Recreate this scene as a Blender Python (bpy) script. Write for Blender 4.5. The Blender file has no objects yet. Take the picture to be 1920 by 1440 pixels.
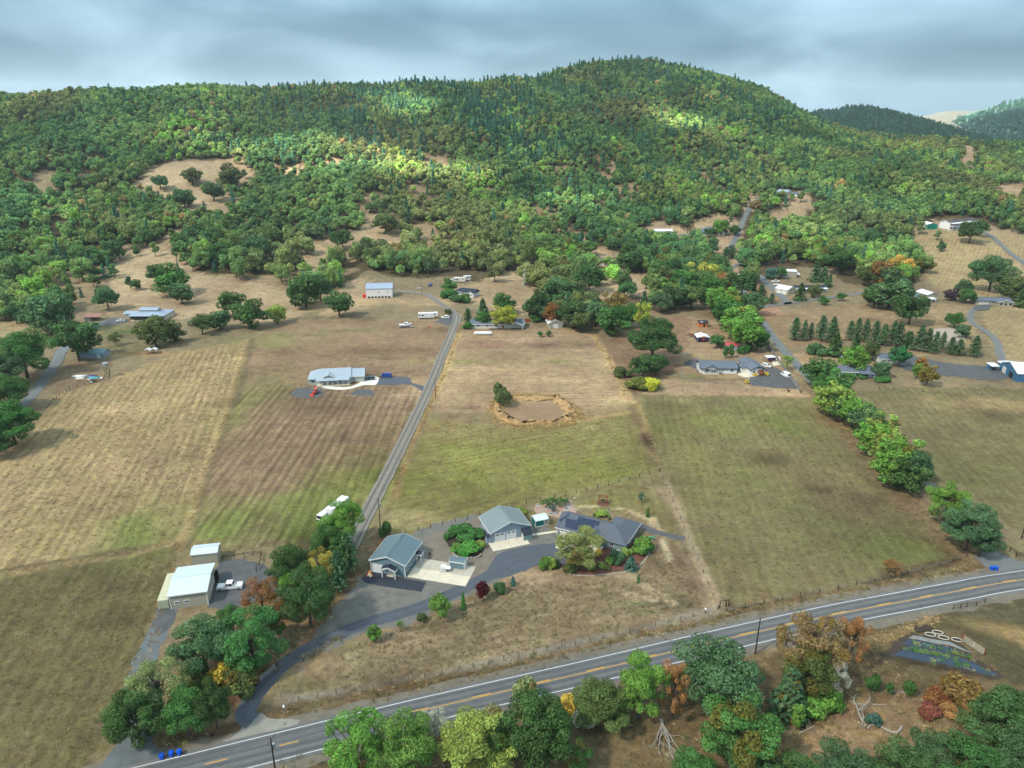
import bpy, bmesh, math, random
import numpy as np
from mathutils import Vector, Matrix

R = math.radians
SC = bpy.context.scene
COL = SC.collection
RNG = random.Random(7)
NR = np.random.RandomState(11)

# ------------------------------------------------------------------ camera, sky, sun, exposure
CAM_H, CAM_P, CAM_F = 108.0, 20.2, 1331.0        # height in metres, pitch down in degrees, focal length in photo pixels
cam_d = bpy.data.cameras.new('camera')
cam_d.sensor_width = 36.0
cam_d.lens = CAM_F / 1920 * 36.0
cam_d.clip_start = 1.0
cam_d.clip_end = 30000.0
cam = bpy.data.objects.new('camera', cam_d)
COL.objects.link(cam)
cam.location = (0, 0, CAM_H)
cam.rotation_euler = (R(90 - CAM_P), 0, 0)
SC.camera = cam

SUN_ELEV, SUN_AZ = 48.0, -125.0                   # azimuth of the sun clockwise from +Y (the view direction)
world = bpy.data.worlds.new('World')
SC.world = world
world.use_nodes = True
wn, wl = world.node_tree.nodes, world.node_tree.links
wn.clear()
def wnode(t, **k):
    n = wn.new(t)
    for a, v in k.items(): setattr(n, a, v)
    return n
w_out = wnode('ShaderNodeOutputWorld'); w_bg = wnode('ShaderNodeBackground'); w_bg.inputs['Strength'].default_value = 0.1
w_sky = wnode('ShaderNodeTexSky', sky_type='NISHITA', sun_disc=False)
w_sky.sun_elevation = R(SUN_ELEV); w_sky.sun_rotation = R(SUN_AZ); w_sky.air_density = 1.0; w_sky.dust_density = 1.5
w_tc = wnode('ShaderNodeTexCoord')
w_sep = wnode('ShaderNodeSeparateXYZ'); wl.new(w_tc.outputs['Generated'], w_sep.inputs[0])
# cloud deck seen from below: direction divided by (height + a little) gives a plane overhead
w_add = wnode('ShaderNodeMath', operation='ADD'); w_add.inputs[1].default_value = 0.30; wl.new(w_sep.outputs['Z'], w_add.inputs[0])
w_mx = wnode('ShaderNodeMath', operation='MAXIMUM'); w_mx.inputs[1].default_value = 0.03; wl.new(w_add.outputs[0], w_mx.inputs[0])
w_dx = wnode('ShaderNodeMath', operation='DIVIDE'); wl.new(w_sep.outputs['X'], w_dx.inputs[0]); wl.new(w_mx.outputs[0], w_dx.inputs[1])
w_dy = wnode('ShaderNodeMath', operation='DIVIDE'); wl.new(w_sep.outputs['Y'], w_dy.inputs[0]); wl.new(w_mx.outputs[0], w_dy.inputs[1])
w_cmb = wnode('ShaderNodeCombineXYZ'); wl.new(w_dx.outputs[0], w_cmb.inputs[0]); wl.new(w_dy.outputs[0], w_cmb.inputs[1])
w_n1 = wnode('ShaderNodeTexNoise'); w_n1.inputs['Scale'].default_value = 1.5; w_n1.inputs['Detail'].default_value = 5; w_n1.inputs['Roughness'].default_value = 0.47
w_n1.inputs['Distortion'].default_value = 0.5
wl.new(w_cmb.outputs[0], w_n1.inputs['Vector'])
w_cr = wnode('ShaderNodeValToRGB')
w_cr.color_ramp.elements[0].position = 0.30; w_cr.color_ramp.elements[0].color = (0.16, 0.42, 0.62, 1)
w_cr.color_ramp.elements[1].position = 0.72; w_cr.color_ramp.elements[1].color = (0.96, 1.46, 1.78, 1)
_e = w_cr.color_ramp.elements.new(0.50); _e.color = (0.41, 0.76, 1.00, 1)
wl.new(w_n1.outputs['Fac'], w_cr.inputs['Fac'])
# an overcast sky brightens smoothly towards the zenith
w_zr = wnode('ShaderNodeMapRange'); w_zr.inputs[1].default_value = 0.12; w_zr.inputs[2].default_value = 0.9
w_zr.inputs[3].default_value = 0.0; w_zr.inputs[4].default_value = 1.0; wl.new(w_sep.outputs['Z'], w_zr.inputs[0])
# ... and loses its blue where the cloud is thin overhead
w_zm = wnode('ShaderNodeMixRGB'); w_zm.inputs['Color1'].default_value = (1, 1, 1, 1); w_zm.inputs['Color2'].default_value = (15.0, 12.6, 12.0, 1); wl.new(w_zr.outputs[0], w_zm.inputs['Fac'])
w_mul = wnode('ShaderNodeVectorMath', operation='MULTIPLY'); wl.new(w_cr.outputs['Color'], w_mul.inputs[0]); wl.new(w_zm.outputs[0], w_mul.inputs[1])
w_mix = wnode('ShaderNodeMixRGB'); w_mix.inputs['Fac'].default_value = 0.93
wl.new(w_sky.outputs['Color'], w_mix.inputs['Color1']); wl.new(w_mul.outputs[0], w_mix.inputs['Color2'])
wl.new(w_mix.outputs['Color'], w_bg.inputs['Color']); wl.new(w_bg.outputs[0], w_out.inputs[0])

sun_d = bpy.data.lights.new('sun', 'SUN')
sun_d.energy = 5.0; sun_d.angle = R(5); sun_d.color = (1.0, 0.92, 0.80)
sun = bpy.data.objects.new('sun', sun_d); COL.objects.link(sun)
_az = R(SUN_AZ)
_sdir = Vector((math.sin(_az) * math.cos(R(SUN_ELEV)), math.cos(_az) * math.cos(R(SUN_ELEV)), math.sin(R(SUN_ELEV))))
sun.rotation_euler = _sdir.to_track_quat('Z', 'Y').to_euler()
sun.location = (-200, -200, 900)

SC.view_settings.view_transform = 'Standard'; SC.view_settings.look = 'None'
SC.view_settings.exposure = 2.25; SC.view_settings.gamma = 1.0; SC.view_settings.use_curve_mapping = False
SC.cycles.max_bounces = 5; SC.cycles.diffuse_bounces = 2; SC.cycles.glossy_bounces = 2
SC.cycles.transmission_bounces = 3; SC.cycles.transparent_max_bounces = 8; SC.cycles.volume_bounces = 0
SC.cycles.use_denoising = True

# ------------------------------------------------------------------ materials
def lin(c):
    return tuple((v / 12.92 if v <= 0.04045 else ((v + 0.055) / 1.055) ** 2.4) for v in (x / 255 for x in c))

_mats = {}
def mat(name, col, rough=0.8, var=0.15, scale=1.5, metal=0.0, spec=0.3, bump=0.0, streak=None):
    """plain surface with uneven colour; streak=(sx,sy,sz) stretches the noise (metal sheet, weathering)"""
    if name in _mats: return _mats[name]
    col = [c * .74 for c in col[:3]]
    m = bpy.data.materials.new(name); m.use_nodes = True
    nt = m.node_tree; n, l = nt.nodes, nt.links
    b = n['Principled BSDF']
    b.inputs['Roughness'].default_value = rough; b.inputs['Metallic'].default_value = metal
    b.inputs['Specular IOR Level'].default_value = spec
    tc = n.new('ShaderNodeTexCoord'); mp = n.new('ShaderNodeMapping'); l.new(tc.outputs['Object'], mp.inputs[0])
    if streak: mp.inputs['Scale'].default_value = streak
    nz = n.new('ShaderNodeTexNoise'); nz.inputs['Scale'].default_value = scale; nz.inputs['Detail'].default_value = 5; nz.inputs['Roughness'].default_value = 0.65
    l.new(mp.outputs[0], nz.inputs['Vector'])
    cr = n.new('ShaderNodeMapRange'); cr.inputs[1].default_value = 0.25; cr.inputs[2].default_value = 0.75
    cr.inputs[3].default_value = 1 - var; cr.inputs[4].default_value = 1 + var
    l.new(nz.outputs['Fac'], cr.inputs[0])
    vm = n.new('ShaderNodeVectorMath'); vm.operation = 'SCALE'; vm.inputs[0].default_value = col[:3]
    l.new(cr.outputs[0], vm.inputs['Scale']); l.new(vm.outputs[0], b.inputs['Base Color'])
    if bump:
        bp = n.new('ShaderNodeBump'); bp.inputs['Strength'].default_value = bump; bp.inputs['Distance'].default_value = 0.05
        l.new(nz.outputs['Fac'], bp.inputs['Height']); l.new(bp.outputs[0], b.inputs['Normal'])
    _mats[name] = m
    return m

def sheet_metal(name, col, axis, var=0.06, rough=0.5):
    """ribbed metal sheet: ribs every 0.9 m with fine relief and faint weather streaks"""
    m = mat(name, col, rough, var, 0.6, spec=0.4)
    nt = m.node_tree; n, l = nt.nodes, nt.links
    tc = n.new('ShaderNodeTexCoord'); sp = n.new('ShaderNodeSeparateXYZ'); l.new(tc.outputs['Object'], sp.inputs[0])
    w = n.new('ShaderNodeMath'); w.operation = 'MULTIPLY'; w.inputs[1].default_value = 2 * math.pi / 0.6
    l.new(sp.outputs['XYZ'.index(axis)], w.inputs[0])
    s = n.new('ShaderNodeMath'); s.operation = 'SINE'; l.new(w.outputs[0], s.inputs[0])
    p = n.new('ShaderNodeMath'); p.operation = 'POWER'; p.inputs[1].default_value = 8; l.new(s.outputs[0], p.inputs[0])
    bp = n.new('ShaderNodeBump'); bp.inputs['Strength'].default_value = 0.6; bp.inputs['Distance'].default_value = 0.04
    l.new(p.outputs[0], bp.inputs['Height']); l.new(bp.outputs[0], n['Principled BSDF'].inputs['Normal'])
    return m

def glass_mat():
    m = mat('window_glass', (0.02, 0.03, 0.035), 0.08, 0.2, 0.4, spec=0.6)
    return m

M = dict(
    white=mat('white_paint', (0.80, 0.80, 0.79), 0.55, 0.04),
    offwhite=mat('cream_paint', (0.66, 0.64, 0.56), 0.6, 0.06),
    blue_wall=mat('grey_blue_siding', lin((112, 138, 148)), 0.7, 0.06, 0.5),
    grey_wall=mat('pale_grey_siding', lin((150, 164, 178)), 0.7, 0.06, 0.5),
    green_wall=mat('grey_green_siding', lin((118, 140, 136)), 0.7, 0.06, 0.5),
    gable_green=mat('dark_green_shingle', lin((66, 104, 92)), 0.7, 0.08, 0.5),
    teal_roof=sheet_metal('blue_grey_metal_roof', lin((96, 118, 126)), 'Y'),
    sage_roof=sheet_metal('grey_metal_roof', lin((122, 136, 138)), 'Y'),
    pale_roof=sheet_metal('pale_blue_metal_roof', lin((196, 212, 222)), 'X'),
    white_roof=sheet_metal('white_metal_roof', (0.80, 0.81, 0.82), 'X'),
    silver_roof=sheet_metal('silver_metal_roof', lin((150, 165, 185)), 'X'),
    shingle=mat('slate_blue_shingles', lin((88, 96, 106)), 0.85, 0.25, 3.0, streak=(1, 6, 6), bump=0.3),
    shingle_grey=mat('grey_shingles', lin((98, 108, 122)), 0.85, 0.2, 3.0, streak=(1, 6, 6), bump=0.3),
    shingle_dark=mat('charcoal_shingles', lin((44, 52, 66)), 0.85, 0.2, 3.0, bump=0.3),
    shingle_pale=mat('pale_grey_shingles', lin((158, 172, 184)), 0.85, 0.12, 3.0, streak=(1, 6, 6), bump=0.2),
    shingle_brown=mat('brown_shingles', lin((88, 78, 82)), 0.85, 0.2, 3.0, bump=0.3),
    red_roof=sheet_metal('red_metal_roof', lin((196, 84, 90)), 'X'),
    beige=mat('beige_siding', lin((166, 164, 146)), 0.7, 0.06, 0.5),
    tan=mat('tan_siding', lin((196, 190, 160)), 0.7, 0.06, 0.5),
    cont=mat('cream_container_paint', lin((196, 198, 168)), 0.6, 0.1, 1.0),
    green_shed=mat('green_metal_siding', lin((14, 122, 106)), 0.5, 0.06),
    teal_cloth=mat('teal_shade_cloth', lin((8, 112, 108)), 0.9, 0.15),
    barn_blue=mat('blue_metal_siding', lin((62, 110, 142)), 0.6, 0.08, 0.5),
    orange=mat('orange_cedar_boards', lin((206, 122, 62)), 0.7, 0.15),
    purple=mat('dark_purple_canvas', lin((62, 52, 78)), 0.8, 0.1),
    glass=glass_mat(),
    solar=mat('solar_cells', (0.012, 0.022, 0.06), 0.25, 0.1, 2.0, spec=0.5),
    black=mat('black_rubber', (0.015, 0.015, 0.016), 0.8, 0.2),
    chrome=mat('steel', (0.55, 0.55, 0.56), 0.35, 0.05, metal=0.8),
    galv=mat('galvanised_steel', (0.42, 0.44, 0.45), 0.5, 0.1, metal=0.5),
    wood=mat('weathered_wood', (0.12, 0.09, 0.065), 0.9, 0.3, 2.0),
    wood_red=mat('red_brown_timber', lin((140, 78, 48)), 0.8, 0.2, 2.0),
    wood_dark=mat('dark_creosoted_wood', (0.035, 0.028, 0.022), 0.9, 0.3, 2.0),
    wood_grey=mat('bleached_deadwood', lin((150, 144, 134)), 0.9, 0.3, 1.5),
    bark=mat('grey_brown_bark', (0.10, 0.08, 0.06), 0.95, 0.35, 3.0, bump=0.5),
    red=mat('red_paint', lin((214, 60, 44)), 0.5, 0.08),
    blue_bin=mat('blue_plastic', lin((14, 92, 214)), 0.45, 0.05),
    car_white=mat('white_car_paint', (0.78, 0.79, 0.80), 0.3, 0.02, spec=0.5),
    car_blue=mat('dark_blue_car_paint', lin((24, 62, 140)), 0.3, 0.03, spec=0.5),
    car_grey=mat('dark_grey_car_paint', lin((70, 84, 98)), 0.3, 0.03, spec=0.5),
    car_silver=mat('silver_blue_car_paint', lin((140, 158, 172)), 0.3, 0.03, spec=0.5),
    lamp=mat('clear_lens', (0.7, 0.7, 0.68), 0.2, 0.02),
    lamp_red=mat('red_lens', (0.4, 0.02, 0.02), 0.3, 0.02),
    concrete=mat('pale_concrete', lin((216, 206, 184)), 0.9, 0.16, 0.35, bump=0.1),
    concrete_grey=mat('grey_concrete', lin((186, 179, 162)), 0.9, 0.2, 0.35, bump=0.1),
    stone=mat('pale_stone_blocks', lin((168, 162, 150)), 0.9, 0.25, 1.2, bump=0.3),
    brick_paver=mat('pink_brick_pavers', lin((168, 140, 122)), 0.9, 0.22, 0.8),
    gravel=mat('grey_gravel', lin((112, 110, 104)), 0.95, 0.28, 0.5, bump=0.4),
    gravel_dark=mat('dark_grey_gravel', lin((86, 88, 90)), 0.95, 0.3, 0.4, bump=0.4),
    mulch=mat('red_brown_bark_mulch', lin((104, 68, 56)), 0.95, 0.35, 0.8, bump=0.4),
    cloth_black=mat('dark_blue_weed_cloth', lin((52, 66, 84)), 0.8, 0.3, 0.6, streak=(1, 3, 1)),
    soil=mat('dark_soil', lin((62, 54, 44)), 0.95, 0.4, 0.6, bump=0.5),
    drive=mat('dark_asphalt', lin((74, 80, 88)), 0.9, 0.22, 0.3, bump=0.15),
    seal=mat('fresh_black_asphalt', lin((52, 58, 68)), 0.85, 0.2, 0.4, bump=0.1),
    turq=mat('turquoise_paint', lin((60, 160, 175)), 0.5, 0.1),
    teal_metal=sheet_metal('teal_metal_roof', lin((120, 175, 180)), 'X'),
    rust=mat('rusty_sheet', lin((150, 110, 100)), 0.8, 0.35, 0.8),
    canvas=mat('white_canvas', (0.78, 0.78, 0.80), 0.8, 0.04),
    yellow_paint=mat('yellow_road_paint', lin((206, 160, 66)), 0.7, 0.15, 1.2),
    white_paint_road=mat('white_road_paint', (0.62, 0.63, 0.64), 0.7, 0.1, 1.2),
)

# ------------------------------------------------------------------ mesh helpers
def link(name, me, parent=None):
    o = bpy.data.objects.new(name, me); COL.objects.link(o)
    if parent is not None: o.parent = parent
    return o

def build(name, bm, m, parent=None, smooth=False):
    me = bpy.data.meshes.new(name)
    bm.normal_update(); bm.to_mesh(me); bm.free()
    for x in (m if isinstance(m, (list, tuple)) else [m]): me.materials.append(x)
    if smooth: me.polygons.foreach_set('use_smooth', [True] * len(me.polygons))
    return link(name, me, parent)

def tag(o, label=None, cat=None, group=None, kind=None):
    if label: o['label'] = label
    if cat: o['category'] = cat
    if group: o['group'] = group
    if kind: o['kind'] = kind
    return o

def thing(name, label, cat, loc, rz=0.0, group=None):
    o = bpy.data.objects.new(name, None); COL.objects.link(o)
    o.empty_display_size = 0.5
    o.location = loc; o.rotation_euler = (0, 0, rz)
    return tag(o, label, cat, group)

def copy_tree(o, loc, rz, label=None, group=None, sc=None):
    r = o.copy(); COL.objects.link(r); r.location = loc; r.rotation_euler = (0, 0, rz)
    if sc: r.scale = sc
    if label: r['label'] = label
    if group: r['group'] = group
    for ch in o.children:
        c = ch.copy(); COL.objects.link(c); c.parent = r
        for g in ch.children:
            d = g.copy(); COL.objects.link(d); d.parent = c
    return r

def hexa(bm, b, t):
    """b: four bottom points, t: four top points, both counter-clockwise from above"""
    vs = [bm.verts.new(p) for p in list(b) + list(t)]
    for f in ((3, 2, 1, 0), (4, 5, 6, 7), (0, 1, 5, 4), (1, 2, 6, 5), (2, 3, 7, 6), (3, 0, 4, 7)):
        bm.faces.new([vs[i] for i in f])

def box(bm, x0, x1, y0, y1, z0, z1):
    hexa(bm, [(x0, y0, z0), (x1, y0, z0), (x1, y1, z0), (x0, y1, z0)], [(x0, y0, z1), (x1, y0, z1), (x1, y1, z1), (x0, y1, z1)])

def slab(bm, pts, th):
    """a plate: polygon pts (any plane) with thickness th downwards along z"""
    up = [bm.verts.new(p) for p in pts]; dn = [bm.verts.new((p[0], p[1], p[2] - th)) for p in pts]
    bm.faces.new(up); bm.faces.new(dn[::-1])
    k = len(pts)
    for i in range(k): bm.faces.new((up[i], dn[i], dn[(i + 1) % k], up[(i + 1) % k]))

def tube(bm, p, q, r0, r1=None, n=6):
    p, q = Vector(p), Vector(q); r1 = r0 if r1 is None else r1
    d = (q - p); d.normalize() if d.length > 1e-9 else None
    a = d.orthogonal().normalized(); b = d.cross(a)
    va = [bm.verts.new(p + (a * math.cos(2 * math.pi * i / n) + b * math.sin(2 * math.pi * i / n)) * r0) for i in range(n)]
    vb = [bm.verts.new(q + (a * math.cos(2 * math.pi * i / n) + b * math.sin(2 * math.pi * i / n)) * r1) for i in range(n)]
    for i in range(n): bm.faces.new((va[i], va[(i + 1) % n], vb[(i + 1) % n], vb[i]))
    bm.faces.new(va[::-1]); bm.faces.new(vb)

def BM(fn=None, *a, **k):
    bm = bmesh.new()
    if fn: fn(bm, *a, **k)
    return bm

# ------------------------------------------------------------------ terrain
_px = np.array([-400, 0, 200, 350, 500, 650, 800, 900, 960, 1050, 1130, 1200, 1300, 1400, 1500, 1560, 1620, 1700, 1800, 1920, 2300.])
_ry = np.array([178, 182, 184, 176, 168, 166, 166, 166, 165, 142, 119, 117, 133, 162, 212, 243, 262, 262, 272, 282, 300.])   # photo row of the bare ridge
_rd = np.array([900, 920, 960, 1000, 1080, 1150, 1200, 1220, 1250, 1350, 1400, 1420, 1400, 1350, 1280, 1220, 1160, 1120, 1080, 1050, 1000.])  # ridge distance
_fd = np.array([400, 415, 425, 440, 465, 480, 500, 505, 510, 515, 520, 520, 515, 505, 500, 495, 490, 480, 470, 455, 440.])    # foot of the hill
_a = (_px - 960) / CAM_F
_sp, _cp = math.sin(R(CAM_P)), math.cos(R(CAM_P))
_v = (_ry - 720) / CAM_F
_rh = CAM_H - _rd * (_sp + _v * _cp) / (_cp - _v * _sp)
_a = _a / (_cp - _v * _sp)                         # X/Y of the ridge point
_ag = np.linspace(-1.6, 1.6, 321)
def _smooth(y):
    g = np.interp(_ag, _a, y)
    k = np.ones(7) / 7
    return np.convolve(np.pad(g, 3, 'edge'), k, 'valid')
_RD, _RH, _FD = _smooth(_rd), _smooth(_rh), _smooth(_fd)
_fr = [(NR.uniform(0.004, 0.02), NR.uniform(0, 6.28), NR.uniform(0, 6.28)) for _ in range(14)]
def fbm(x, y):
    s = 0
    for f, an, ph in _fr:
        s = s + np.sin((x * math.cos(an) + y * math.sin(an)) * f * 3.1 + ph) * (0.006 / f) ** 0.8
    return s / 3.0

def terrain(x, y):
    x = np.asarray(x, float); y = np.asarray(y, float)
    yy = np.maximum(y, 30.0)
    a = np.clip(x / yy, -1.6, 1.6)
    rd, rh, fd = np.interp(a, _ag, _RD), np.interp(a, _ag, _RH), np.interp(a, _ag, _FD)
    t = (y - fd) / (rd - fd)
    tc = np.clip(t, 0, 1)
    up = 0.55 * tc ** 1.7 + 0.45 * tc * tc * (3 - 2 * tc)
    h = rh * up
    over = np.clip(t - 1, 0, 1.6)
    h = h - rh * 0.75 * (over / 1.6) ** 1.3
    n = fbm(x, y) * 9.0 * np.clip(t * 2.2, 0, 1) * (1 - 0.55 * np.clip((t - 0.7) * 3, 0, 1)) * np.clip(1.3 - over, 0, 1)
    return np.where(t > 0, h + n * np.clip(t * 3, 0, 1), 0.0)

def ray(px, py):
    u, v = (px - 960) / CAM_F, (py - 720) / CAM_F
    return u, _cp - v * _sp, -_sp - v * _cp

def at(px, py, up=0.0):
    """the point of the ground (raised by up) that the photograph shows at pixel px, py"""
    dx, dy, dz = ray(px, py)
    if dz < 0:
        t = (up - CAM_H) / dz
        if t * dy < 380: return Vector((dx * t, dy * t, 0.0))
    ts = np.arange(330, 2200, 2.0) / dy
    h = terrain(dx * ts, dy * ts) + up
    z = CAM_H + dz * ts
    below = np.nonzero(z <= h)[0]
    i = below[0] if len(below) else len(ts) - 1
    t = ts[i]
    if i > 0:
        a0 = z[i - 1] - h[i - 1]; a1 = z[i] - h[i]
        t = ts[i - 1] + (ts[i] - ts[i - 1]) * a0 / max(a0 - a1, 1e-6)
    x, y = dx * t, dy * t
    return Vector((x, y, float(terrain(x, y))))

def pix(x, y, z):
    z = z - CAM_H
    d = y * _cp - z * _sp
    d = np.maximum(d, 1.0)
    return 960 + CAM_F * x / d, 720 - CAM_F * (y * _sp + z * _cp) / d, d

def ground_z(x, y): return float(terrain(x, y))
def W(pts): return [at(*p) for p in pts]

def inside(x, y, poly):
    c = np.zeros(x.shape, bool)
    k = len(poly)
    for i in range(k):
        x0, y0 = poly[i][0], poly[i][1]; x1, y1 = poly[(i + 1) % k][0], poly[(i + 1) % k][1]
        if y0 == y1: continue
        m = ((y0 > y) != (y1 > y)) & (x < (x1 - x0) * (y - y0) / (y1 - y0) + x0)
        c ^= m
    return c
# ------------------------------------------------------------------ ground: one sheet out past the ridge, its dry grass, stubble and soil coloured per field
def axis_pts(stops):
    out = [stops[0][0]]
    for (a, _), (b, st) in zip(stops[:-1], stops[1:]):
        k = max(1, int(round((b - a) / st))); out += list(np.linspace(a, b, k + 1)[1:])
    return np.array(out)
gx = axis_pts([(-3800, 0), (-1500, 200), (-600, 18), (-330, 6), (-150, 1.8), (170, 1.4), (330, 1.8), (600, 6), (1500, 18), (3800, 200)])
gy = axis_pts([(-400, 0), (60, 40), (92, 4), (260, 1.4), (440, 1.8), (620, 3.5), (1500, 8), (2000, 30), (4600, 400)])
GX, GY = np.meshgrid(gx, gy)
PX, PY = GX.ravel(), GY.ravel()
PZ = terrain(PX, PY)
NV = len(PX)
colr = np.zeros((NV, 3)); rows = np.zeros((NV, 3)); rows[:, 0] = 1
EXPO = 1.62
def alb(c): a = np.array(lin(c)) / EXPO; return a * .9 + a.mean() * .1
jx = PX + NR.normal(0, 1.0, NV); jy = PY + NR.normal(0, 1.0, NV)
wob = fbm(PX * 6, PY * 6)
colr[:] = alb((140, 124, 92))
# forest floor on the hill, dry grass in the valley
_ppx, _ppy, _pd = pix(PX, PY, PZ)
_bx = [-400, -100, 0, 60, 140, 215, 230, 250, 330, 480, 560, 650, 690, 740, 860, 930, 1000, 1000, 1100, 1180, 1220, 1300, 1390, 1420, 1500, 1560, 1580, 1700, 1758, 1762, 1830, 1920, 2300]
_by = [680, 640, 600, 620, 575, 575, 560, 545, 530, 530, 560, 535, 505, 520, 520, 540, 560, 600, 600, 590, 600, 560, 560, 530, 500, 505, 530, 545, 490, 432, 424, 440, 460]
def forest_line(px): return np.interp(px, _bx, _by)
hillm = (PY > 380) & (_ppy < forest_line(_ppx))
colr[hillm] = alb((96, 84, 58))

def paint(poly, c, amp=0.0, row=None, mix=1.0, soft=1.0, pixels=True):
    """colour one field; row = two photo points along the tracks of the mower or drill"""
    P = [at(*p) for p in poly] if pixels else poly
    m = inside(PX + (jx - PX) * soft, PY + (jy - PY) * soft, P)
    colr[m] = colr[m] * (1 - mix) + alb(c) * mix
    if row is not None:
        a, b = at(*row[0]), at(*row[1]); d = (b - a).normalized()
        rows[m] = (-d.y, d.x, amp)
    return m

def blob(px, py, rx, ry, c, mix=0.7, rot=0.0):
    """a soft patch of other grass or bare soil; radii in metres"""
    p = at(px, py); ca, sa = math.cos(rot), math.sin(rot)
    dx, dy = PX - p.x, PY - p.y
    u, w = (dx * ca + dy * sa) / rx, (-dx * sa + dy * ca) / ry
    d = u * u + w * w + wob * 0.7
    k = (mix * np.exp(-np.maximum(d, 0) * 1.2))[:, None]
    colr[:] = colr * (1 - k) + alb(c) * k

# clearings of bleached grass on the hill
CLEAR = [
    [(240, 350), (290, 312), (335, 300), (430, 306), (468, 330), (425, 345), (458, 385), (440, 418), (405, 422), (380, 400), (345, 395), (330, 388), (300, 380), (270, 372)],
    [(205, 480), (235, 470), (262, 500), (300, 470), (365, 478), (368, 510), (440, 518), (550, 545), (600, 575), (500, 620), (400, 590), (300, 600), (240, 575), (205, 590)],
    [(190, 390), (225, 385), (215, 412), (190, 420)],
    [(560, 470), (640, 440), (690, 412), (705, 398), (742, 402), (730, 430), (785, 455), (740, 470), (690, 470), (660, 490), (600, 500), (585, 540), (560, 500)],
    [(850, 540), (900, 530), (925, 510), (960, 508), (1000, 525), (1010, 560), (985, 590), (940, 585), (870, 560)],
    [(1090, 545), (1120, 510), (1165, 500), (1215, 520), (1235, 560), (1180, 552), (1130, 575)],
    [(1118, 470), (1140, 462), (1160, 500), (1130, 515)],
    [(1200, 440), (1215, 418), (1240, 412), (1275, 425), (1290, 445), (1240, 450)],
    [(1285, 440), (1310, 415), (1350, 402), (1385, 410), (1395, 440), (1385, 510), (1345, 525), (1330, 480), (1300, 455)],
    [(1395, 365), (1420, 360), (1415, 400), (1400, 395)],
    [(1440, 415), (1480, 372), (1510, 350), (1525, 390), (1495, 425), (1440, 440)],
    [(1655, 245), (1660, 232), (1690, 235)],
    [(1778, 268), (1828, 272), (1838, 300), (1822, 326), (1795, 325), (1800, 290)],
    [(1850, 360), (1920, 335), (1930, 375), (1880, 380)],
    [(1700, 470), (1722, 420), (1760, 412), (1840, 418), (1930, 440), (1930, 590), (1760, 545), (1735, 500)],
    [(880, 365), (935, 346), (950, 352), (900, 372)],
    [(1140, 308), (1200, 296), (1200, 304), (1145, 316)],
    [(300, 455), (290, 520), (240, 545), (235, 470)],
    [(520, 318), (560, 310), (575, 330), (540, 340)],
    [(615, 545), (680, 520), (735, 540), (735, 560), (600, 600)],
]
GAPN = lambda x, y: fbm(x * 2.7 + 50, y * 2.7 + 13)
CLEARW = [[at(*p) for p in c] for c in CLEAR]
gap = hillm & (GAPN(PX, PY) < np.where(_ppx < 850, -.5, -.72)) & (_ppx < 1500) & (_ppy > 290)
colr[gap] = alb((150, 128, 94))
for c in CLEARW: paint(c, (172, 148, 112), pixels=False, soft=2.5)
for i, (cx, cy) in enumerate([(340, 340), (420, 400), (300, 520), (420, 540), (500, 560), (650, 470), (720, 440), (950, 550), (1160, 540), (1340, 470)]):
    blob(cx, cy, 22, 30, (150, 126, 92) if i % 2 else (190, 164, 122), 0.6)

# the valley floor, field by field
lane_dir = ((690, 985), (830, 640))
f1 = paint([(-150, 880), (0, 850), (60, 795), (100, 742), (205, 712), (330, 662), (466, 636), (432, 752), (388, 868), (354, 985), (338, 1018), (150, 1045), (-150, 1100)], (164, 142, 98), 0.7, ((330, 1000), (440, 690)))
f2 = paint([(-150, 1095), (150, 1048), (338, 1020), (300, 1150), (252, 1290), (206, 1385), (60, 1560), (-250, 1560)], (112, 103, 66), 0.5, ((220, 1300), (320, 1060)))
f3u = paint([(470, 632), (560, 600), (720, 600), (850, 598), (800, 720), (450, 722)], (146, 122, 92), 0.3, ((480, 670), (800, 650)))
f3 = paint([(450, 722), (800, 722), (740, 880), (665, 1000), (600, 1030), (410, 1030), (340, 1030), (356, 985), (390, 868), (434, 752)], (138, 114, 86), 0.9, ((520, 960), (640, 760)))
blob(500, 640, 30, 14, (142, 134, 84), 0.8); blob(470, 760, 10, 40, (122, 124, 66), 0.7); blob(470, 970, 45, 16, (112, 122, 58), 0.85, 0.2)
blob(590, 930, 40, 10, (118, 124, 62), 0.7, 0.3); blob(450, 1000, 30, 8, (116, 126, 60), 0.7, 0.2); blob(680, 870, 20, 14, (120, 112, 64), 0.6)
blob(560, 850, 50, 20, (124, 100, 76), 0.5); blob(640, 660, 40, 10, (122, 96, 72), 0.6); blob(730, 660, 22, 7, (118, 96, 70), 0.6); blob(740, 640, 20, 8, (166, 136, 104), 0.5)
blob(650, 620, 30, 3, (92, 108, 50), 0.6); blob(560, 628, 14, 3, (96, 112, 54), 0.6)
blob(640, 570, 40, 14, (186, 160, 118), 0.7); blob(760, 565, 30, 10, (190, 162, 118), 0.7)
f4u = paint([(862, 598), (1110, 622), (1150, 690), (1185, 760), (1175, 790), (812, 770)], (168, 142, 106), 0.4, ((850, 700), (1120, 695)))
blob(1000, 645, 40, 9, (146, 116, 92), 0.8); blob(900, 645, 20, 9, (150, 118, 92), 0.8); blob(930, 678, 40, 4, (146, 140, 80), 0.7); blob(980, 715, 60, 7, (186, 158, 114), 0.6); blob(900, 740, 25, 12, (172, 146, 108), 0.6)
f4 = paint([(804, 786), (930, 800), (1080, 792), (1178, 775), (1226, 870), (1236, 882), (1080, 925), (950, 955), (760, 1002), (722, 985)], (130, 121, 68), 0.42, ((760, 940), (1180, 850)))
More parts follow.
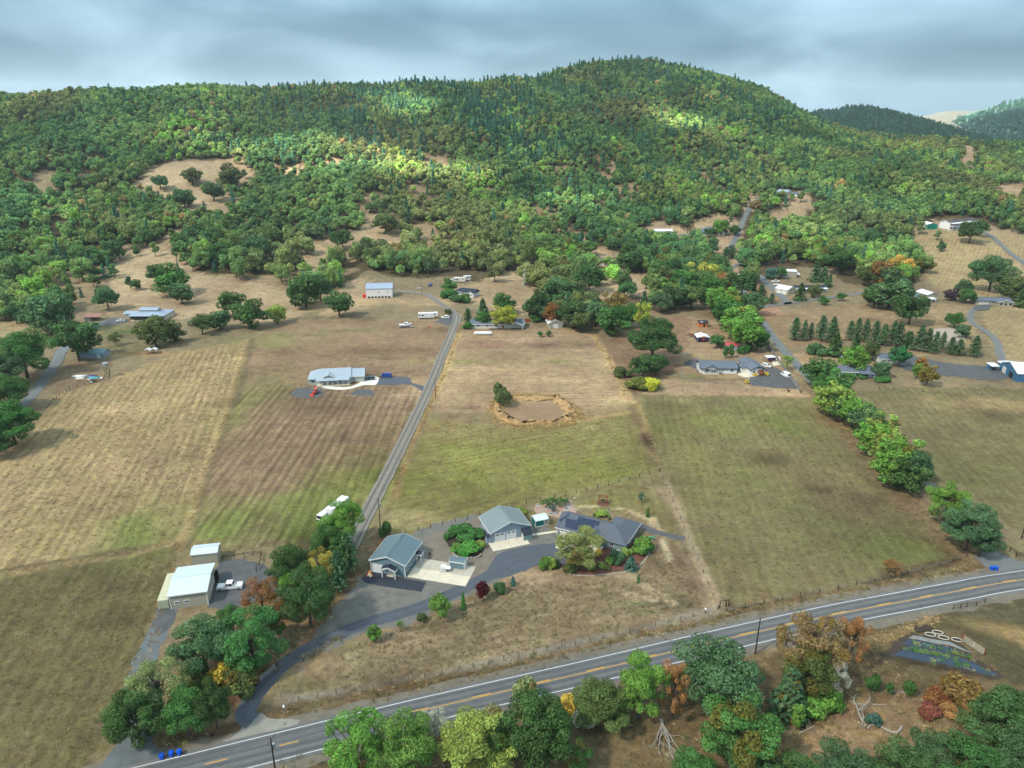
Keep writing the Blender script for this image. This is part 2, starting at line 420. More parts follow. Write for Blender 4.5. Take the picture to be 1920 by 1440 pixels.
blob(840, 800, 25, 12, (150, 132, 84), 0.7); blob(1130, 790, 25, 10, (156, 136, 92), 0.7); blob(1100, 830, 30, 10, (142, 134, 76), 0.6); blob(820, 900, 30, 12, (130, 132, 60), 0.8); blob(980, 880, 40, 10, (128, 132, 58), 0.7); blob(900, 840, 30, 6, (126, 130, 58), 0.7)
blob(760, 975, 14, 5, (166, 148, 100), 0.8)
f5 = paint([(1196, 742), (1240, 742), (1400, 738), (1512, 742), (1545, 790), (1640, 900), (1730, 985), (1790, 1040), (1700, 1078), (1500, 1118), (1362, 1146), (1300, 1010), (1246, 882), (1236, 870)], (124, 115, 76), 0.36, ((1380, 1130), (1290, 820)))
blob(1330, 790, 40, 18, (124, 122, 64), 0.8); blob(1460, 790, 25, 14, (108, 114, 54), 0.7); blob(1420, 900, 30, 20, (120, 120, 64), 0.6); blob(1560, 1000, 40, 14, (100, 100, 58), 0.7); blob(1700, 1030, 24, 8, (96, 108, 48), 0.7); blob(1440, 1040, 30, 20, (112, 100, 68), 0.6); blob(1520, 880, 16, 20, (126, 106, 76), 0.6); blob(1600, 930, 14, 18, (122, 102, 74), 0.6)
blob(1330, 960, 7, 30, (134, 122, 76), 0.6); blob(1300, 860, 8, 30, (136, 130, 70), 0.6)
f6 = paint([(1600, 735), (1700, 725), (2050, 730), (2050, 1040), (1880, 985), (1790, 900), (1700, 815), (1640, 760)], (118, 109, 72), 0.34, ((1900, 990), (1700, 760)))
blob(1760, 760, 40, 8, (160, 140, 94), 0.6); blob(1800, 790, 50, 6, (132, 120, 78), 0.6); blob(1820, 880, 40, 18, (110, 110, 62), 0.6); blob(1900, 760, 14, 9, (164, 142, 96), 0.7); blob(1890, 935, 25, 3, (84, 76, 50), 0.6)
f9 = paint([(1432, 602), (1500, 582), (1640, 568), (1690, 590), (1690, 650), (1600, 640), (1470, 655)], (150, 126, 92), 0.25, ((1450, 640), (1640, 580)))
f10 = paint([(1680, 560), (1830, 575), (1830, 660), (1700, 670)], (156, 134, 96), 0.25, ((1700, 660), (1750, 570)))
f11 = paint([(1838, 575), (2050, 590), (2050, 690), (1880, 680), (1850, 640)], (158, 140, 98), 0.3, ((1850, 660), (1920, 590)))
paint([(1700, 470), (1725, 425), (1930, 440), (2050, 470), (2050, 620), (1760, 545)], (166, 146, 102), 0.4, ((1760, 530), (1800, 450)))
paint([(1480, 660), (1560, 668), (1620, 690), (1520, 700)], (166, 136, 100))
paint([(1270, 590), (1390, 610), (1500, 720), (1500, 742), (1240, 740), (1250, 680)], (164, 138, 104), 0.3, ((1250, 720), (1480, 725)))
paint([(1130, 640), (1190, 620), (1270, 590), (1300, 600), (1270, 690), (1190, 740), (1160, 690)], (142, 114, 86))
blob(1300, 620, 16, 14, (158, 124, 92), 0.7); blob(1320, 680, 6, 10, (110, 118, 70), 0.7)
blob(1290, 708, 8, 5, (112, 118, 70), 0.7); blob(1350, 712, 16, 2.5, (112, 106, 72), 0.7)
paint([(1395, 540), (1420, 530), (1470, 590), (1430, 600)], (170, 130, 100)); blob(1455, 560, 14, 8, (190, 116, 76), 0.7); blob(1420, 590, 8, 12, (176, 120, 88), 0.6)
# left yard
paint([(-150, 590), (60, 600), (100, 640), (0, 660), (-150, 700)], (166, 146, 104))
paint([(100, 700), (140, 680), (205, 680), (205, 712), (100, 742)], (136, 116, 88))
paint([(170, 640), (205, 610), (300, 615), (330, 640), (280, 660), (200, 665)], (128, 118, 82))
blob(240, 622, 12, 4, (88, 118, 58), 0.7); blob(215, 612, 10, 3, (96, 112, 66), 0.7); blob(310, 664, 30, 2.5, (166, 124, 76), 0.7)
# property: front field, mown back lawn, strip along the fence
pf = paint([(790, 1150), (870, 1108), (960, 1085), (1060, 1075), (1180, 1075), (1240, 1010), (1290, 1010), (1346, 1142), (1000, 1225), (700, 1290), (530, 1312), (525, 1290), (600, 1225), (690, 1185)], (148, 128, 96), 0.4, ((700, 1260), (1200, 1150)))
blob(640, 1250, 12, 5, (170, 146, 110), 0.8, 0.3); blob(760, 1205, 14, 4, (166, 144, 106), 0.7, 0.3); blob(1020, 1085, 10, 5, (184, 152, 118), 0.8); blob(900, 1180, 20, 5, (118, 104, 72), 0.6, 0.2); blob(760, 1240, 12, 3.5, (96, 88, 62), 0.75, 0.3); blob(1000, 1150, 20, 8, (140, 122, 86), 0.5); blob(660, 1215, 9, 3, (112, 104, 70), 0.7, 0.3); blob(575, 1290, 6, 4, (104, 104, 62), 0.7)
blob(1060, 1115, 12, 4, (150, 128, 94), 0.6); blob(1150, 1110, 14, 3, (104, 92, 68), 0.6); blob(1190, 1133, 4.0, 1.0, (68, 108, 44), 0.85, -0.2); blob(1205, 1150, 3.2, 0.8, (58, 112, 40), 0.9); blob(1260, 1110, 9, 5, (126, 110, 82), 0.6); blob(1255, 1130, 6, 3, (84, 76, 58), 0.7)
blob(800, 1175, 10, 2.5, (110, 98, 72), 0.7, 0.3); blob(930, 1120, 6, 2, (120, 106, 78), 0.6)
pb = paint([(1075, 935), (1232, 886), (1280, 1000), (1240, 1000), (1190, 960), (1120, 962)], (122, 110, 70), 0.3, ((1230, 890), (1280, 1000)))
blob(1160, 935, 14, 6, (126, 122, 68), 0.6); blob(1250, 930, 3, 14, (158, 138, 104), 0.7, 0.3)
paint([(1196, 1015), (1285, 1008), (1340, 1135), (1250, 1095), (1210, 1060)], (128, 108, 82), 0.6, ((1330, 1120), (1265, 1010)))
paint([(790, 1000), (900, 965), (905, 985), (840, 1000), (800, 1015)], (140, 108, 84)); paint([(700, 1000), (760, 1002), (720, 1020), (690, 1050), (670, 1060)], (152, 120, 88))
paint([(955, 965), (990, 955), (1040, 985), (990, 985)], (124, 112, 72))
# road verges and the rough ground by the trees
paint([(230, 1440), (530, 1312), (1000, 1228), (1348, 1148), (1700, 1082), (1850, 1060), (1850, 1068), (1500, 1130), (1000, 1252), (520, 1365)], (112, 92, 62))
for k in range(16):
    q = k / 15; px_, py_ = 560 + q * 1200, 1322 - q * 262 + 10 * math.sin(k * 2.1)
    blob(px_, py_, 7, 1.4, [(84, 68, 46), (150, 130, 96), (98, 80, 56), (128, 104, 66)][k % 4], 0.7, 0.28)
paint([(380, 1440), (700, 1395), (1000, 1320), (1300, 1250), (1600, 1180), (1660, 1160), (1920, 1110), (2100, 1090), (2100, 1700), (200, 1700)], (112, 96, 66))
paint([(1640, 1185), (1730, 1160), (1920, 1120), (2100, 1100), (2100, 1300), (1900, 1290), (1850, 1230), (1800, 1180)], (88, 82, 56))
paint([(1440, 1440), (1560, 1330), (1660, 1300), (1760, 1310), (1800, 1380), (1700, 1440)], (146, 120, 84))
blob(1870, 1180, 9, 3, (164, 138, 84), 0.7, -0.4); blob(1650, 1200, 7, 1.0, (186, 152, 90), 0.9, 0.35); blob(1600, 1225, 4, 1.2, (186, 156, 100), 0.8, 0.3)
blob(1700, 1240, 10, 0.9, (50, 44, 36), 0.9, -0.25); blob(1790, 1255, 9, 0.7, (50, 44, 36), 0.9, -0.3); blob(1650, 1235, 3, 0.8, (54, 50, 40), 0.8)
blob(1600, 1350, 10, 4, (156, 130, 94), 0.6); blob(1220, 1410, 8, 4, (138, 118, 78), 0.6); blob(1850, 1150, 9, 2.5, (90, 84, 66), 0.6); blob(1780, 1150, 6, 1.0, (70, 64, 52), 0.6)
# ground under the tree belts: leaf litter
for (px_, py_, rx_, ry_) in [(500, 1150, 10, 6), (400, 1290, 9, 7), (620, 1110, 4, 12), (560, 1090, 10, 5), (350, 1395, 5, 2), (600, 1180, 3, 9)]:
    blob(px_, py_, rx_, ry_, (140, 100, 66), 0.75)
for (px_, py_) in [(1555, 790), (1600, 830), (1650, 880), (1700, 940), (1760, 1000), (1820, 1040), (1290, 640), (1380, 650), (1330, 590), (1240, 700)]:
    blob(px_, py_, 6, 8, (120, 92, 66), 0.7)
# boundaries: tall uncut grass and bare tracks
def strip(pts, w, c, mix=0.8):
    P = [at(*p) for p in pts]
    d = np.full(NV, 1e9)
    for a, b in zip(P[:-1], P[1:]):
        vx, vy = b.x - a.x, b.y - a.y; L2 = vx * vx + vy * vy
        t = np.clip(((PX - a.x) * vx + (PY - a.y) * vy) / L2, 0, 1)
        d = np.minimum(d, np.hypot(PX - a.x - t * vx, PY - a.y - t * vy))
    k = (mix * np.clip(1.5 - (d + wob * 0.8) / w, 0, 1))[:, None]
    colr[:] = colr * (1 - k) + alb(c) * k
    rows[(d < w)] *= (1, 1, 0.3)
strip([(464, 636), (432, 752), (388, 868), (354, 985), (340, 1015)], 1.6, (176, 152, 102)); strip([(473, 636), (440, 752), (398, 868), (362, 990)], 1.2, (92, 82, 60), 0.6)
strip([(0, 1078), (150, 1052), (250, 1035), (335, 1016)], 1.5, (164, 144, 98)); strip([(0, 1070), (150, 1046), (300, 1022)], 0.9, (88, 80, 56), 0.7)
strip([(336, 1020), (300, 1150), (252, 1290), (212, 1385)], 1.4, (124, 104, 70)); strip([(330, 1050), (290, 1170), (250, 1280)], 0.7, (150, 128, 88), 0.7)
strip([(735, 935), (768, 850), (800, 775), (838, 690), (862, 622)], 0.9, (200, 172, 112)); strip([(722, 965), (755, 885), (790, 800), (820, 725)], 0.8, (120, 100, 66), 0.6)
strip([(1112, 625), (1150, 690), (1180, 752)], 1.6, (196, 166, 112), 0.7)
strip([(1184, 760), (1205, 815), (1228, 870), (1238, 884)], 1.5, (128, 106, 74)); strip([(1212, 815), (1226, 850)], 1.0, (82, 66, 48), 0.8); strip([(1194, 752), (1214, 808)], 0.7, (190, 160, 106), 0.7)
strip([(1250, 900), (1275, 965), (1300, 1030), (1345, 1130)], 1.0, (172, 152, 116), 0.8)
strip([(845, 693), (960, 694), (1150, 694)], 0.9, (192, 162, 110), 0.7); strip([(810, 764), (900, 764)], 0.8, (120, 96, 70), 0.5)
strip([(1090, 790), (1180, 772)], 1.0, (190, 160, 104), 0.6)
strip([(540, 745), (640, 742), (800, 742)], 0.8, (170, 144, 106), 0.6); strip([(500, 597), (640, 596), (780, 594)], 1.0, (104, 86, 66), 0.6)
strip([(1210, 738), (1350, 736), (1510, 742)], 1.6, (172, 144, 108), 0.8)
strip([(1060, 1070), (1180, 1080), (1260, 1130)], 0.5, (190, 168, 128), 0.7); strip([(1160, 1108), (1230, 1126)], 0.5, (196, 176, 138), 0.7)
strip([(1243, 1010), (1254, 1050)], 0.45, (206, 190, 150), 0.8); strip([(1090, 948), (1170, 955), (1222, 975), (1246, 1005)], 0.4, (188, 168, 126), 0.8)
strip([(1340, 735), (1255, 726), (1240, 700), (1262, 680)], 2.0, (176, 146, 110), 0.6)
strip([(1425, 605), (1460, 650), (1500, 700)], 1.0, (196, 166, 118), 0.7)
strip([(1700, 880), (1780, 960), (1820, 1030)], 1.2, (130, 100, 68), 0.7)
strip([(1360, 1147), (1500, 1117), (1680, 1080), (1800, 1048)], 0.7, (70, 58, 42), 0.7)
strip([(530, 1313), (700, 1290), (1000, 1226), (1346, 1146)], 0.9, (150, 138, 120), 0.7)
strip([(1890, 1190), (1930, 1215), (1990, 1250)], 0.8, (170, 140, 90), 0.6)
# random tufts and bare spots everywhere in the valley
for k in range(150):
    x_, y_ = RNG.uniform(-280, 280), RNG.uniform(110, 420)
    if abs(x_) > y_ * 0.75: continue
    dx, dy = PX - x_, PY - y_; r_ = RNG.uniform(3, 14)
    s_ = np.abs(dx) + np.abs(dy) < 60
    kk = 0.28 * np.exp(-((dx[s_] / r_) ** 2 + (dy[s_] / (r_ * RNG.uniform(.4, 1))) ** 2) - wob[s_] * .5)
    colr[s_] *= (1 + np.clip(kk, 0, .5) * RNG.choice((-1, -1, 1)))[:, None]

def ground_mesh():
    nx, ny = len(gx), len(gy)
    v = np.column_stack([PX, PY, PZ]).astype('f4')
    i = (np.arange(ny - 1)[:, None] * nx + np.arange(nx - 1)[None, :]).ravel()
    q = np.column_stack([i, i + 1, i + nx + 1, i + nx]).astype('i4')
    me = bpy.data.meshes.new('ground')
    me.vertices.add(len(v)); me.vertices.foreach_set('co', v.ravel())
    me.loops.add(q.size); me.loops.foreach_set('vertex_index', q.ravel())
    me.polygons.add(len(q)); me.polygons.foreach_set('loop_start', np.arange(0, q.size, 4, dtype='i4')); me.polygons.foreach_set('loop_total', np.full(len(q), 4, 'i4'))
    me.polygons.foreach_set('use_smooth', np.ones(len(q), bool))
    me.update(calc_edges=True)
    a = me.attributes.new('soil', 'FLOAT_COLOR', 'POINT'); a.data.foreach_set('color', np.column_stack([np.clip(colr, 0.005, 0.9), np.ones(NV)]).astype('f4').ravel())
    b = me.attributes.new('rows', 'FLOAT_VECTOR', 'POINT'); b.data.foreach_set('vector', rows.astype('f4').ravel())
    return me

def ground_material():
    m = bpy.data.materials.new('dry_grass_and_stubble'); m.use_nodes = True
    nt = m.node_tree; n, l = nt.nodes, nt.links
    bs = n['Principled BSDF']; bs.inputs['Roughness'].default_value = 0.95; bs.inputs['Specular IOR Level'].default_value = 0.1
    def N(t, **k):
        o = n.new(t)
        for a, v in k.items(): setattr(o, a, v)
        return o
    def noise(vec, sc, det=5, rough=0.65):
        o = N('ShaderNodeTexNoise'); o.inputs['Scale'].default_value = sc; o.inputs['Detail'].default_value = det; o.inputs['Roughness'].default_value = rough
        l.new(vec, o.inputs['Vector']); return o.outputs['Fac']
    def mr(f, a, b, c, d):
        o = N('ShaderNodeMapRange'); o.inputs[1].default_value = a; o.inputs[2].default_value = b; o.inputs[3].default_value = c; o.inputs[4].default_value = d
        l.new(f, o.inputs[0]); return o.outputs[0]
    def mth(op, a, b):
        o = N('ShaderNodeMath', operation=op)
        for i, x in enumerate((a, b)):
            if isinstance(x, (int, float)): o.inputs[i].default_value = x
            else: l.new(x, o.inputs[i])
        return o.outputs[0]
    geo = N('ShaderNodeNewGeometry'); pos = geo.outputs['Position']
    at1 = N('ShaderNodeAttribute', attribute_name='soil'); at2 = N('ShaderNodeAttribute', attribute_name='rows')
    sr = N('ShaderNodeSeparateXYZ'); l.new(at2.outputs['Vector'], sr.inputs[0])
    sx = N('ShaderNodeSeparateXYZ'); l.new(pos, sx.inputs[0])
    across = mth('ADD', mth('MULTIPLY', sx.outputs[0], sr.outputs[0]), mth('MULTIPLY', sx.outputs[1], sr.outputs[1]))
    along = mth('SUBTRACT', mth('MULTIPLY', sx.outputs[1], sr.outputs[0]), mth('MULTIPLY', sx.outputs[0], sr.outputs[1]))
    cv = N('ShaderNodeCombineXYZ'); l.new(mth('MULTIPLY', across, 0.55), cv.inputs[0]); l.new(mth('MULTIPLY', along, 0.035), cv.inputs[1])
    st = mr(noise(cv.outputs[0], 1.0, 4, 0.7), 0.3, 0.7, -0.38, 0.38)
    wv = mth('SINE', mth('ADD', mth('MULTIPLY', across, 2.1), mth('MULTIPLY', noise(pos, 0.06, 3), 3.0)), 0.0)
    streak = mth('ADD', 1.0, mth('MULTIPLY', mth('ADD', st, mth('MULTIPLY', wv, 0.17)), sr.outputs[2]))
    big = mr(noise(pos, 0.03, 5, 0.6), 0.3, 0.7, 0.80, 1.2)
    mid = mr(noise(pos, 0.22, 6, 0.75), 0.3, 0.7, 0.70, 1.32)
    fine = mr(noise(pos, 0.8, 5, 0.85), 0.3, 0.7, 0.62, 1.4)
    k = mth('MULTIPLY', mth('MULTIPLY', big, mid), mth('MULTIPLY', fine, streak))
    sc = N('ShaderNodeVectorMath', operation='SCALE'); l.new(at1.outputs['Color'], sc.inputs[0]); l.new(k, sc.inputs['Scale'])
    # straw and green growth mingle at the scale of tussocks
    hs = N('ShaderNodeHueSaturation'); l.new(sc.outputs[0], hs.inputs['Color'])
    l.new(mr(noise(pos, 0.11, 5, 0.7), 0.35, 0.65, 0.484, 0.511), hs.inputs['Hue']); l.new(mr(noise(pos, 0.5, 4, 0.7), 0.3, 0.7, 0.85, 1.15), hs.inputs['Saturation'])
    l.new(hs.outputs[0], bs.inputs['Base Color'])
    bp = N('ShaderNodeBump'); bp.inputs['Strength'].default_value = 0.55; bp.inputs['Distance'].default_value = 0.35
    l.new(noise(pos, 1.6, 5, 0.75), bp.inputs['Height']); l.new(bp.outputs[0], bs.inputs['Normal'])
    return m
gm = ground_mesh(); gm.materials.append(ground_material())
tag(link('ground', gm), kind='structure')

# the air: thin even haze over the whole valley, its top just above the camera and the summit trees
def haze():
    bm = bmesh.new(); box(bm, -3950, 3950, -420, 4700, -8, 330); m = bpy.data.materials.new('thin_haze'); m.use_nodes = True
    n, l = m.node_tree.nodes, m.node_tree.links; n.clear(); o = n.new('ShaderNodeOutputMaterial'); v = n.new('ShaderNodeVolumePrincipled')
    v.inputs['Color'].default_value = (0.80, 0.92, 1.0, 1); v.inputs['Density'].default_value = HAZE; v.inputs['Anisotropy'].default_value = 0.2; l.new(v.outputs[0], o.inputs['Volume'])
    tag(build('haze', bm, m), kind='stuff')
HAZE = 0.00008
haze()
# unseen cloud layer added to dim the sun, gaps shaped for sunlit hillside patches
def shading_clouds():
    st, z0 = 25.0, 480.0; xs = np.arange(-2000, 2600, st); ys = np.arange(-800, 2350, st); X, Y = np.meshgrid(xs, ys); gapm = np.zeros(X.shape, bool)
    for px_, py_, rx, ry in [(590, 314, 175, 85), (490, 330, 80, 50), (712, 212, 75, 100), (1222, 236, 75, 55), (900, 300, 60, 30), (1010, 395, 70, 30), (1330, 318, 50, 26)]:
        p = at(px_, py_); t = (z0 - p.z) / _sdir.z; d = ((X - p.x - _sdir.x * t) / rx) ** 2 + ((Y - p.y - _sdir.y * t) / ry) ** 2
        gapm |= d + .2 * fbm(X * 3, Y * 3) < 1
    n1, n2 = fbm(X * 2 + 9, Y * 2), fbm(X * 2.5, Y * 2.5 - 70); bm = bmesh.new(); lo, hi = {}, {}
    def V(d, i, j, z):
        if (i, j) not in d: d[i, j] = bm.verts.new((xs[j], ys[i], z))
        return d[i, j]
    ok = ~gapm[:-1, :-1]
    for i in range(len(ys) - 1):
        for j in range(len(xs) - 1):
            if not ok[i, j]: continue
            q = [(i, j), (i, j + 1), (i + 1, j + 1), (i + 1, j)]
            a = [V(lo, u, v, z0 + 14 * n1[u, v]) for u, v in q]; b = [V(hi, u, v, z0 + 75 + 30 * n2[u, v]) for u, v in q]
            bm.faces.new(a[::-1]); bm.faces.new(b)
            for k, (di, dj) in enumerate(((-1, 0), (0, 1), (1, 0), (0, -1))):
                u, v = i + di, j + dj
                if not (0 <= u < ok.shape[0] and 0 <= v < ok.shape[1]) or not ok[u, v]: bm.faces.new((a[k], a[(k + 1) % 4], b[(k + 1) % 4], b[k]))
    m = bpy.data.materials.new('shading_grey_cloud'); m.use_nodes = True; n, l = m.node_tree.nodes, m.node_tree.links; n.clear()
    o = n.new('ShaderNodeOutputMaterial'); mx = n.new('ShaderNodeMixShader'); mx.inputs[0].default_value = .54; tr = n.new('ShaderNodeBsdfTransparent'); df = n.new('ShaderNodeBsdfDiffuse'); df.inputs[0].default_value = (.85, .86, .88, 1)
    l.new(tr.outputs[0], mx.inputs[1]); l.new(df.outputs[0], mx.inputs[2]); l.new(mx.outputs[0], o.inputs[0])
    tag(build('shading_clouds', bm, m, smooth=True), 'thin broken grey cloud layer added out of view to dim the sun', kind='stuff')
shading_clouds()
# far hills beyond the right-hand ridge
def far_hill(name, pts, depth, m, wood=None):
    """pts: photo (px, crest row); depth: distance in metres; a rounded hill with real flanks"""
    xs, hs = [], []
    for px_, py_ in pts:
        dx, dy, dz = ray(px_, py_); t = depth / dy; xs.append(dx * t); hs.append(CAM_H + dz * t)
    n = 90; X = np.linspace(min(xs), max(xs), n); Hc = np.interp(X, xs, hs)
    Y = np.linspace(-1, 1, 25)
    Hc = Hc + fbm(X * 1.3, X * 0 + depth) * 6
    bm = bmesh.new(); rowsv = []
    for y in Y:
        p = 0.5 + 0.5 * math.cos(math.pi * y)
        rowsv.append([bm.verts.new((X[i], depth + y * 900 + 60 * math.sin(X[i] * .004), -5 + (Hc[i] + 5) * p ** 0.8 + 6 * float(fbm(X[i], y * 900)) * p)) for i in range(n)])
    for a, b in zip(rowsv[:-1], rowsv[1:]):
        for i in range(n - 1): bm.faces.new((a[i], a[i + 1], b[i + 1], b[i]))
    return tag(build(name, bm, m, smooth=True), kind='structure')
m_fw = mat('distant_dark_woodland', (0.06, 0.10, 0.07), 0.95, 0.5, 0.02)
m_fg = mat('distant_dry_hillside', (0.10, 0.088, 0.055), 0.95, 0.3, 0.004)
far_hill('hill', [(1380, 300), (1470, 250), (1540, 214), (1590, 207), (1640, 226), (1680, 246), (1710, 266), (1760, 292), (1850, 330)], 2300, m_fw)
far_hill('hill', [(1600, 250), (1690, 221), (1760, 213), (1830, 210), (1900, 212), (2100, 235), (2400, 300)], 2900, m_fg)
far_hill('hill', [(1720, 290), (1800, 232), (1850, 212), (1920, 196), (2050, 178), (2250, 190), (2600, 260)], 2600, m_fw)
# ------------------------------------------------------------------ roads, drives, paved areas
def spline(P, step=2.0):
    P = [Vector((p[0], p[1])) for p in P]
    P = [P[0] * 2 - P[1]] + P + [P[-1] * 2 - P[-2]]
    out = []
    for i in range(1, len(P) - 2):
        k = max(2, int((P[i + 1] - P[i]).length / step))
        for j in range(k):
            t = j / k; a, b, c, d = P[i - 1], P[i], P[i + 1], P[i + 2]
            out.append(0.5 * ((2 * b) + (c - a) * t + (2 * a - 5 * b + 4 * c - d) * t * t + (3 * b - a - 3 * c + d) * t ** 3))
    out.append(P[-2]); return out

def offset_line(L, off):
    out = []
    for i, p in enumerate(L):
        d = (L[min(i + 1, len(L) - 1)] - L[max(i - 1, 0)]).normalized()
        out.append(Vector((p.x - d.y * off, p.y + d.x * off)))
    return out

def ribbon(name, L, w, z, m, ragged=0.0, kind='structure', cross=1, w_end=None):
    """a paved strip laid on the ground along the line L; ragged = unevenness of its edges in metres"""
    nrm = []
    for i in range(len(L)):
        d = (L[min(i + 1, len(L) - 1)] - L[max(i - 1, 0)]).normalized(); nrm.append(Vector((-d.y, d.x)))
    verts, faces, ac, al = [], [], [], []
    s = 0.0
    for i, p in enumerate(L):
        if i: s += (p - L[i - 1]).length
        ww = w if w_end is None else w + (w_end - w) * i / (len(L) - 1)
        e0, e1 = RNG.gauss(0, ragged), RNG.gauss(0, ragged)
        for j in range(cross + 1):
            t = j / cross; o = (t - 0.5) * ww + (e0 if j == 0 else e1 if j == cross else 0)
            q = p + nrm[i] * o
            verts.append((q.x, q.y, ground_z(q.x, q.y) + z)); ac.append(o); al.append(s)
        if i:
            for j in range(cross):
                a = (i - 1) * (cross + 1) + j; faces.append((a, a + 1, a + cross + 2, a + cross + 1))
    # the strip runs left to right of the line: flip so that it faces up
    me = bpy.data.meshes.new(name); me.from_pydata(verts, [], [f[::-1] for f in faces]); me.update()
    at_ = me.attributes.new('lane', 'FLOAT_VECTOR', 'POINT'); at_.data.foreach_set('vector', np.column_stack([ac, al, np.zeros(len(ac))]).astype('f4').ravel())
    me.materials.append(m)
    return tag(link(name, me), kind=kind)

def area(name, pts, z, m, ragged=0.0, step=4.0, kind='structure', pixels=True, smooth=True):
    """a paved or bare patch on the ground with a slightly uneven edge"""
    P = [Vector((p[0], p[1])) for p in (W(pts) if pixels else pts)]
    if smooth: P = spline(P + [P[0]], 1.5)[:-1]
    else:
        Q = []
        for a, b in zip(P, P[1:] + P[:1]):
            k = max(1, int((b - a).length / 1.5)); Q += [a + (b - a) * j / k for j in range(k)]
        P = Q
    ring = [Vector((p.x + RNG.gauss(0, ragged), p.y + RNG.gauss(0, ragged))) for p in P]
    flat = max(p.y for p in ring) < 380
    from mathutils.geometry import delaunay_2d_cdt
    pts2 = list(ring)
    if not flat:
        xs = [p.x for p in ring]; ys = [p.y for p in ring]
        gx_, gy_ = np.meshgrid(np.arange(min(xs), max(xs), step), np.arange(min(ys), max(ys), step))
        ii = inside(gx_.ravel(), gy_.ravel(), ring)
        pts2 += [Vector((a, b)) for a, b in zip(gx_.ravel()[ii], gy_.ravel()[ii])]
    v, e, f, *_ = delaunay_2d_cdt(pts2, [], [list(range(len(ring)))], 1, 1e-4)
    me = bpy.data.meshes.new(name)
    f = [t if (v[t[1]] - v[t[0]]).cross(v[t[2]] - v[t[0]]) > 0 else t[::-1] for t in f]
    me.from_pydata([(p.x, p.y, ground_z(p.x, p.y) + z) for p in v], [], f); me.update()
    me.materials.append(m)
    return tag(link(name, me), kind=kind)

def road_material(name, base, dark, track=True, sides=None):
    m = bpy.data.materials.new(name); m.use_nodes = True
    nt = m.node_tree; n, l = nt.nodes, nt.links
    bs = n['Principled BSDF']; bs.inputs['Roughness'].default_value = 0.85; bs.inputs['Specular IOR Level'].default_value = 0.25
    at_ = n.new('ShaderNodeAttribute'); at_.attribute_name = 'lane'
    sp = n.new('ShaderNodeSeparateXYZ'); l.new(at_.outputs['Vector'], sp.inputs[0])
    def mth(op, a, b=0.0):
        o = n.new('ShaderNodeMath'); o.operation = op
        for i, x in enumerate((a, b)):
            if isinstance(x, (int, float)): o.inputs[i].default_value = x
            else: l.new(x, o.inputs[i])
        return o.outputs[0]
    cv = n.new('ShaderNodeCombineXYZ'); l.new(mth('MULTIPLY', sp.outputs[0], 0.9), cv.inputs[0]); l.new(mth('MULTIPLY', sp.outputs[1], 0.03), cv.inputs[1])
    nz = n.new('ShaderNodeTexNoise'); nz.inputs['Scale'].default_value = 1; nz.inputs['Detail'].default_value = 5; l.new(cv.outputs[0], nz.inputs['Vector'])
    ge = n.new('ShaderNodeNewGeometry'); n2 = n.new('ShaderNodeTexNoise'); n2.inputs['Scale'].default_value = 0.5; n2.inputs['Detail'].default_value = 6; n2.inputs['Roughness'].default_value = 0.8; l.new(ge.outputs['Position'], n2.inputs['Vector'])
    k = mth('ADD', mth('MULTIPLY', nz.outputs['Fac'], 0.6), mth('MULTIPLY', n2.outputs['Fac'], 0.5))
    if track:    # worn wheel paths either side of each lane's middle
        u = mth('ABSOLUTE', mth('SUBTRACT', mth('ABSOLUTE', sp.outputs[0]), 1.65)); w = mth('ABSOLUTE', mth('SUBTRACT', u, 0.8))
        k = mth('SUBTRACT', k, mth('MULTIPLY', mth('MAXIMUM', mth('SUBTRACT', 0.45, w), 0.0), 0.55))
    elif sides:  # two wheel ruts in a gravel lane, pale loose stone between and outside
        w = mth('ABSOLUTE', mth('SUBTRACT', mth('ABSOLUTE', sp.outputs[0]), sides))
        k = mth('SUBTRACT', k, mth('MULTIPLY', mth('MAXIMUM', mth('SUBTRACT', 0.55, w), 0.0), 0.8))
    cr = n.new('ShaderNodeValToRGB'); cr.color_ramp.elements[0].position = 0.3; cr.color_ramp.elements[0].color = (*dark, 1)
    cr.color_ramp.elements[1].position = 0.75; cr.color_ramp.elements[1].color = (*base, 1); l.new(k, cr.inputs['Fac']); l.new(cr.outputs[0], bs.inputs['Base Color'])
    return m
m_hwy = road_material('worn_asphalt', [c * .74 for c in lin((116, 116, 114))], [c * .74 for c in lin((80, 84, 88))])
m_lane = road_material('gravel_lane', lin((132, 126, 114)), lin((86, 84, 80)), track=False, sides=1.1)
m_tar = road_material('old_tarmac', lin((108, 110, 108)), lin((74, 80, 84)), track=False)
m_drive = road_material('dark_drive_tarmac', lin((82, 87, 94)), lin((55, 60, 69)), track=False)

HW = [g_ for g_ in W([(400, 1430), (540, 1395), (790, 1333), (1100, 1261), (1330, 1206), (1560, 1154), (1700, 1127), (1800, 1108), (1920, 1087)])]
d0 = (HW[0] - HW[1]).normalized(); d1 = (HW[-1] - HW[-2]).normalized()
HWL = spline([HW[0] + d0 * 260, HW[0] + d0 * 60] + HW + [HW[-1] + d1 * 70 + Vector((0, -3, 0)), HW[-1] + d1 * 320 + Vector((0, -20, 0))], 3.0)
ribbon('road_shoulder', HWL, 12.4, 0.03, mat('verge_gravel', lin((112, 106, 94)), 0.95, 0.25, 0.35, bump=0.2), 0.4, cross=3)
ribbon('road', HWL, 8.2, 0.08, m_hwy, 0.05, cross=4)
for off in (3.25, -3.25): ribbon('edge_line', offset_line(HWL, off), 0.18, 0.095, M['white_paint_road'])
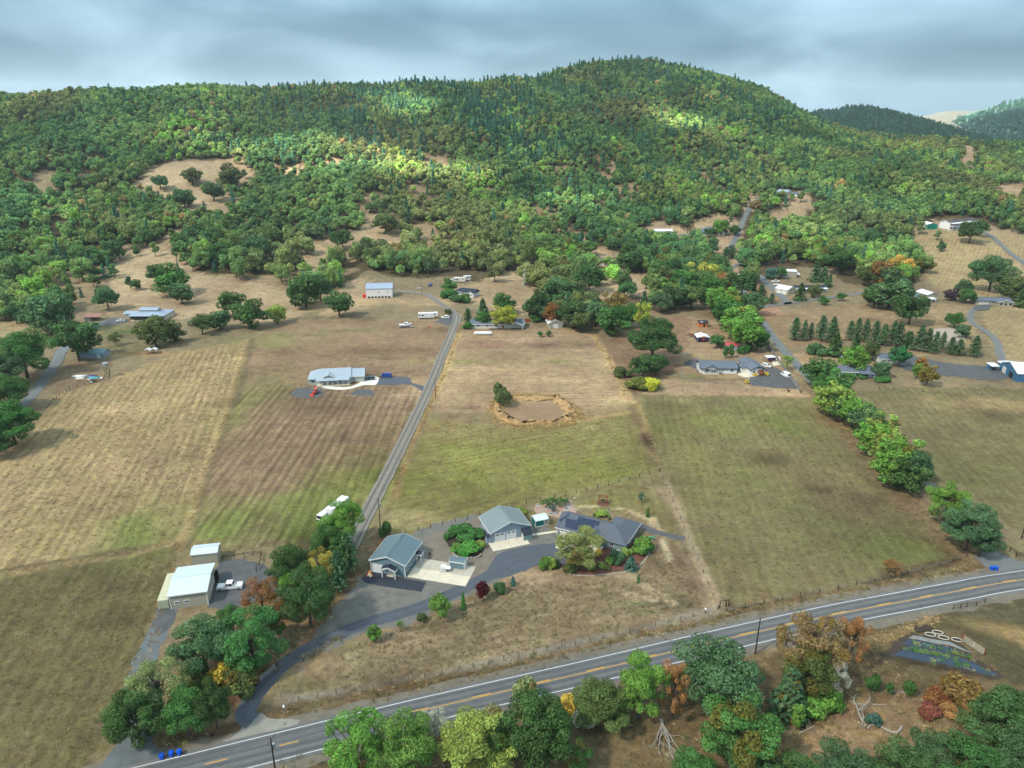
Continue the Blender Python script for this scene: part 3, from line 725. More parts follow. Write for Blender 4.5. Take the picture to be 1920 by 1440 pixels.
# centre line: dashed to the left, a solid line with dashes beside it to the right
CL, s_acc, seg = HWL, 0.0, []
cum = [0.0]
for a, b in zip(CL[:-1], CL[1:]): cum.append(cum[-1] + (b - a).length)
def sub(L, s0, s1, off):
    q = [p for p, s in zip(offset_line(L, off), cum) if s0 <= s <= s1]
    return q
i0 = min(range(len(CL)), key=lambda i: (CL[i] - Vector((HW[2].x, HW[2].y))).length)
ribbon('centre_line', sub(CL, cum[i0], 1e9, 0.0), 0.17, 0.095, M['yellow_paint'])
fine = spline([Vector((p.x, p.y)) for p in CL], 0.6)
cumf = [0.0]
for a, b in zip(fine[:-1], fine[1:]): cumf.append(cumf[-1] + (b - a).length)
j0 = min(range(len(fine)), key=lambda i: (fine[i] - Vector((HW[1].x, HW[1].y))).length)
for k in range(-4, 26):
    s0 = cumf[j0] - 2.3 + 12.4 * k
    q = [p for p, s in zip(offset_line(fine, 0.0 if s0 < cum[i0] - 3 else 0.3), cumf) if s0 <= s <= s0 + 4.6]
    if len(q) > 2: ribbon('centre_dash', q, 0.2, 0.098, M['yellow_paint'])

def road(name, px, w, m, z=None, ragged=0.12, w_end=None):
    P = W(px); far = max(p.y for p in P) > 400
    return ribbon(name, spline(P, 3.0), w, (0.22 if far else 0.06) if z is None else z, m, ragged, cross=3, w_end=w_end)
road('lane', [(604, 1100), (640, 1055), (664, 1012), (690, 960), (740, 862), (800, 738), (830, 665), (856, 600), (852, 588), (820, 566), (800, 553), (770, 548), (738, 546)], 4.6, m_lane)
area('gravel_yard', [(815, 604), (850, 612), (866, 600), (856, 584), (840, 590)], 0.10, M['gravel_dark'], 0.2)
road('lane', [(1572, 770), (1530, 722), (1500, 690), (1478, 667), (1455, 640), (1438, 617), (1424, 598), (1408, 578), (1392, 545), (1372, 515), (1356, 498), (1350, 484), (1362, 476), (1382, 440), (1400, 400), (1422, 372)], 5.0, m_tar)
road('lane', [(1424, 577), (1470, 570), (1530, 562), (1600, 552), (1640, 548)], 4.2, m_tar)
road('lane', [(1480, 572), (1462, 552), (1440, 532), (1420, 516), (1395, 513)], 5.5, m_tar)
road('lane', [(1350, 500), (1365, 505), (1395, 490)], 3.5, m_tar)
road('lane', [(1882, 680), (1876, 668), (1868, 640), (1846, 620), (1822, 605), (1820, 590), (1830, 576)], 3.6, m_tar)
road('lane', [(1990, 540), (1920, 494), (1880, 462), (1846, 436), (1836, 428)], 5.0, m_tar)
road('lane', [(1215, 440), (1295, 440), (1300, 432)], 4, m_tar)
area('gravel_yard', [(1826, 574), (1858, 571), (1850, 582), (1828, 582)], 0.25, M['gravel_dark'], 0.3)
area('gravel_yard', [(1715, 560), (1735, 555), (1745, 575), (1720, 572)], 0.25, M['gravel_dark'], 0.3)
area('gravel_yard', [(1680, 660), (1770, 680), (1880, 690), (1880, 712), (1770, 705), (1690, 690)], 0.08, M['gravel_dark'], 0.6)
area('gravel_yard', [(1745, 618), (1790, 616), (1810, 640), (1770, 650), (1740, 636)], 0.10, mat('pale_arena_sand', lin((168, 158, 142)), 0.95, 0.15, 0.3), 0.4)
road('lane', [(-30, 830), (46, 757), (100, 690), (118, 655), (140, 642), (165, 622), (190, 606), (215, 601)], 4.2, m_tar, w_end=5.5)
area('gravel_yard', [(196, 612), (205, 598), (240, 600), (232, 606)], 0.25, M['gravel_dark'], 0.3)
# white house drive
area('drive', [(706, 722), (718, 708), (766, 708), (772, 718), (800, 726), (800, 738), (770, 722), (740, 722)], 0.07, m_drive, 0.12)
area('concrete_path', [(606, 728), (606, 724), (650, 726), (672, 719), (681, 708), (700, 706), (710, 709), (704, 722), (685, 722), (655, 730), (630, 731)], 0.10, mat('white_concrete', lin((214, 210, 200)), 0.9, 0.08, 0.5), 0.05)
area('gravel_yard', [(556, 728), (600, 728), (604, 742), (570, 746), (545, 740)], 0.06, M['gravel_dark'], 0.3)
area('gravel_yard', [(652, 741), (672, 731), (690, 730), (700, 742)], 0.06, M['gravel_dark'], 0.3)
# grey-roofed house yard
area('gravel_yard', [(1395, 716), (1412, 706), (1440, 690), (1456, 690), (1480, 705), (1498, 727), (1450, 727), (1410, 722)], 0.07, M['gravel_dark'], 0.3)
area('gravel_yard', [(1280, 682), (1300, 672), (1312, 676), (1318, 690), (1300, 690)], 0.06, M['gravel_dark'], 0.3)
area('concrete_path', [(1383, 703), (1384, 674), (1396, 670), (1404, 700), (1420, 706), (1395, 708)], 0.10, M['concrete'], 0.03, smooth=False)
area('concrete_path', [(1444, 672), (1462, 668), (1466, 684), (1450, 686)], 0.10, M['concrete'], 0.03, smooth=False)
road('kerb_strip', [(1276, 690), (1284, 708), (1310, 714), (1345, 717), (1384, 720)], 0.9, mat('stone_edging', lin((120, 112, 100)), 0.9, 0.3, 1), 0.12)
# the property
area('gravel_yard', [(672, 1088), (700, 1068), (770, 1000), (900, 965), (960, 985), (1010, 985), (1046, 1004), (1050, 1045), (960, 1075), (880, 1115), (790, 1160), (690, 1185), (606, 1225), (560, 1240), (620, 1150)], 0.03, M['gravel'], 0.5)
area('gravel_yard', [(795, 1010), (900, 970), (912, 1000), (930, 1050), (905, 1110), (860, 1100), (800, 1060)], 0.034, mat('brown_gravel', lin((122, 112, 100)), 0.95, 0.25, 0.4), 0.4)
DRV = [(475, 1352), (462, 1345), (466, 1322), (492, 1286), (540, 1240), (600, 1205), (690, 1168), (790, 1138), (880, 1098), (945, 1066), (1000, 1048), (1062, 1050)]
ribbon('drive', spline(W(DRV), 2.0), 3.9, 0.06, m_drive, 0.08, cross=3)
area('drive', [(905, 1086), (935, 1040), (1005, 1022), (1050, 1022), (1056, 1056), (1010, 1060), (950, 1082)], 0.055, m_drive, 0.06)
area('fresh_asphalt', [(677, 1084), (694, 1070), (765, 1086), (799, 1092), (790, 1110), (720, 1100), (682, 1093)], 0.066, M['seal'], 0.05, smooth=False)
ribbon('drive', spline(W([(1196, 985), (1230, 998), (1262, 1006), (1284, 1010)]), 2.0), 2.6, 0.05, M['gravel_dark'], 0.15)
area('drive_apron', [(420, 1392), (452, 1370), (462, 1345), (490, 1338), (520, 1345), (560, 1352), (530, 1378)], 0.052, mat('dusty_gravel', lin((140, 138, 128)), 0.95, 0.18, 0.3), 0.3)
area('gravel_yard', [(1828, 1045), (1850, 1030), (1890, 1045), (1930, 1060), (1930, 1078), (1862, 1073)], 0.052, m_tar, 0.3)
ribbon('lane', spline(W([(1880, 1062), (1860, 1036), (1800, 975), (1740, 905)]), 3.0), 3.4, 0.05, m_tar, 0.2, cross=3)
# neighbour's yard on the left
area('gravel_yard', [(402, 1075), (420, 1050), (470, 1052), (520, 1075), (530, 1100), (480, 1128), (395, 1140), (400, 1100)], 0.05, M['gravel_dark'], 0.4)
area('gravel_yard', [(286, 1172), (298, 1140), (330, 1146), (326, 1165), (300, 1190)], 0.05, M['gravel_dark'], 0.3)
ribbon('lane', spline(W([(320, 1140), (292, 1190), (268, 1250), (262, 1300), (258, 1350), (255, 1400), (262, 1460)]), 2.0), 4.0, 0.04, mat('grey_blue_gravel', lin((96, 104, 106)), 0.95, 0.25, 0.4), 0.3, cross=3, w_end=7)
area('gravel_yard', [(186, 1440), (225, 1390), (270, 1370), (290, 1400), (296, 1440), (280, 1500), (150, 1500)], 0.045, mat('grey_blue_gravel', lin((96, 104, 106))), 0.3)

# concrete slabs poured in bays, each bay a piece of its own with a joint round it
def bays(name, label, origin, rz, w, d, nx, ny, m, z=0.12):
    t = tag(bpy.data.objects.new(name, None), kind='structure'); COL.objects.link(t); t.location = origin; t.rotation_euler = (0, 0, rz)
    cw, cd = w / nx, d / ny
    for i in range(nx):
        for j in range(ny):
            bm = bmesh.new(); box(bm, i * cw + .03, (i + 1) * cw - .03, j * cd + .03, (j + 1) * cd - .03, -0.05, z + RNG.uniform(-.008, .008))
            build('concrete_bay', bm, m[(i * 3 + j) % len(m)], t)
    return t
def frame_px(a, b):
    A, B = at(*a), at(*b); d = B - A
    return A, math.atan2(d.y, d.x), d.length
c1, c2 = M['concrete'], M['concrete_grey']
bays('concrete_slab', '', (-26.6, 151.9, 0), R(-15), 15.6, 8.6, 4, 2, [c1, c2, c2])
bays('concrete_slab', '', (-5.0, 163.2, 0), R(20.5), 10.6, 4.4, 4, 1, [c1])
bays('concrete_slab', '', (11.6, 165.0, 0), R(-28), 6.4, 5.0, 2, 1, [c1])
bays('concrete_path', '', (5.6, 170.9, 0), R(14), 7.4, 1.0, 6, 1, [c1])
# ------------------------------------------------------------------ buildings
class House:
    """local frame: x along the front from its left corner, y to the back, z up"""
    def __init__(s, name, label, cat, a, b=None, rz=None, w=None, group=None):
        if b is not None: o, rz, s.w = frame_px(a, b)
        else: o, s.w = Vector(a), w
        o.z = ground_z(o.x, o.y)
        s.o, s.rz = o, rz
        # stand on the lowest ground under the footprint; the plinth goes down into it
        s.root = thing(name, label, cat, o, rz, group)
    def part(s, name, bm, m, parent=None, label=None):
        o = build(name, bm, m, parent or s.root)
        if label: o['label'] = label
        return o
    def wall(s, x0, x1, y0, y1, h, m, gable=None, pitch=0.33, z0=-1.0, name='wall', ridge=0.5):
        bm = bmesh.new()
        if gable == 'y':   # ridge along y: gables at front and back
            xm = x0 + (x1 - x0) * ridge; hp = h + (x1 - x0) * min(ridge, 1 - ridge) * pitch if ridge == .5 else h + (x1 - x0) * ridge * pitch
            f = [bm.verts.new(p) for p in ((x0, y0, z0), (x1, y0, z0), (x1, y0, h), (xm, y0, hp), (x0, y0, h))]
            k = [bm.verts.new(p) for p in ((x0, y1, z0), (x1, y1, z0), (x1, y1, h), (xm, y1, hp), (x0, y1, h))]
        elif gable == 'x':
            ym = y0 + (y1 - y0) * ridge; hp = h + (y1 - y0) * 0.5 * pitch
            f = [bm.verts.new(p) for p in ((x1, y0, z0), (x1, y1, z0), (x1, y1, h), (x1, ym, hp), (x1, y0, h))]
            k = [bm.verts.new(p) for p in ((x0, y0, z0), (x0, y1, z0), (x0, y1, h), (x0, ym, hp), (x0, y0, h))]
        else:
            f = [bm.verts.new(p) for p in ((x0, y0, z0), (x1, y0, z0), (x1, y0, h), (x0, y0, h))]
            k = [bm.verts.new(p) for p in ((x0, y1, z0), (x1, y1, z0), (x1, y1, h), (x0, y1, h))]
        n = len(f); bm.faces.new(f); bm.faces.new(k[::-1])
        for i in range(n): bm.faces.new((f[i], k[i], k[(i + 1) % n], f[(i + 1) % n]))
        bmesh.ops.recalc_face_normals(bm, faces=bm.faces)
        return s.part(name, bm, m)
    def roof(s, x0, x1, y0, y1, h, pitch, axis, m, over=0.45, th=0.14, trim=None, name='roof', up=0.02):
        """two pitched slabs meeting at a ridge along axis; trim = material of the barge boards"""
        bm = bmesh.new(); h = h + up
        if axis == 'y':
            xm = (x0 + x1) / 2; hp = h + (x1 - x0) / 2 * pitch; e = h - over * pitch
            a, b = y0 - over, y1 + over
            slab(bm, [(x0 - over, a, e), (xm, a, hp), (xm, b, hp), (x0 - over, b, e)], th)
            slab(bm, [(xm, a, hp), (x1 + over, a, e), (x1 + over, b, e), (xm, b, hp)], th)
        else:
            ym = (y0 + y1) / 2; hp = h + (y1 - y0) / 2 * pitch; e = h - over * pitch
            a, b = x0 - over, x1 + over
            slab(bm, [(a, y0 - over, e), (b, y0 - over, e), (b, ym, hp), (a, ym, hp)], th)
            slab(bm, [(a, ym, hp), (b, ym, hp), (b, y1 + over, e), (a, y1 + over, e)], th)
        for v in bm.verts: v.co.z += th
        bmesh.ops.recalc_face_normals(bm, faces=bm.faces)
        r = s.part(name, bm, m)
        if trim:
            bm = bmesh.new(); q = 0.05
            if axis == 'y':
                for yy in (y0 - over - q, y1 + over):
                    for (xa, za, xb, zb) in ((x0 - over, e, xm, hp), (xm, hp, x1 + over, e)):
                        hexa(bm, [(xa, yy, za - .16), (xb, yy, zb - .16), (xb, yy + q, zb - .16), (xa, yy + q, za - .16)], [(xa, yy, za + th + .03), (xb, yy, zb + th + .03), (xb, yy + q, zb + th + .03), (xa, yy + q, za + th + .03)])
                for xx in (x0 - over - q, x1 + over): box(bm, xx, xx + q, y0 - over, y1 + over, e - .14, e + th + .01)
            else:
                for xx in (x0 - over - q, x1 + over):
                    for (ya, za, yb, zb) in ((y0 - over, e, ym, hp), (ym, hp, y1 + over, e)):
                        hexa(bm, [(xx, ya, za - .16), (xx + q, ya, za - .16), (xx + q, yb, zb - .16), (xx, yb, zb - .16)], [(xx, ya, za + th + .03), (xx + q, ya, za + th + .03), (xx + q, yb, zb + th + .03), (xx, yb, zb + th + .03)])
                for yy in (y0 - over - q, y1 + over): box(bm, x0 - over, x1 + over, yy, yy + q, e - .14, e + th + .01)
            s.part('barge_board', bm, trim)
        bm = bmesh.new()
        if axis == 'y': box(bm, xm - .16, xm + .16, y0 - over, y1 + over, hp + th - .02, hp + th + .06)
        else: box(bm, x0 - over, x1 + over, ym - .16, ym + .16, hp + th - .02, hp + th + .06)
        s.part('ridge_cap', bm, m, r)
        return r
    def hip(s, x0, x1, y0, y1, h, pitch, m, over=0.45, name='roof', th=0.14, hips=(1, 1, 1, 1)):
        """hipped roof as one closed shell; hips = left, right, front, back sloped (else gable) along the ridge ends"""
        bm = bmesh.new(); X0, X1, Y0, Y1 = x0 - over, x1 + over, y0 - over, y1 + over; e = h - over * pitch
        if X1 - X0 >= Y1 - Y0:
            r = (Y1 - Y0) / 2; a = (X0 + (r if hips[0] else 0), (Y0 + Y1) / 2, e + r * pitch); b = (X1 - (r if hips[1] else 0), (Y0 + Y1) / 2, e + r * pitch)
            c = [(X0, Y0, e), (X1, Y0, e), (X1, Y1, e), (X0, Y1, e)]
            fs = [(c[0], c[1], b, a), (c[1], c[2], b), (c[2], c[3], a, b), (c[3], c[0], a)]
        else:
            r = (X1 - X0) / 2; a = ((X0 + X1) / 2, Y0 + (r if hips[2] else 0), e + r * pitch); b = ((X0 + X1) / 2, Y1 - (r if hips[3] else 0), e + r * pitch)
            c = [(X0, Y0, e), (X1, Y0, e), (X1, Y1, e), (X0, Y1, e)]
            fs = [(c[0], c[1], a), (c[1], c[2], b, a), (c[2], c[3], b), (c[3], c[0], a, b)]
        for f in fs:
            up = [(p[0], p[1], p[2] + th) for p in f]; bm.faces.new([bm.verts.new(p) for p in up])
        for i in range(4):
            p, q = c[i], c[(i + 1) % 4]
            bm.faces.new([bm.verts.new(v) for v in (p, q, (q[0], q[1], q[2] + th), (p[0], p[1], p[2] + th))])
        bm.faces.new([bm.verts.new(v) for v in c[::-1]])
        bmesh.ops.remove_doubles(bm, verts=bm.verts, dist=1e-4); bmesh.ops.recalc_face_normals(bm, faces=bm.faces)
        return s.part(name, bm, m)
    def shed_roof(s, x0, x1, y0, y1, hf, hb, m, over=0.3, th=0.12, name='roof', axis='y'):
        bm = bmesh.new()
        if axis == 'y':
            k = (hb - hf) / (y1 - y0); zf, zb = hf - k * over, hb + k * over
            slab(bm, [(x0 - over, y0 - over, zf), (x1 + over, y0 - over, zf), (x1 + over, y1 + over, zb), (x0 - over, y1 + over, zb)], th)
        else:
            k = (hb - hf) / (x1 - x0); zf, zb = hf - k * over, hb + k * over
            slab(bm, [(x0 - over, y0 - over, zf), (x1 + over, y0 - over, zb), (x1 + over, y1 + over, zb), (x0 - over, y1 + over, zf)], th)
        for v in bm.verts: v.co.z += th + 0.02
        bmesh.ops.recalc_face_normals(bm, faces=bm.faces)
        return s.part(name, bm, m)
    def _face(s, face, at_):
        """point(u, z, d): u along the wall, z up, d outward"""
        if face == 'front': return lambda u, z, d: (u, at_ - d, z)
        if face == 'back': return lambda u, z, d: (u, at_ + d, z)
        if face == 'right': return lambda u, z, d: (at_ + d, u, z)
        return lambda u, z, d: (at_ - d, u, z)
    def _box(s, bm, P, u0, u1, z0, z1, d0, d1):
        a = [P(u0, z0, d0), P(u1, z0, d0), P(u1, z0, d1), P(u0, z0, d1)]; b = [P(u0, z1, d0), P(u1, z1, d0), P(u1, z1, d1), P(u0, z1, d1)]
        hexa(bm, a, b)
    def window(s, face, at_, u, z, w, h, panes=2, fr=None, name='window'):
        P = s._face(face, at_); bm = bmesh.new(); t = 0.12
        s._box(bm, P, u, u + w, z, z + t, -.02, .07); s._box(bm, P, u, u + w, z + h - t, z + h, -.02, .07)
        s._box(bm, P, u, u + t, z + t, z + h - t, -.02, .07); s._box(bm, P, u + w - t, u + w, z + t, z + h - t, -.02, .07)
        for i in range(1, panes):
            c = u + w * i / panes; s._box(bm, P, c - .04, c + .04, z + t, z + h - t, -.02, .06)
        bmesh.ops.recalc_face_normals(bm, faces=bm.faces)
        f = s.part(name, bm, fr or M['white'])
        for i in range(panes):
            a = u + t + (w - 2 * t) * i / panes; b = u + t + (w - 2 * t) * (i + 1) / panes
            bm = bmesh.new(); s._box(bm, P, a, b, z + t, z + h - t, -.02, .03); bmesh.ops.recalc_face_normals(bm, faces=bm.faces); s.part('pane', bm, M['glass'], f)
        return f
    def door(s, face, at_, u, w, h, m=None, name='door', glass=False):
        P = s._face(face, at_); bm = bmesh.new()
        s._box(bm, P, u, u + w, 0, h, -.02, .05); bmesh.ops.recalc_face_normals(bm, faces=bm.faces)
        d = s.part(name, bm, m or M['white'])
        bm = bmesh.new()
        for (a, b, c, e) in ((u - .12, u, 0, h + .12), (u + w, u + w + .12, 0, h + .12), (u, u + w, h, h + .12)): s._box(bm, P, a, b, c, e, -.02, .07)
        bmesh.ops.recalc_face_normals(bm, faces=bm.faces); s.part('frame', bm, M['white'], d)
        if glass:
            bm = bmesh.new(); s._box(bm, P, u + .12, u + w - .12, .25, h - .15, .05, .06); bmesh.ops.recalc_face_normals(bm, faces=bm.faces); s.part('pane', bm, M['glass'], d)
        bm = bmesh.new(); s._box(bm, P, u + w - .16, u + w - .08, 1.0, 1.1, .05, .1); bmesh.ops.recalc_face_normals(bm, faces=bm.faces); s.part('handle', bm, M['chrome'], d)
        return d
    def garage_door(s, face, at_, u, w, h, m=None, lights=0, sections=4):
        P = s._face(face, at_); bm = bmesh.new()
        for (a, b, c, e) in ((u - .14, u, 0, h + .14), (u + w, u + w + .14, 0, h + .14), (u, u + w, h, h + .14)): s._box(bm, P, a, b, c, e, -.02, .06)
        bmesh.ops.recalc_face_normals(bm, faces=bm.faces); g = s.part('garage_door', bm, M['white'])
        for i in range(sections):
            bm = bmesh.new(); s._box(bm, P, u, u + w, h * i / sections + .015, h * (i + 1) / sections - .015, -.03, .035); bmesh.ops.recalc_face_normals(bm, faces=bm.faces); s.part('panel', bm, m or M['white'], g)
        for i in range(lights):
            c = u + w * (i + .5) / lights; bm = bmesh.new(); s._box(bm, P, c - w / lights * .32, c + w / lights * .32, h * .80, h * .93, .035, .05); bmesh.ops.recalc_face_normals(bm, faces=bm.faces); s.part('pane', bm, M['glass'], g)
        return g
    def post(s, x, y, z1, m=None, w=0.16, z0=0.0, name='post', parent=None):
        return s.part(name, BM(box, x - w / 2, x + w / 2, y - w / 2, y + w / 2, z0, z1), m or M['white'], parent)
    def corners(s, x0, x1, y0, y1, h, m=None):
        for (x, y) in ((x0, y0), (x1, y0), (x1, y1), (x0, y1)):
            s.part('corner_board', BM(box, x - .09, x + .09, y - .09, y + .09, -.02, h - .04), m or M['white'])
    def chimney(s, x, y, z0, z1, m=None, w=.5):
        c = s.part('chimney', BM(box, x - w / 2, x + w / 2, y - w / 2, y + w / 2, z0, z1), m or M['stone'])
        s.part('chimney_cap', BM(box, x - w * .62, x + w * .62, y - w * .62, y + w * .62, z1, z1 + .1), M['galv'], c)
    def vent(s, x, y, z, m=None):
        s.part('roof_vent', BM(tube, (x, y, z - .4), (x, y, z + .35), .09, n=6), m or M['galv'])

# 1 workshop with the blue-grey metal roof
b = House('workshop', 'grey blue workshop with metal roof, porch and white roll door, left of the concrete slab', 'workshop', (-36.0, 154.2, 0), rz=R(-15), w=9.3)
b.wall(0, 9.3, 0, 10.6, 3.7, M['blue_wall'], 'y', .36); b.roof(0, 9.3, 0, 10.6, 3.7, .36, 'y', M['teal_roof'], .4, trim=M['white']); b.corners(0, 9.3, 0, 10.6, 3.7)
b.garage_door('front', 0, .5, 2.5, 2.5); b.door('front', 0, 4.7, 1.5, 2.2, name='double_door')
b.window('right', 9.3, .9, 1.2, 1.3, 1.0); b.window('right', 9.3, 3.2, 1.2, 1.3, 1.0); b.window('right', 9.3, 5.4, 1.2, 1.3, 1.0)
b.door('right', 9.3, 7.2, 1.0, 2.1)
P_ = b.roof(3.6, 7.4, -1.7, -.1, 2.5, .36, 'y', M['shingle_dark'], .15, trim=M['white'], name='porch_roof')
for x in (3.75, 7.25): b.post(x, -1.6, 2.5, w=.2)
b.roof(9.4, 11.0, 6.8, 8.6, 2.4, .36, 'x', M['shingle_dark'], .1, trim=M['white'], name='porch_roof')
for y in (6.9, 8.5): b.post(10.9, y, 2.4, w=.2)
b.part('step', BM(box, 4.5, 6.4, -.9, -.08, 0, .16), M['concrete'])
b.vent(2.5, 8.5, 3.7 + .36 * 2.5 + .3)

# 2 two-door garage
b = House('garage', 'pale grey two door garage with grey roof and small shed against its front', 'garage', (-5.7, 167.2, 0), rz=R(21), w=11.2)
b.wall(0, 11.2, 0, 8.6, 3.5, M['grey_wall'], 'y', .40); b.roof(0, 11.2, 0, 8.6, 3.5, .40, 'y', M['sage_roof'], .5, trim=M['white']); b.corners(0, 11.2, 0, 8.6, 3.5, M['grey_wall'])
b.garage_door('front', 0, 1.2, 2.7, 2.6, lights=2); b.garage_door('front', 0, 4.5, 2.7, 2.6, lights=2)
b.window('left', 0, 5.5, 1.3, 1.2, .9)
b.part('gable_lamp', BM(box, 5.45, 5.75, -.14, -.02, 4.3, 4.6), M['galv'])
b.part('closet_wall', BM(box, -1.15, -.03, .2, 1.7, -.3, 1.9), M['grey_wall']); b.shed_roof(-1.15, -.03, .2, 1.7, 1.75, 2.1, M['shingle_dark'], .1, name='closet_roof', axis='x')
g = House('lean_to_shed', 'small grey green lean-to shed with dark shingles standing before the garage wall', 'shed', (2.55, 170.1, 0), rz=R(21), w=2.6)
# stands on the apron, its back against the garage
g.wall(.0, 2.5, -1.9, -.12, 1.9, mat('lean_to_boards', lin((128, 156, 156)), .7, .06, .5)); g.shed_roof(0, 2.5, -1.9, -.12, 1.85, 2.7, M['shingle_dark'], .15)
g.door('left', 0, -1.5, .9, 1.7)

# 3 greenhouse
b = House('greenhouse', 'white framed greenhouse with teal shade cloth beside the two door garage', 'greenhouse', (6.7, 175.3, 0), rz=R(21), w=4.1)
m_pc = mat('milky_greenhouse_sheet', (0.62, 0.72, 0.70), 0.4, 0.1, 1.0)
for (x, y) in ((0, 0), (4.1, 0), (4.1, 3.4), (0, 3.4), (2.6, 0)): b.post(x, y, 2.0, w=.14)
for i in range(6):
    x = .05 + i * .8
    for s_ in (0, 1):
        bm = bmesh.new(); ya, yb = (-.1, 1.7) if s_ == 0 else (1.7, 3.5); za, zb = (2.0, 2.75) if s_ == 0 else (2.75, 2.0)
        if i < 5: hexa(bm, [(x - .02, ya, za), (x + .70, ya, za), (x + .70, yb, zb), (x - .02, yb, zb)], [(x - .02, ya, za + .04), (x + .70, ya, za + .04), (x + .70, yb, zb + .04), (x - .02, yb, zb + .04)]); b.part('roof_pane', bm, m_pc)
        bm = bmesh.new(); hexa(bm, [(x - .09, ya, za), (x - .02, ya, za), (x - .02, yb, zb), (x - .09, yb, zb)], [(x - .09, ya, za + .09), (x - .02, ya, za + .09), (x - .02, yb, zb + .09), (x - .09, yb, zb + .09)]); b.part('rafter', bm, M['white'])
for (n_, bx_, m_) in (('shade_panel', (.12, 2.5, -.05, .0, .35, 1.9), M['teal_cloth']), ('shade_panel', (-.05, .0, .2, 2.7, .35, 1.9), M['teal_cloth']), ('kick_board', (.08, 4.0, -.06, .02, .0, .3), M['white']), ('kick_board', (-.06, .02, .1, 3.3, .0, .3), M['white']), ('side_pane', (4.06, 4.12, .1, 3.3, .1, 1.95), m_pc), ('back_pane', (.1, 4.0, 3.36, 3.42, .1, 1.95), m_pc)):
    b.part(n_, BM(box, *bx_), m_)
for i in range(4): b.part('slat', BM(box, 2.7 + i * .36, 2.78 + i * .36, -.06, 0, .3, 1.95), M['offwhite'])
for i in range(4): b.part('shelf', BM(box, 2.68, 4.0, .1, .5, .5 + i * .4, .55 + i * .4), M['offwhite'])
for i in range(2): b.part('gable_sheet', BM(hexa, [(0.02 + i * 4.03, .05, 2.0), (.06 + i * 4.03, .05, 2.0), (.06 + i * 4.03, 3.35, 2.0), (.02 + i * 4.03, 3.35, 2.0)], [(0.02 + i * 4.03, 1.68, 2.72), (.06 + i * 4.03, 1.68, 2.72), (.06 + i * 4.03, 1.72, 2.72), (.02 + i * 4.03, 1.72, 2.72)]), M['white'])

# 4 main house
b = House('ranch_house', 'green grey ranch house with slate blue roof and solar panels behind the pale tree', 'house', (12.6, 171.6, 0), rz=R(-27.5), w=19.6)
GW = M['green_wall']
b.wall(0, 19.6, 0, 8.6, 2.7, GW); b.wall(13.4, 19.6, 8.6, 12.2, 2.7, GW, name='wing_wall')
PM = .52
ro = b.hip(0, 19.6, 0, 8.6, 2.72, PM, M['shingle'], .5, hips=(0, 1, 0, 0))
b.part('gable_wall', BM(hexa, [(-.02, .3, 2.6), (.02, .3, 2.6), (.02, 8.3, 2.6), (-.02, 8.3, 2.6)], [(-.02, 4.28, 4.75), (.02, 4.28, 4.75), (.02, 4.32, 4.75), (-.02, 4.32, 4.75)]), GW)
b.hip(13.0, 19.63, 1.0, 12.2, 2.74, PM * .93, M['shingle'], .5, name='wing_roof')
b.garage_door('front', 0, 1.0, 4.6, 2.2, lights=4); b.window('front', 0, .2, 1.3, .55, .8, 1)
# entry gable
b.wall(8.6, 13.6, -1.2, 3.0, 2.75, M['gable_green'], 'y', .5, z0=2.2, name='entry_gable'); b.roof(8.6, 13.6, -1.2, 3.4, 2.75, .5, 'y', M['shingle'], .35, trim=M['white'], name='entry_roof')
b.part('gable_band', BM(box, 8.6, 13.6, -1.27, -1.2, 2.55, 2.75), M['white'])
for x in (8.7, 11.2, 13.5): b.post(x, -1.1, 2.25, w=.24)
b.part('porch_floor', BM(box, 8.4, 13.8, -1.3, -.02, -.2, .18), M['concrete'])
b.part('step', BM(box, 11.4, 13.2, -2.0, -1.32, -.2, .1), M['concrete']); b.part('path_slab', BM(box, 11.4, 13.2, -4.6, -2.02, -.2, .06), M['concrete'])
b.window('front', 0, 9.0, .9, 1.6, 1.3, 2); b.door('front', 0, 11.6, 1.6, 2.1, M['glass'], glass=True, name='double_door')
b.window('front', 0, 15.2, 1.1, 1.5, 1.1, 2); b.window('right', 19.6, 3.5, 1.1, 1.2, 1.1, 2); b.window('right', 19.6, 8.2, 1.1, 1.4, 1.1, 2); b.window('left', 0, 3, 1.1, 1.2, 1.0, 2)
b.corners(0, 19.6, 0, 8.6, 2.6); b.part('gutter', BM(box, -.5, 8.2, -.62, -.5, 2.38, 2.58), M['white']); b.part('gutter', BM(box, 20.1, 20.2, 1.0, 12.6, 2.38, 2.58), M['white'])
# solar panels: three rows on the front slope, each panel a piece
pitch_a = math.atan(PM)
for r_, (n_, xs) in enumerate(((7, .9), (8, .4), (6, 3.5))):
    for i in range(n_):
        x = 1.2 + xs + i * 1.06; y0 = .15 + r_ * 1.45 * math.cos(pitch_a) * 1.02; y1 = y0 + 1.4 * math.cos(pitch_a)
        if x > 10: continue
        z0, z1 = 2.72 + PM * y0 + .22, 2.72 + PM * y1 + .22
        bm = bmesh.new(); hexa(bm, [(x, y0, z0), (x + 1.02, y0, z0), (x + 1.02, y1, z1), (x, y1, z1)], [(x, y0, z0 + .04), (x + 1.02, y0, z0 + .04), (x + 1.02, y1, z1 + .04), (x, y1, z1 + .04)])
        b.part('solar_panel', bm, M['solar'])
for i in range(4):
    bm = bmesh.new(); x = .0 + i * .45; y0 = 1.3 + i * .62; z0 = 2.72 + PM * y0 + .18; hexa(bm, [(x, y0, z0), (x + .6, y0, z0), (x + .6, y0 + .9, z0 + .9 * PM), (x, y0 + .9, z0 + .9 * PM)], [(x, y0, z0 + .03), (x + .6, y0, z0 + .03), (x + .6, y0 + .9, z0 + .9 * PM + .03), (x, y0 + .9, z0 + .9 * PM + .03)]); b.part('roof_patch', bm, M['solar'])
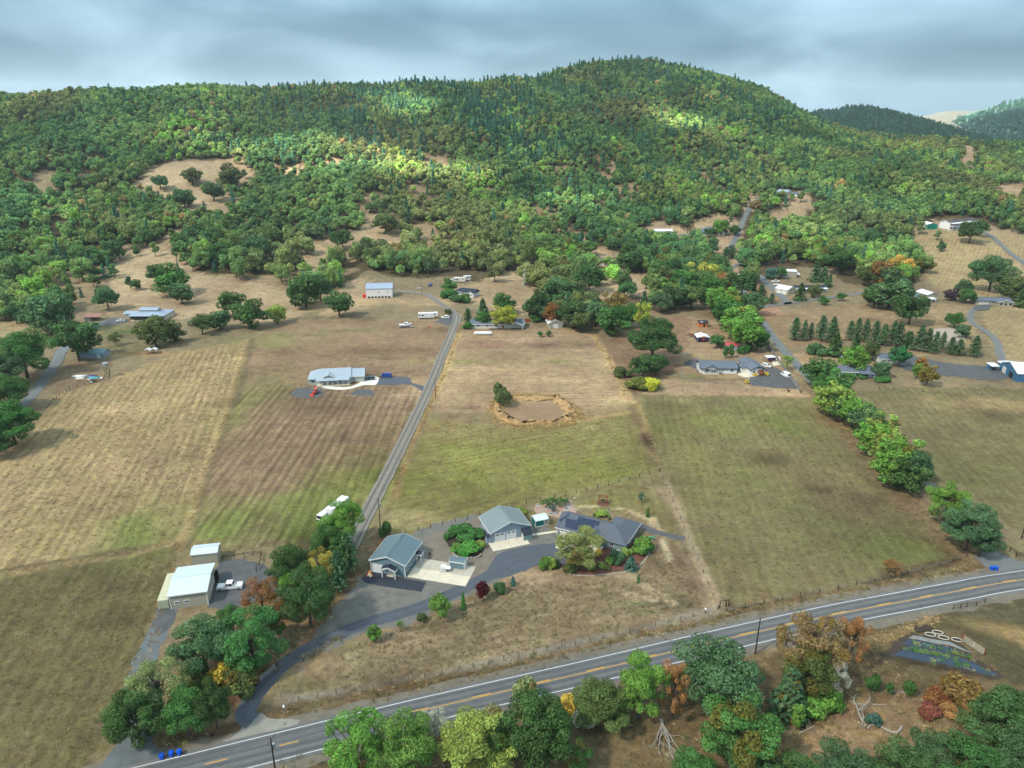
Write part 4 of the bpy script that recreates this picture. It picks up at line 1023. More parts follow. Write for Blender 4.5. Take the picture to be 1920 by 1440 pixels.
b.vent(16.8, 2.2, 4.0); b.vent(12.0, 6.3, 4.2); b.vent(6.5, 6.0, 4.4); b.part('heat_pump', BM(box, 18.0, 19.0, -1.5, -.7, -.1, 1.1), M['white'])
b.part('patio', BM(box, 8.0, 13.3, 8.7, 12.0, -.1, .1), M['concrete'])

# 5 small garden shed on the slab
b = House('garden_shed', 'small blue grey garden shed with white corners standing on the concrete slab', 'shed', at(843, 1065), rz=R(-14), w=3.4)
b.wall(0, 4.0, 0, 2.3, 1.9, M['blue_wall'], 'x', .35); b.roof(0, 4.0, 0, 2.3, 1.9, .35, 'x', M['teal_roof'], .12, trim=M['white']); b.corners(0, 4.0, 0, 2.3, 1.9); b.door('right', 4.0, .5, 1.2, 1.7)
b.root.location.z = .125

# 6 neighbour's shop, container and store
b = House('metal_shop', 'beige metal shop with broad pale roof beside a cream shipping container', 'workshop', (-80.5, 139.1, 0), rz=R(13), w=8.2)
b.wall(0, 8.2, 0, 11.2, 3.9, M['beige'], 'x', .16); b.roof(0, 8.2, 0, 11.2, 3.9, .16, 'x', M['pale_roof'], .3, trim=M['white']); b.corners(0, 8.2, 0, 11.2, 3.9)
b.window('front', 0, .9, 1.3, 1.2, .8); b.window('front', 0, 3.0, 1.3, 1.2, .8); b.garage_door('right', 8.2, .6, 2.6, 2.7, M['offwhite']); b.garage_door('right', 8.2, 3.9, 3.0, 3.2, M['offwhite']); b.door('right', 8.2, 8.0, .95, 2.1)
for i in range(3): b.part('rack_bar', BM(box, 8.5, 9.1, 8.6 + i * .9, 8.7 + i * .9, 0, 3.0 - i * .2), M['wood_dark'])
b = House('shipping_container', 'cream steel shipping container parked tight against the metal shop', 'container', (-83.4, 138.9, 0), rz=R(13), w=2.3)
b.part('shell', BM(box, 0, 2.35, .05, 11.0, .15, 2.6), M['cont'])
for i in range(27): b.part('rib', BM(box, -.04, 0, .3 + i * .39, .5 + i * .39, .2, 2.5), M['cont'])
for i in range(14): b.part('roof_rib', BM(box, .06, 2.29, .35 + i * .76, .6 + i * .76, 2.6, 2.64), M['cont'])
for s_ in (0, 1):
    d = b.part('door', BM(box, .05 + s_ * 1.14, 1.16 + s_ * 1.14, -.02, .05, .25, 2.5), M['cont'])
    for q in (.3, .8): b.part('lock_bar', BM(tube, (.05 + s_ * 1.14 + q, -.06, .3), (.05 + s_ * 1.14 + q, -.06, 2.45), .03), M['galv'], d)
for (x, y) in ((.1, .1), (2.25, .1), (.1, 10.9), (2.25, 10.9)): b.part('corner_casting', BM(box, x - .12, x + .12, y - .13, y + .13, 0, .16), M['galv'])
b = House('metal_store', 'beige windowless metal store with pale roof behind the metal shop', 'shed', (-82.8, 156.6, 0), rz=R(11), w=6.3)
b.wall(0, 6.3, 0, 4.2, 3.4, M['beige'], 'x', .3); b.roof(0, 6.3, 0, 4.2, 3.4, .3, 'x', M['pale_roof'], .15, trim=M['white']); b.door('right', 6.3, 1.4, 1.4, 2.2, M['beige'])

# 7 white house with the long porch
b = House('porch_house', 'pale grey house with long white columned porch and cross gable in the mown field', 'house', (580, 722), (683, 717))
w = b.w
PW = mat('pale_green_grey_siding', lin((184, 192, 184)), .7, .05, .5); SP = M['shingle_pale']
b.wall(0, w - 6.0, 0, 10.5, 2.8, PW); b.wall(w - 6.0, w, 1.0, 9.5, 2.8, PW, 'x', .5, name='garage_wall')
b.hip(0, w - 6.0, 0, 10.5, 2.82, .5, SP, .5, hips=(1, 0, 0, 0)); b.roof(w - 6.0, w, 1.0, 9.5, 2.8, .5, 'x', SP, .3, trim=M['white'], name='garage_roof')
b.wall(6.2, 11.0, -.2, 5.0, 3.4, PW, 'y', .5, z0=2.9, name='gable'); b.roof(6.2, 11.0, -.5, 5.2, 3.4, .5, 'y', SP, .3, trim=M['white'], name='gable_roof')
b.shed_roof(3.4, w - 6.4, -2.6, .3, 2.5, 3.15, SP, .2, name='porch_roof')
for i in range(7): b.post(3.7 + i * (w - 10.4) / 6, -2.4, 2.5, w=.22, name='column')
b.part('porch_floor', BM(box, 3.3, w - 6.2, -2.6, -.02, -.2, .2), M['concrete']); b.part('porch_beam', BM(box, 3.4, w - 6.4, -2.5, -2.3, 2.3, 2.5), M['white'])
b.window('front', 0, .9, .9, 1.6, 1.3, 2)
for u in (4.6, 9.0, 12.4): b.window('front', 0, u, .6, 2.0, 1.6, 3)
b.door('front', 0, 7.3, 1.1, 2.1); b.window('front', 1.0, w - 5.0, 1.0, 1.2, 1.2, 2); b.garage_door('right', w, 2.4, 4.8, 2.3)
b.chimney(w - 7.0, 8.0, 4.0, 5.3, M['white'], .4); b.corners(0, w - 6, 0, 10.5, 2.6)
for i in range(4): b.part('planter', BM(box, w - 5.4 + i * .9, w - 4.9 + i * .9, -.4, .1, 0, .4), M['wood_red'])

# 8 long white barn
b = House('white_barn', 'white barn with grey roof and a row of dark openings along its foot', 'barn', (687, 559), (736, 558))
w = b.w
b.wall(0, w, 0, 11, 6.2, M['white'], 'x', .45); b.roof(0, w, 0, 11, 6.2, .45, 'x', M['silver_roof'], .3)
b.window('front', 0, w * .44, 3.2, 1.0, 1.0, 1); b.window('front', 0, w * .8, 3.4, .9, .9, 1)
for i in range(7): b.part('opening', BM(box, 1.0 + i * 2.2, 2.5 + i * 2.2, -.04, .02, 0, 1.1), M['black'])
b.part('implement_bay', BM(box, -2.4, -.05, 1, 4, -.5, 2.0), M['red'])

# 9 small white cottage
b = House('cottage', 'small white cottage with charcoal roof half hidden behind garden shrubs', 'cottage', (852, 553), (890, 557))
w = b.w
b.wall(0, w, 0, 7, 2.8, M['white']); b.hip(0, w, 0, 7, 2.82, .5, M['shingle_dark'], .4, hips=(1, 0, 0, 0)); b.wall(w - 3.6, w, -2.5, 4, 2.8, M['white'], 'y', .6, name='gable'); b.roof(w - 3.6, w, -2.5, 4, 2.8, .6, 'y', M['shingle_dark'], .3, trim=M['white'], name='gable_roof')
b.window('front', -2.5, w - 2.9, 1.0, .8, 1.3, 1); b.window('front', -2.5, w - 1.5, 1.0, .8, 1.3, 1); b.door('front', 0, 4, 1, 2.1); b.window('front', 0, 6, 1, 1.5, 1.1, 2)
b.part('front_awning', BM(box, 1, 6, -.8, 0, 2.5, 2.62), M['white'])

# 10 long house behind the garden trees
b = House('long_house', 'long grey roofed house half hidden behind a row of garden trees by the lane', 'house', (884, 616), (982, 616))
w = b.w
b.wall(0, w, 0, 9, 2.7, M['offwhite'], 'x', .35); b.roof(0, w, 0, 9, 2.7, .35, 'x', M['shingle_grey'], .5, trim=M['white'])
b.roof(w - 8, w - .5, -3.0, 3.5, 2.5, .45, 'y', M['shingle_grey'], .4, trim=M['white'], name='porch_roof')
for x in (w - 7.8, w - .7): b.post(x, -2.8, 2.5, w=.25)
for u in (3, 8, 13): b.window('front', 0, u, 1, 1.6, 1.2, 2)
b.door('front', 0, 17, 1.1, 2.1, M['wood_red']); b.part('deck', BM(box, 10, w, -3.4, -.02, -.3, .2), M['wood'])
b.part('back_fence', BM(box, -1, w + 4, 14, 14.15, -.3, 1.9), M['wood_red'])

# 11 white-roofed shed
b = House('gable_shed', 'beige gable shed with bright white roof standing alone on brown ground', 'shed', (1028, 616), (1056, 615))
w = b.w
b.wall(.6, w - .6, 0, 8, 2.9, M['beige'], 'y', .45); b.roof(0, w, 0, 8, 2.75, .45, 'y', M['white_roof'], .3); b.garage_door('front', 0, w / 2 - 1.3, 2.6, 2.3); b.corners(.6, w - .6, 0, 8, 2.8)

# 13 orange shed, canopy, red-roofed shed
b = House('cedar_shed', 'orange cedar shed with dark roof and dark doorway near the tree belt', 'shed', (1310, 613), (1327, 613))
w = b.w
b.wall(0, w, 0, 4, 2.3, M['orange'], 'x', .4); b.roof(0, w, 0, 4, 2.3, .4, 'x', M['shingle_dark'], .3); b.part('doorway', BM(box, w * .5, w * .7, -.04, .02, 0, 1.9), M['black']); b.part('snow_guard', BM(box, w * .2, w * .42, -.2, 1.0, 2.75, 2.85), M['white'])
b = House('carport', 'white canopy carport with dark purple end curtain in the horse paddock', 'carport', (1307, 642), (1330, 642))
w = b.w
b.roof(0, w, 0, 6.5, 2.5, .3, 'y', M['canvas'], .15)
for x in (0, w):
    for y in (0, 6.5): b.post(x, y, 2.5, M['galv'], .12)
b.part('end_curtain', BM(box, .1, w - .1, .3, .4, .7, 2.6), M['purple']); b.part('emblem', BM(box, w * .42, w * .58, .24, .3, 1.2, 1.9), M['red']); b.part('side_curtain', BM(box, .0, .1, .3, 6.3, .8, 2.4), M['purple']); b.part('wheel_pile', BM(box, .8, w - 1, 1, 3, 0, .7), M['black'])
b = House('red_roof_shed', 'grey shed with pinkish red roof behind two clipped cypresses', 'shed', (1360, 657), (1382, 658))
w = b.w
b.wall(0, w, 0, 5, 2.6, M['grey_wall'], 'x', .3); b.roof(0, w, 0, 5, 2.6, .3, 'x', M['red_roof'], .25); b.door('front', 0, .4, 1.5, 2.0, M['wood_dark'])

# 14 house with the breezeway and garage
b = House('grey_roof_house', 'white house with slate grey roof and gabled front porch on the gravel loop', 'house', (1313, 700), (1381, 701))
w = b.w; GR = M['shingle_grey']
b.wall(0, w, 0, 9, 2.7, M['white'], 'x', .42); b.roof(0, w, 0, 9, 2.7, .42, 'x', GR, .5, trim=M['shingle_dark'])
b.wall(1.0, 8.0, -1.6, 3.6, 2.7, M['white'], 'y', .45, z0=2.5, name='gable'); b.roof(1.0, 8.0, -1.8, 3.8, 2.7, .45, 'y', GR, .35, trim=M['shingle_dark'], name='porch_roof')
for x in (1.1, 3.6, 5.6, 7.9): b.post(x, -1.5, 2.5, w=.2)
for i in range(2): b.part('rail', BM(box, 1.1, 7.9, -1.55, -1.48, .5 + i * .4, .58 + i * .4), M['white'])
for i in range(22): b.part('baluster', BM(box, 1.3 + i * .3, 1.38 + i * .3, -1.54, -1.49, .1, .9), M['white'])
b.part('porch_floor', BM(box, 1, 8, -1.6, -.02, -.3, .15), M['concrete'])
b.window('front', 0, 2.4, .9, 2.0, 1.3, 2); b.door('front', 0, 5.4, 1.2, 2.1, M['glass']); b.window('front', 0, 9.6, 1.2, 1.3, .9, 2); b.window('front', 0, w - 3, 1.0, 1.5, 1.2, 2); b.window('front', 0, 12, 1.5, .6, .6, 1)
b.roof(w + .6, w + 4.2, 2.5, 5.5, 2.5, .2, 'x', GR, .1, name='breezeway_roof')
for y in (2.6, 5.4): b.post(w + 2.4, y, 2.5, w=.2)
b.part('propane_tank', BM(tube, (-1.2, 2.5, .6), (-1.2, 4.0, .6), .45, n=10), M['galv'])
b = House('detached_garage', 'white garage with slate grey roof joined by a breezeway to the next house', 'garage', (1407, 704), (1434, 703))
w = b.w
b.wall(0, w, 0, 14, 2.8, M['white'], 'y', .42); b.roof(0, w, 0, 14, 2.8, .42, 'y', GR, .45, trim=M['shingle_dark']); b.roof(-3.0, w - .6, 4.5, 9.5, 2.75, .42, 'x', GR, .3, name='side_roof'); b.wall(-2.7, .0, 4.9, 9.1, 2.7, M['white'], name='side_wall')
b.window('front', 0, 1.0, 1.0, 1.2, 1.3, 2); b.window('front', 0, w - 2.4, 1.0, 1.2, 1.3, 2); b.garage_door('left', 0, 1.0, 3.0, 2.3); b.part('gable_vent', BM(box, w / 2 - .3, w / 2 + .3, -.06, .02, 3.2, 3.8), M['shingle_dark'])

# 15 grey house among the trees on the right
b = House('low_house', 'low grey roofed house with white walls between bright garden trees', 'house', (1548, 706), (1636, 708))
w = b.w
b.wall(0, w, 0, 8, 2.6, M['white'], 'x', .36); b.roof(0, w, 0, 8, 2.6, .36, 'x', GR, .5, trim=M['white']); b.chimney(w * .72, 4.5, 3.6, 5.4, mat('red_brick', lin((170, 84, 66)), .8, .15, 3), .9)
for u in (3, 8, 13, 17): b.window('front', 0, u, .9, 1.7, 1.2, 2)
b.door('front', 0, 15.3, 1, 2.1); b.part('carport_post', BM(box, w - .3, w - .1, -2, -1.8, 0, 2.4), M['white']); b.shed_roof(w - 6, w, -2.2, .2, 2.3, 2.7, GR, .2, name='porch_roof')
b = House('guest_house', 'small grey roofed outbuilding with white walls behind the low house', 'outbuilding', (1648, 682), (1676, 683))
w = b.w
b.wall(0, w, 0, 7, 2.6, M['white'], 'x', .4); b.roof(0, w, 0, 7, 2.6, .4, 'x', GR, .4, trim=M['white']); b.window('front', 0, 1.5, .9, 1.6, 1.2, 2); b.window('front', 0, w - 3.5, .9, 1.6, 1.2, 2); b.door('front', 0, w / 2 - .5, 1, 2.1)

# 16 blue barn
b = House('blue_barn', 'blue metal barn with white ribbed roof beside the gravel yard', 'barn', (1874, 694), (1905, 716))
w = b.w
b.wall(0, w, 0, 24, 4.0, M['barn_blue'], 'y', .33); b.roof(0, w, 0, 24, 4.0, .33, 'y', sheet_metal('white_ribbed_roof', (0.74, 0.77, 0.80), 'Y'), .35, trim=M['white'])
b.garage_door('front', 0, w * .15, 3, 2.8, M['offwhite']); b.part('doorway', BM(box, w * .55, w * .75, -.05, .03, 0, 2.6), M['black'])
b.roof(-5.5, -.1, 1, 9, 2.6, .1, 'x', M['white_roof'], .2, name='lean_to_roof'); b.wall(-5.2, -.1, 1.3, 8.6, 2.4, M['barn_blue'], name='lean_to_wall')
for i in range(3): b.part('skylight', BM(hexa, [(w * .8, 4 + i * 6, 4.0 + w * .2 * .33 + .20), (w * .8 + .8, 4 + i * 6, 4.0 + (w * .2 - .8) * .33 + .20), (w * .8 + .8, 8 + i * 6, 4.0 + (w * .2 - .8) * .33 + .20), (w * .8, 8 + i * 6, 4.0 + w * .2 * .33 + .20)], [(w * .8, 4 + i * 6, 4.0 + w * .2 * .33 + .24), (w * .8 + .8, 4 + i * 6, 4.0 + (w * .2 - .8) * .33 + .24), (w * .8 + .8, 8 + i * 6, 4.0 + (w * .2 - .8) * .33 + .24), (w * .8, 8 + i * 6, 4.0 + w * .2 * .33 + .24)]), M['galv'])
b = House('loafing_shed', 'small open shelter with white roof left of the blue barn', 'shelter', (1858, 696), (1872, 696))
b.shed_roof(0, b.w, 0, 4, 2.3, 2.7, M['white_roof'], .2); b.wall(0.1, b.w - .1, 2.0, 3.9, 2.3, M['barn_blue'])
for x in (.1, b.w - .1): b.post(x, .1, 2.3, M['wood'])

# 17 beige two-storey garage and its neighbours
b = House('tall_garage', 'tall beige gable garage with white roof on the dry slope', 'garage', (1737, 566), (1756, 565))
w = b.w
b.wall(0, w, 0, 10, 4.6, M['beige'], 'y', .35); b.roof(0, w, 0, 10, 4.6, .35, 'y', M['white_roof'], .5); b.shed_roof(w * .05, w * .55, -3.2, -.1, 2.3, 2.9, M['white_roof'], .2, name='awning')
for x in (w * .1, w * .5): b.post(x, -3, 2.3)
b.door('front', 0, w * .2, 2.4, 2.2, M['purple'])
b = House('turquoise_shed', 'low shed with turquoise roof beside the tall beige garage', 'shed', (1722, 562), (1735, 561))
b.wall(0, b.w, 0, 4, 2.4, M['grey_wall']); b.shed_roof(0, b.w, 0, 4, 2.5, 3.1, M['turq'], .3); b.door('front', 0, 1, 1.2, 2)
b = House('hillside_ranch', 'long low ranch house with grey roof and cream garage door under big oaks', 'house', (1830, 571), (1896, 573))
w = b.w
b.wall(0, w, 0, 9, 2.6, M['beige'], 'x', .28); b.roof(0, w, 0, 9, 2.6, .28, 'x', GR, .6); b.garage_door('front', 0, 1.5, 5.5, 2.2, M['offwhite']); b.wall(w - 9, w - .5, -2.5, 4, 2.6, M['beige'], 'y', .3, name='gable'); b.roof(w - 9, w - .5, -2.5, 4.4, 2.6, .3, 'y', GR, .5, name='gable_roof', trim=M['white'])
for i in range(3): b.window('front', -2.5, w - 8.2 + i * 2.6, .5, 2.0, 1.7, 1)
for u in (9, 13): b.window('front', 0, u, 1, 1.6, 1.1, 2)

# 18 hilltop on the right
b = House('green_shed', 'bright green metal shed with white roof at the top of the dry slope', 'shed', (1737, 430), (1757, 430))
w = b.w
b.wall(0, w, 0, 12, 4.2, M['green_shed'], 'y', .3); b.roof(0, w, 0, 12, 4.2, .3, 'y', M['white_roof'], .2); b.corners(0, w, 0, 12, 4.2); b.garage_door('left', 0, 3, 4, 3.4)
b = House('two_storey_house', 'long two storey white house with brown roof and double verandas', 'house', (1780, 431), (1828, 431))
w = b.w
b.wall(0, w, 0, 10, 6.0, M['white'], 'x', .35); b.roof(0, w, 0, 10, 6.0, .35, 'x', M['shingle_brown'], .4, trim=M['white'])
for lv in (2.7, 5.5):
    b.shed_roof(-.5, w + .5, -2.8, .1, lv, lv + .5, M['white_roof'], .1, name='veranda_roof')
    for i in range(7): b.post(.2 + i * (w - .4) / 6, -2.6, lv, z0=lv - 2.6, w=.2, name='column')
    b.part('floor', BM(box, -.4, w + .4, -2.8, -.03, lv - 2.75, lv - 2.6), M['white'])
    for i in range(6): b.window('front', 0, 1.2 + i * (w - 3) / 5.5, lv - 1.9, 1.5, 1.5, 2)
b = House('hilltop_hut', 'small grey hut with pitched roof at the end of the hilltop drive', 'hut', (1842, 428), (1852, 428))
b.wall(0, b.w, 0, 5, 2.4, M['grey_wall'], 'y', .7); b.roof(0, b.w, 0, 5, 2.4, .7, 'y', GR, .4, trim=M['white']); b.door('front', 0, b.w / 2 - .5, 1, 2)

# 19 white buildings by the junction
b = House('long_shop', 'long cream building with white roof behind two round trees by the bend', 'building', (1448, 520), (1493, 521))
w = b.w
b.wall(0, w, 0, 9, 4.6, M['beige'], 'x', .16); b.roof(0, w, 0, 9, 4.6, .16, 'x', M['white_roof'], .2); b.door('front', 0, w * .55, 1, 2.1); b.shed_roof(w + .1, w + 2.5, 1, 5, 2.4, 2.9, M['white_roof'], .1, name='side_roof')
b = House('cream_garage', 'cream gable garage with white roof beside a dark spruce', 'garage', (1476, 553), (1490, 549))
w = b.w
b.wall(0, w, 0, 9, 3.2, M['tan'], 'y', .35); b.roof(0, w, 0, 9, 3.2, .35, 'y', M['white_roof'], .3); b.garage_door('left', 0, 1.2, 2.6, 2.4); b.garage_door('left', 0, 5, 2.6, 2.4); b.door('front', 0, w * .6, .9, 2)
b = House('mobile_home', 'white mobile home with dark roof behind spruces near the junction', 'mobile home', (1490, 548), (1550, 547))
w = b.w
b.wall(0, w, 0, 7, 2.9, M['white'], 'x', .25); b.roof(0, w, 0, 7, 2.9, .25, 'x', M['shingle_dark'], .3); b.shed_roof(.5, w - .5, -2.5, .1, 2.5, 2.9, M['white_roof'], .1, name='porch_roof')
for i in range(6): b.post(.8 + i * (w - 1.6) / 5, -2.3, 2.5)
for i in range(5): b.window('front', 0, 2 + i * 4.4, 1, 1.4, 1.1, 2)

# 20 houses up the wooded slope
b = House('hip_roof_house', 'pale house with blue grey hip roof ringed by garden trees on the slope', 'house', (1316, 441), (1362, 440))
w = b.w
b.wall(0, w, 0, 14, 3.0, M['grey_wall']); b.hip(0, w, 0, 14, 3.02, .5, M['shingle_grey'], .6); b.wall(w * .6, w * .9, -2, 5, 3.0, M['white'], 'y', .5, name='gable'); b.roof(w * .6, w * .9, -2, 6, 3.0, .5, 'y', M['shingle_grey'], .4, name='gable_roof', trim=M['white'])
for u in (.15, .35, .5): b.window('front', 0, w * u, 1, 2, 1.4, 2)
b.window('front', -2, w * .7, 1, 2.2, 1.5, 2)
b = House('machine_shed', 'long grey shed with white roof in a brown clearing in the woods', 'shed', (1226, 441), (1261, 442))
w = b.w
b.wall(0, w, 0, 12, 3.6, M['grey_wall'], 'x', .2); b.roof(0, w, 0, 12, 3.6, .2, 'x', M['white_roof'], .2)
for i in range(3): b.garage_door('front', 0, 1.5 + i * w / 3.2, 4.2, 3.0, M['purple'])
b.door('front', 0, w - 2, 1, 2.1)
b = House('high_house', 'white house with grey blue roof highest up in the wooded slope', 'house', (1455, 365), (1474, 365))
w = b.w
b.wall(0, w, 0, 12, 3.4, M['white'], 'x', .35); b.roof(0, w, 0, 12, 3.4, .35, 'x', M['silver_roof'], .5); b.window('front', 0, 2, 1, 2.4, 1.5, 2); b.window('front', 0, w - 5, 1, 2.4, 1.5, 2); b.door('front', 0, w * .5, 1.2, 2.1)
b = House('high_barn', 'grey roofed barn right of the white house highest in the woods', 'barn', (1484, 369), (1498, 369))
b.wall(0, b.w, 0, 10, 3, M['wood'], 'x', .3); b.roof(0, b.w, 0, 10, 3, .3, 'x', M['shingle_grey'], .3); b.door('front', 0, 3, 2.4, 2.6, M['white'])
b = House('slope_hut', 'small lilac grey hut beside parked cars in a slope clearing', 'hut', (1484, 413), (1494, 413))
b.wall(0, b.w, 0, 6, 3.4, M['grey_wall'], 'y', .25); b.roof(0, b.w, 0, 6, 3.4, .25, 'y', M['shingle_grey'], .2); b.door('front', 0, 1.5, 1.2, 2.1)

# 21 blue-roofed house in the middle clearing
b = House('slope_cabin', 'dark cabin with blue grey roof and parked boat in the middle clearing', 'cabin', (1120, 497), (1148, 498))
w = b.w
b.wall(0, w, 0, 9, 3.0, M['wood'], 'x', .4); b.roof(0, w, 0, 9, 3.0, .4, 'x', M['shingle'], .5); b.garage_door('front', 0, w * .3, 4.5, 2.4); b.window('front', 0, w * .75, 1, 1.8, 1.3, 2); b.door('front', 0, w * .12, 1, 2.1)

# 22 tiered house on the left
b = House('monitor_house', 'silver roofed house with raised middle roof and deep shaded veranda', 'house', (228, 600), (310, 600))
w = b.w; SR = M['silver_roof']
b.wall(w * .25, w, 0, 13, 3.0, M['offwhite']); b.hip(w * .22, w, -2.6, 13, 3.0, .22, SR, .4)
b.wall(w * .38, w * .78, 3.0, 9.0, 5.2, M['offwhite'], 'x', .25, z0=3.5, name='monitor_wall'); b.roof(w * .38, w * .78, 3.0, 9.0, 5.2, .25, 'x', SR, .4, name='monitor_roof')
b.roof(0, w * .3, 3, 10, 2.8, .22, 'x', SR, .3, name='breezeway_roof'); b.wall(.5, w * .25, 4, 9.5, 2.7, M['offwhite'], name='side_wall')
for i in range(8): b.post(w * .26 + i * w * .73 / 7, -2.5, 2.9, M['wood_dark'], .2, name='column')
b.part('veranda_floor', BM(box, w * .24, w, -2.6, -.02, -.4, .25), M['concrete']); b.part('shade_sheet', BM(box, w * .27, w * .99, -2.35, -2.3, .9, 2.7), M['glass'])  # dark sheet across the veranda stands in for its deep shade
for i in range(4): b.window('front', 3.0, w * (.42 + i * .09), 4.3, 1.0, .6, 1)
for i in range(5): b.window('front', 0, w * (.3 + i * .13), .8, 1.8, 1.4, 2)
b = House('rusty_shed', 'old open shed with rusty roof under the oaks beside the drive', 'shed', (158, 603), (186, 602))
b.shed_roof(0, b.w, 0, 6, 2.5, 3.0, M['rust'], .3); b.wall(0, b.w * .45, .5, 5.8, 2.4, M['galv']); b.part('work_bench', BM(box, b.w * .55, b.w * .9, 1, 4, 0, 1.2), M['wood'])
for x in (b.w * .7, b.w): b.post(x, .1, 2.5, M['wood'])
b = House('teal_roof_shed', 'grey shed with pale teal roof half covered by a spreading oak', 'shed', (150, 672), (195, 672))
b.wall(0, b.w, 0, 6, 2.6, M['grey_wall'], 'x', .4); b.roof(0, b.w, 0, 6, 2.6, .4, 'x', M['teal_metal'], .4); b.door('front', 0, b.w - 3, 1.2, 2)
b = thing('canopy', 'white double peaked canopy standing at the upper edge of the tan field', 'canopy', at(284, 663), R(10))
for i, x in enumerate((-3.0, 0.0)):
    bm = bmesh.new(); slab(bm, [(x, -1.4, 2.0), (x + 1.5, -1.4, 2.9), (x + 1.5, 1.8, 2.9), (x, 1.8, 2.0)], .05); slab(bm, [(x + 1.5, -1.4, 2.9), (x + 3, -1.4, 2.0), (x + 3, 1.8, 2.0), (x + 1.5, 1.8, 2.9)], .05); build('canopy_roof', bm, M['canvas'], b)
for x in (-2.9, .0, 2.9):
    for y in (-1.3, 1.7): build('leg', BM(tube, (x, y, 0), (x, y, 2.1), .05), M['galv'], b)
# ------------------------------------------------------------------ vehicles
def wheel(t, x, y, r, wd=.24):
    o = build('wheel', BM(tube, (x, y - wd / 2, r), (x, y + wd / 2, r), r, n=12), M['black'], t)
    build('rim', BM(tube, (x, y - wd / 2 - .01, r), (x, y + wd / 2 + .01, r), r * .6, n=10), M['chrome'], o)
def taper(bm, x0, x1, x2, x3, w0, w1, z0, z1):
    hexa(bm, [(x0, -w0, z0), (x1, -w0, z0), (x1, w0, z0), (x0, w0, z0)], [(x2, -w1, z1), (x3, -w1, z1), (x3, w1, z1), (x2, w1, z1)])
def vehicle(name, label, cat, loc, rz, paint, L=4.7, Wd=1.85, H=1.7, style='suv', group=None):
    """front towards local -x"""
    t = thing(name, label, cat, loc, rz, group); w = Wd / 2; bl = .98 if style != 'van' else 1.05; l = L / 2
    bm = bmesh.new(); r = .36
    taper(bm, -l + .12, l - .08, -l, l, w - .06, w, .28, .6)
    taper(bm, -l, l, -l + .12, l - .06, w, w - .05, .6, bl - .08)
    if style == 'pickup':   # bonnet, cab, open bed with sides
        taper(bm, -l + .1, -l + 1.75, -l + .18, -l + 1.75, w - .05, w - .1, bl - .08, bl + .12)
        for s in (-1, 1): box(bm, l - 2.15, l - .08, s * (w - .05) - .04, s * (w - .05) + .04, bl - .08, bl + .22)
        box(bm, l - .16, l - .06, -w + .05, w - .05, bl - .08, bl + .22); box(bm, l - 2.2, l - 2.1, -w + .05, w - .05, bl - .08, bl + .22)
        c0, c1, c2, c3 = -l + 1.7, l - 2.15, -l + 2.4, l - 2.35; zb = bl + .1
    elif style == 'van':
        c0, c1, c2, c3 = -l + .5, l - .08, -l + 1.4, l - .15; zb = bl - .08
    else:
        taper(bm, -l + .1, -l + 1.2, -l + .22, -l + 1.25, w - .06, w - .12, bl - .08, bl + .03)
        c0, c1, c2, c3 = (-l + 1.1, l - .12, -l + 1.9, l - .4) if style == 'suv' else (-l + 1.15, l - .6, -l + 2.0, l - 1.35); zb = bl - .08
    wi = w - .2
    taper(bm, c0, c1, c2, c3, w - .06, wi, zb, H)
    bmesh.ops.recalc_face_normals(bm, faces=bm.faces)
    body = build('body', bm, paint, t)
    bv = body.modifiers.new('edges', 'BEVEL'); bv.width = .05; bv.segments = 2
    # glass set a centimetre proud of the cab
    def lerp(a, b, k): return a + (b - a) * k
    def side(s, k0, k1, n_):
        q = []
        for (k, z_) in ((k0, .18), (k1, .18), (k1, .86), (k0, .86)):
            xx = lerp(lerp(c0, c2, z_), lerp(c1, c3, z_), k); q.append((xx, s * (lerp(w - .06, wi, z_) + .012), lerp(zb, H, z_)))
        bm = bmesh.new(); f = bm.faces.new([bm.verts.new(p) for p in q]); r_ = bmesh.ops.extrude_face_region(bm, geom=[f])
        for v in r_['geom']:
            if isinstance(v, bmesh.types.BMVert): v.co.y -= s * .03
        bmesh.ops.recalc_face_normals(bm, faces=bm.faces); build(n_, bm, M['glass'], t)
    for s in (-1, 1):
        ks = ((.08, .45), (.5, .92)) if style in ('pickup', 'sedan') else ((.12, .38), (.42, .66), (.70, .93)) if style == 'suv' else ((.10, .28),) if style == 'van' else ((.1, .5),)
        for k0, k1 in ks: side(s, k0, k1, 'side_window')
    for (xa, xb, sg, n_) in ((c0, c2, -1, 'windscreen'), (c1, c3, 1, 'rear_window')):
        q = []
        for (yk, z_) in ((-.84, .15), (.84, .15), (.84, .88), (-.84, .88)):
            q.append((lerp(xa, xb, z_) + sg * .014, yk * lerp(w - .06, wi, z_), lerp(zb, H, z_)))
        bm = bmesh.new(); f = bm.faces.new([bm.verts.new(p) for p in q]); r_ = bmesh.ops.extrude_face_region(bm, geom=[f])
        for v in r_['geom']:
            if isinstance(v, bmesh.types.BMVert): v.co.x -= sg * .03
        bmesh.ops.recalc_face_normals(bm, faces=bm.faces); build(n_, bm, M['glass'], t)
    for x in (-l + .85, l - .95):
        for s in (-1, 1): wheel(t, x, s * (w - .1), r)
    for s in (-1, 1):
        build('headlight', BM(box, -l - .01, -l + .1, s * (w - .3) - .18, s * (w - .3) + .18, .62, .78), M['lamp'], t)
        build('tail_light', BM(box, l - .1, l + .01, s * (w - .2) - .1, s * (w - .2) + .1, .65, .95), M['lamp_red'], t)
        build('mirror', BM(box, c0 + .35, c0 + .5, s * (w + .08) - .09, s * (w + .08) + .09, zb + .1, zb + .28), paint, t)
    build('bumper', BM(box, -l - .06, -l + .02, -w + .1, w - .1, .36, .54), M['galv'] if style == 'pickup' else M['black'], t)
    return t
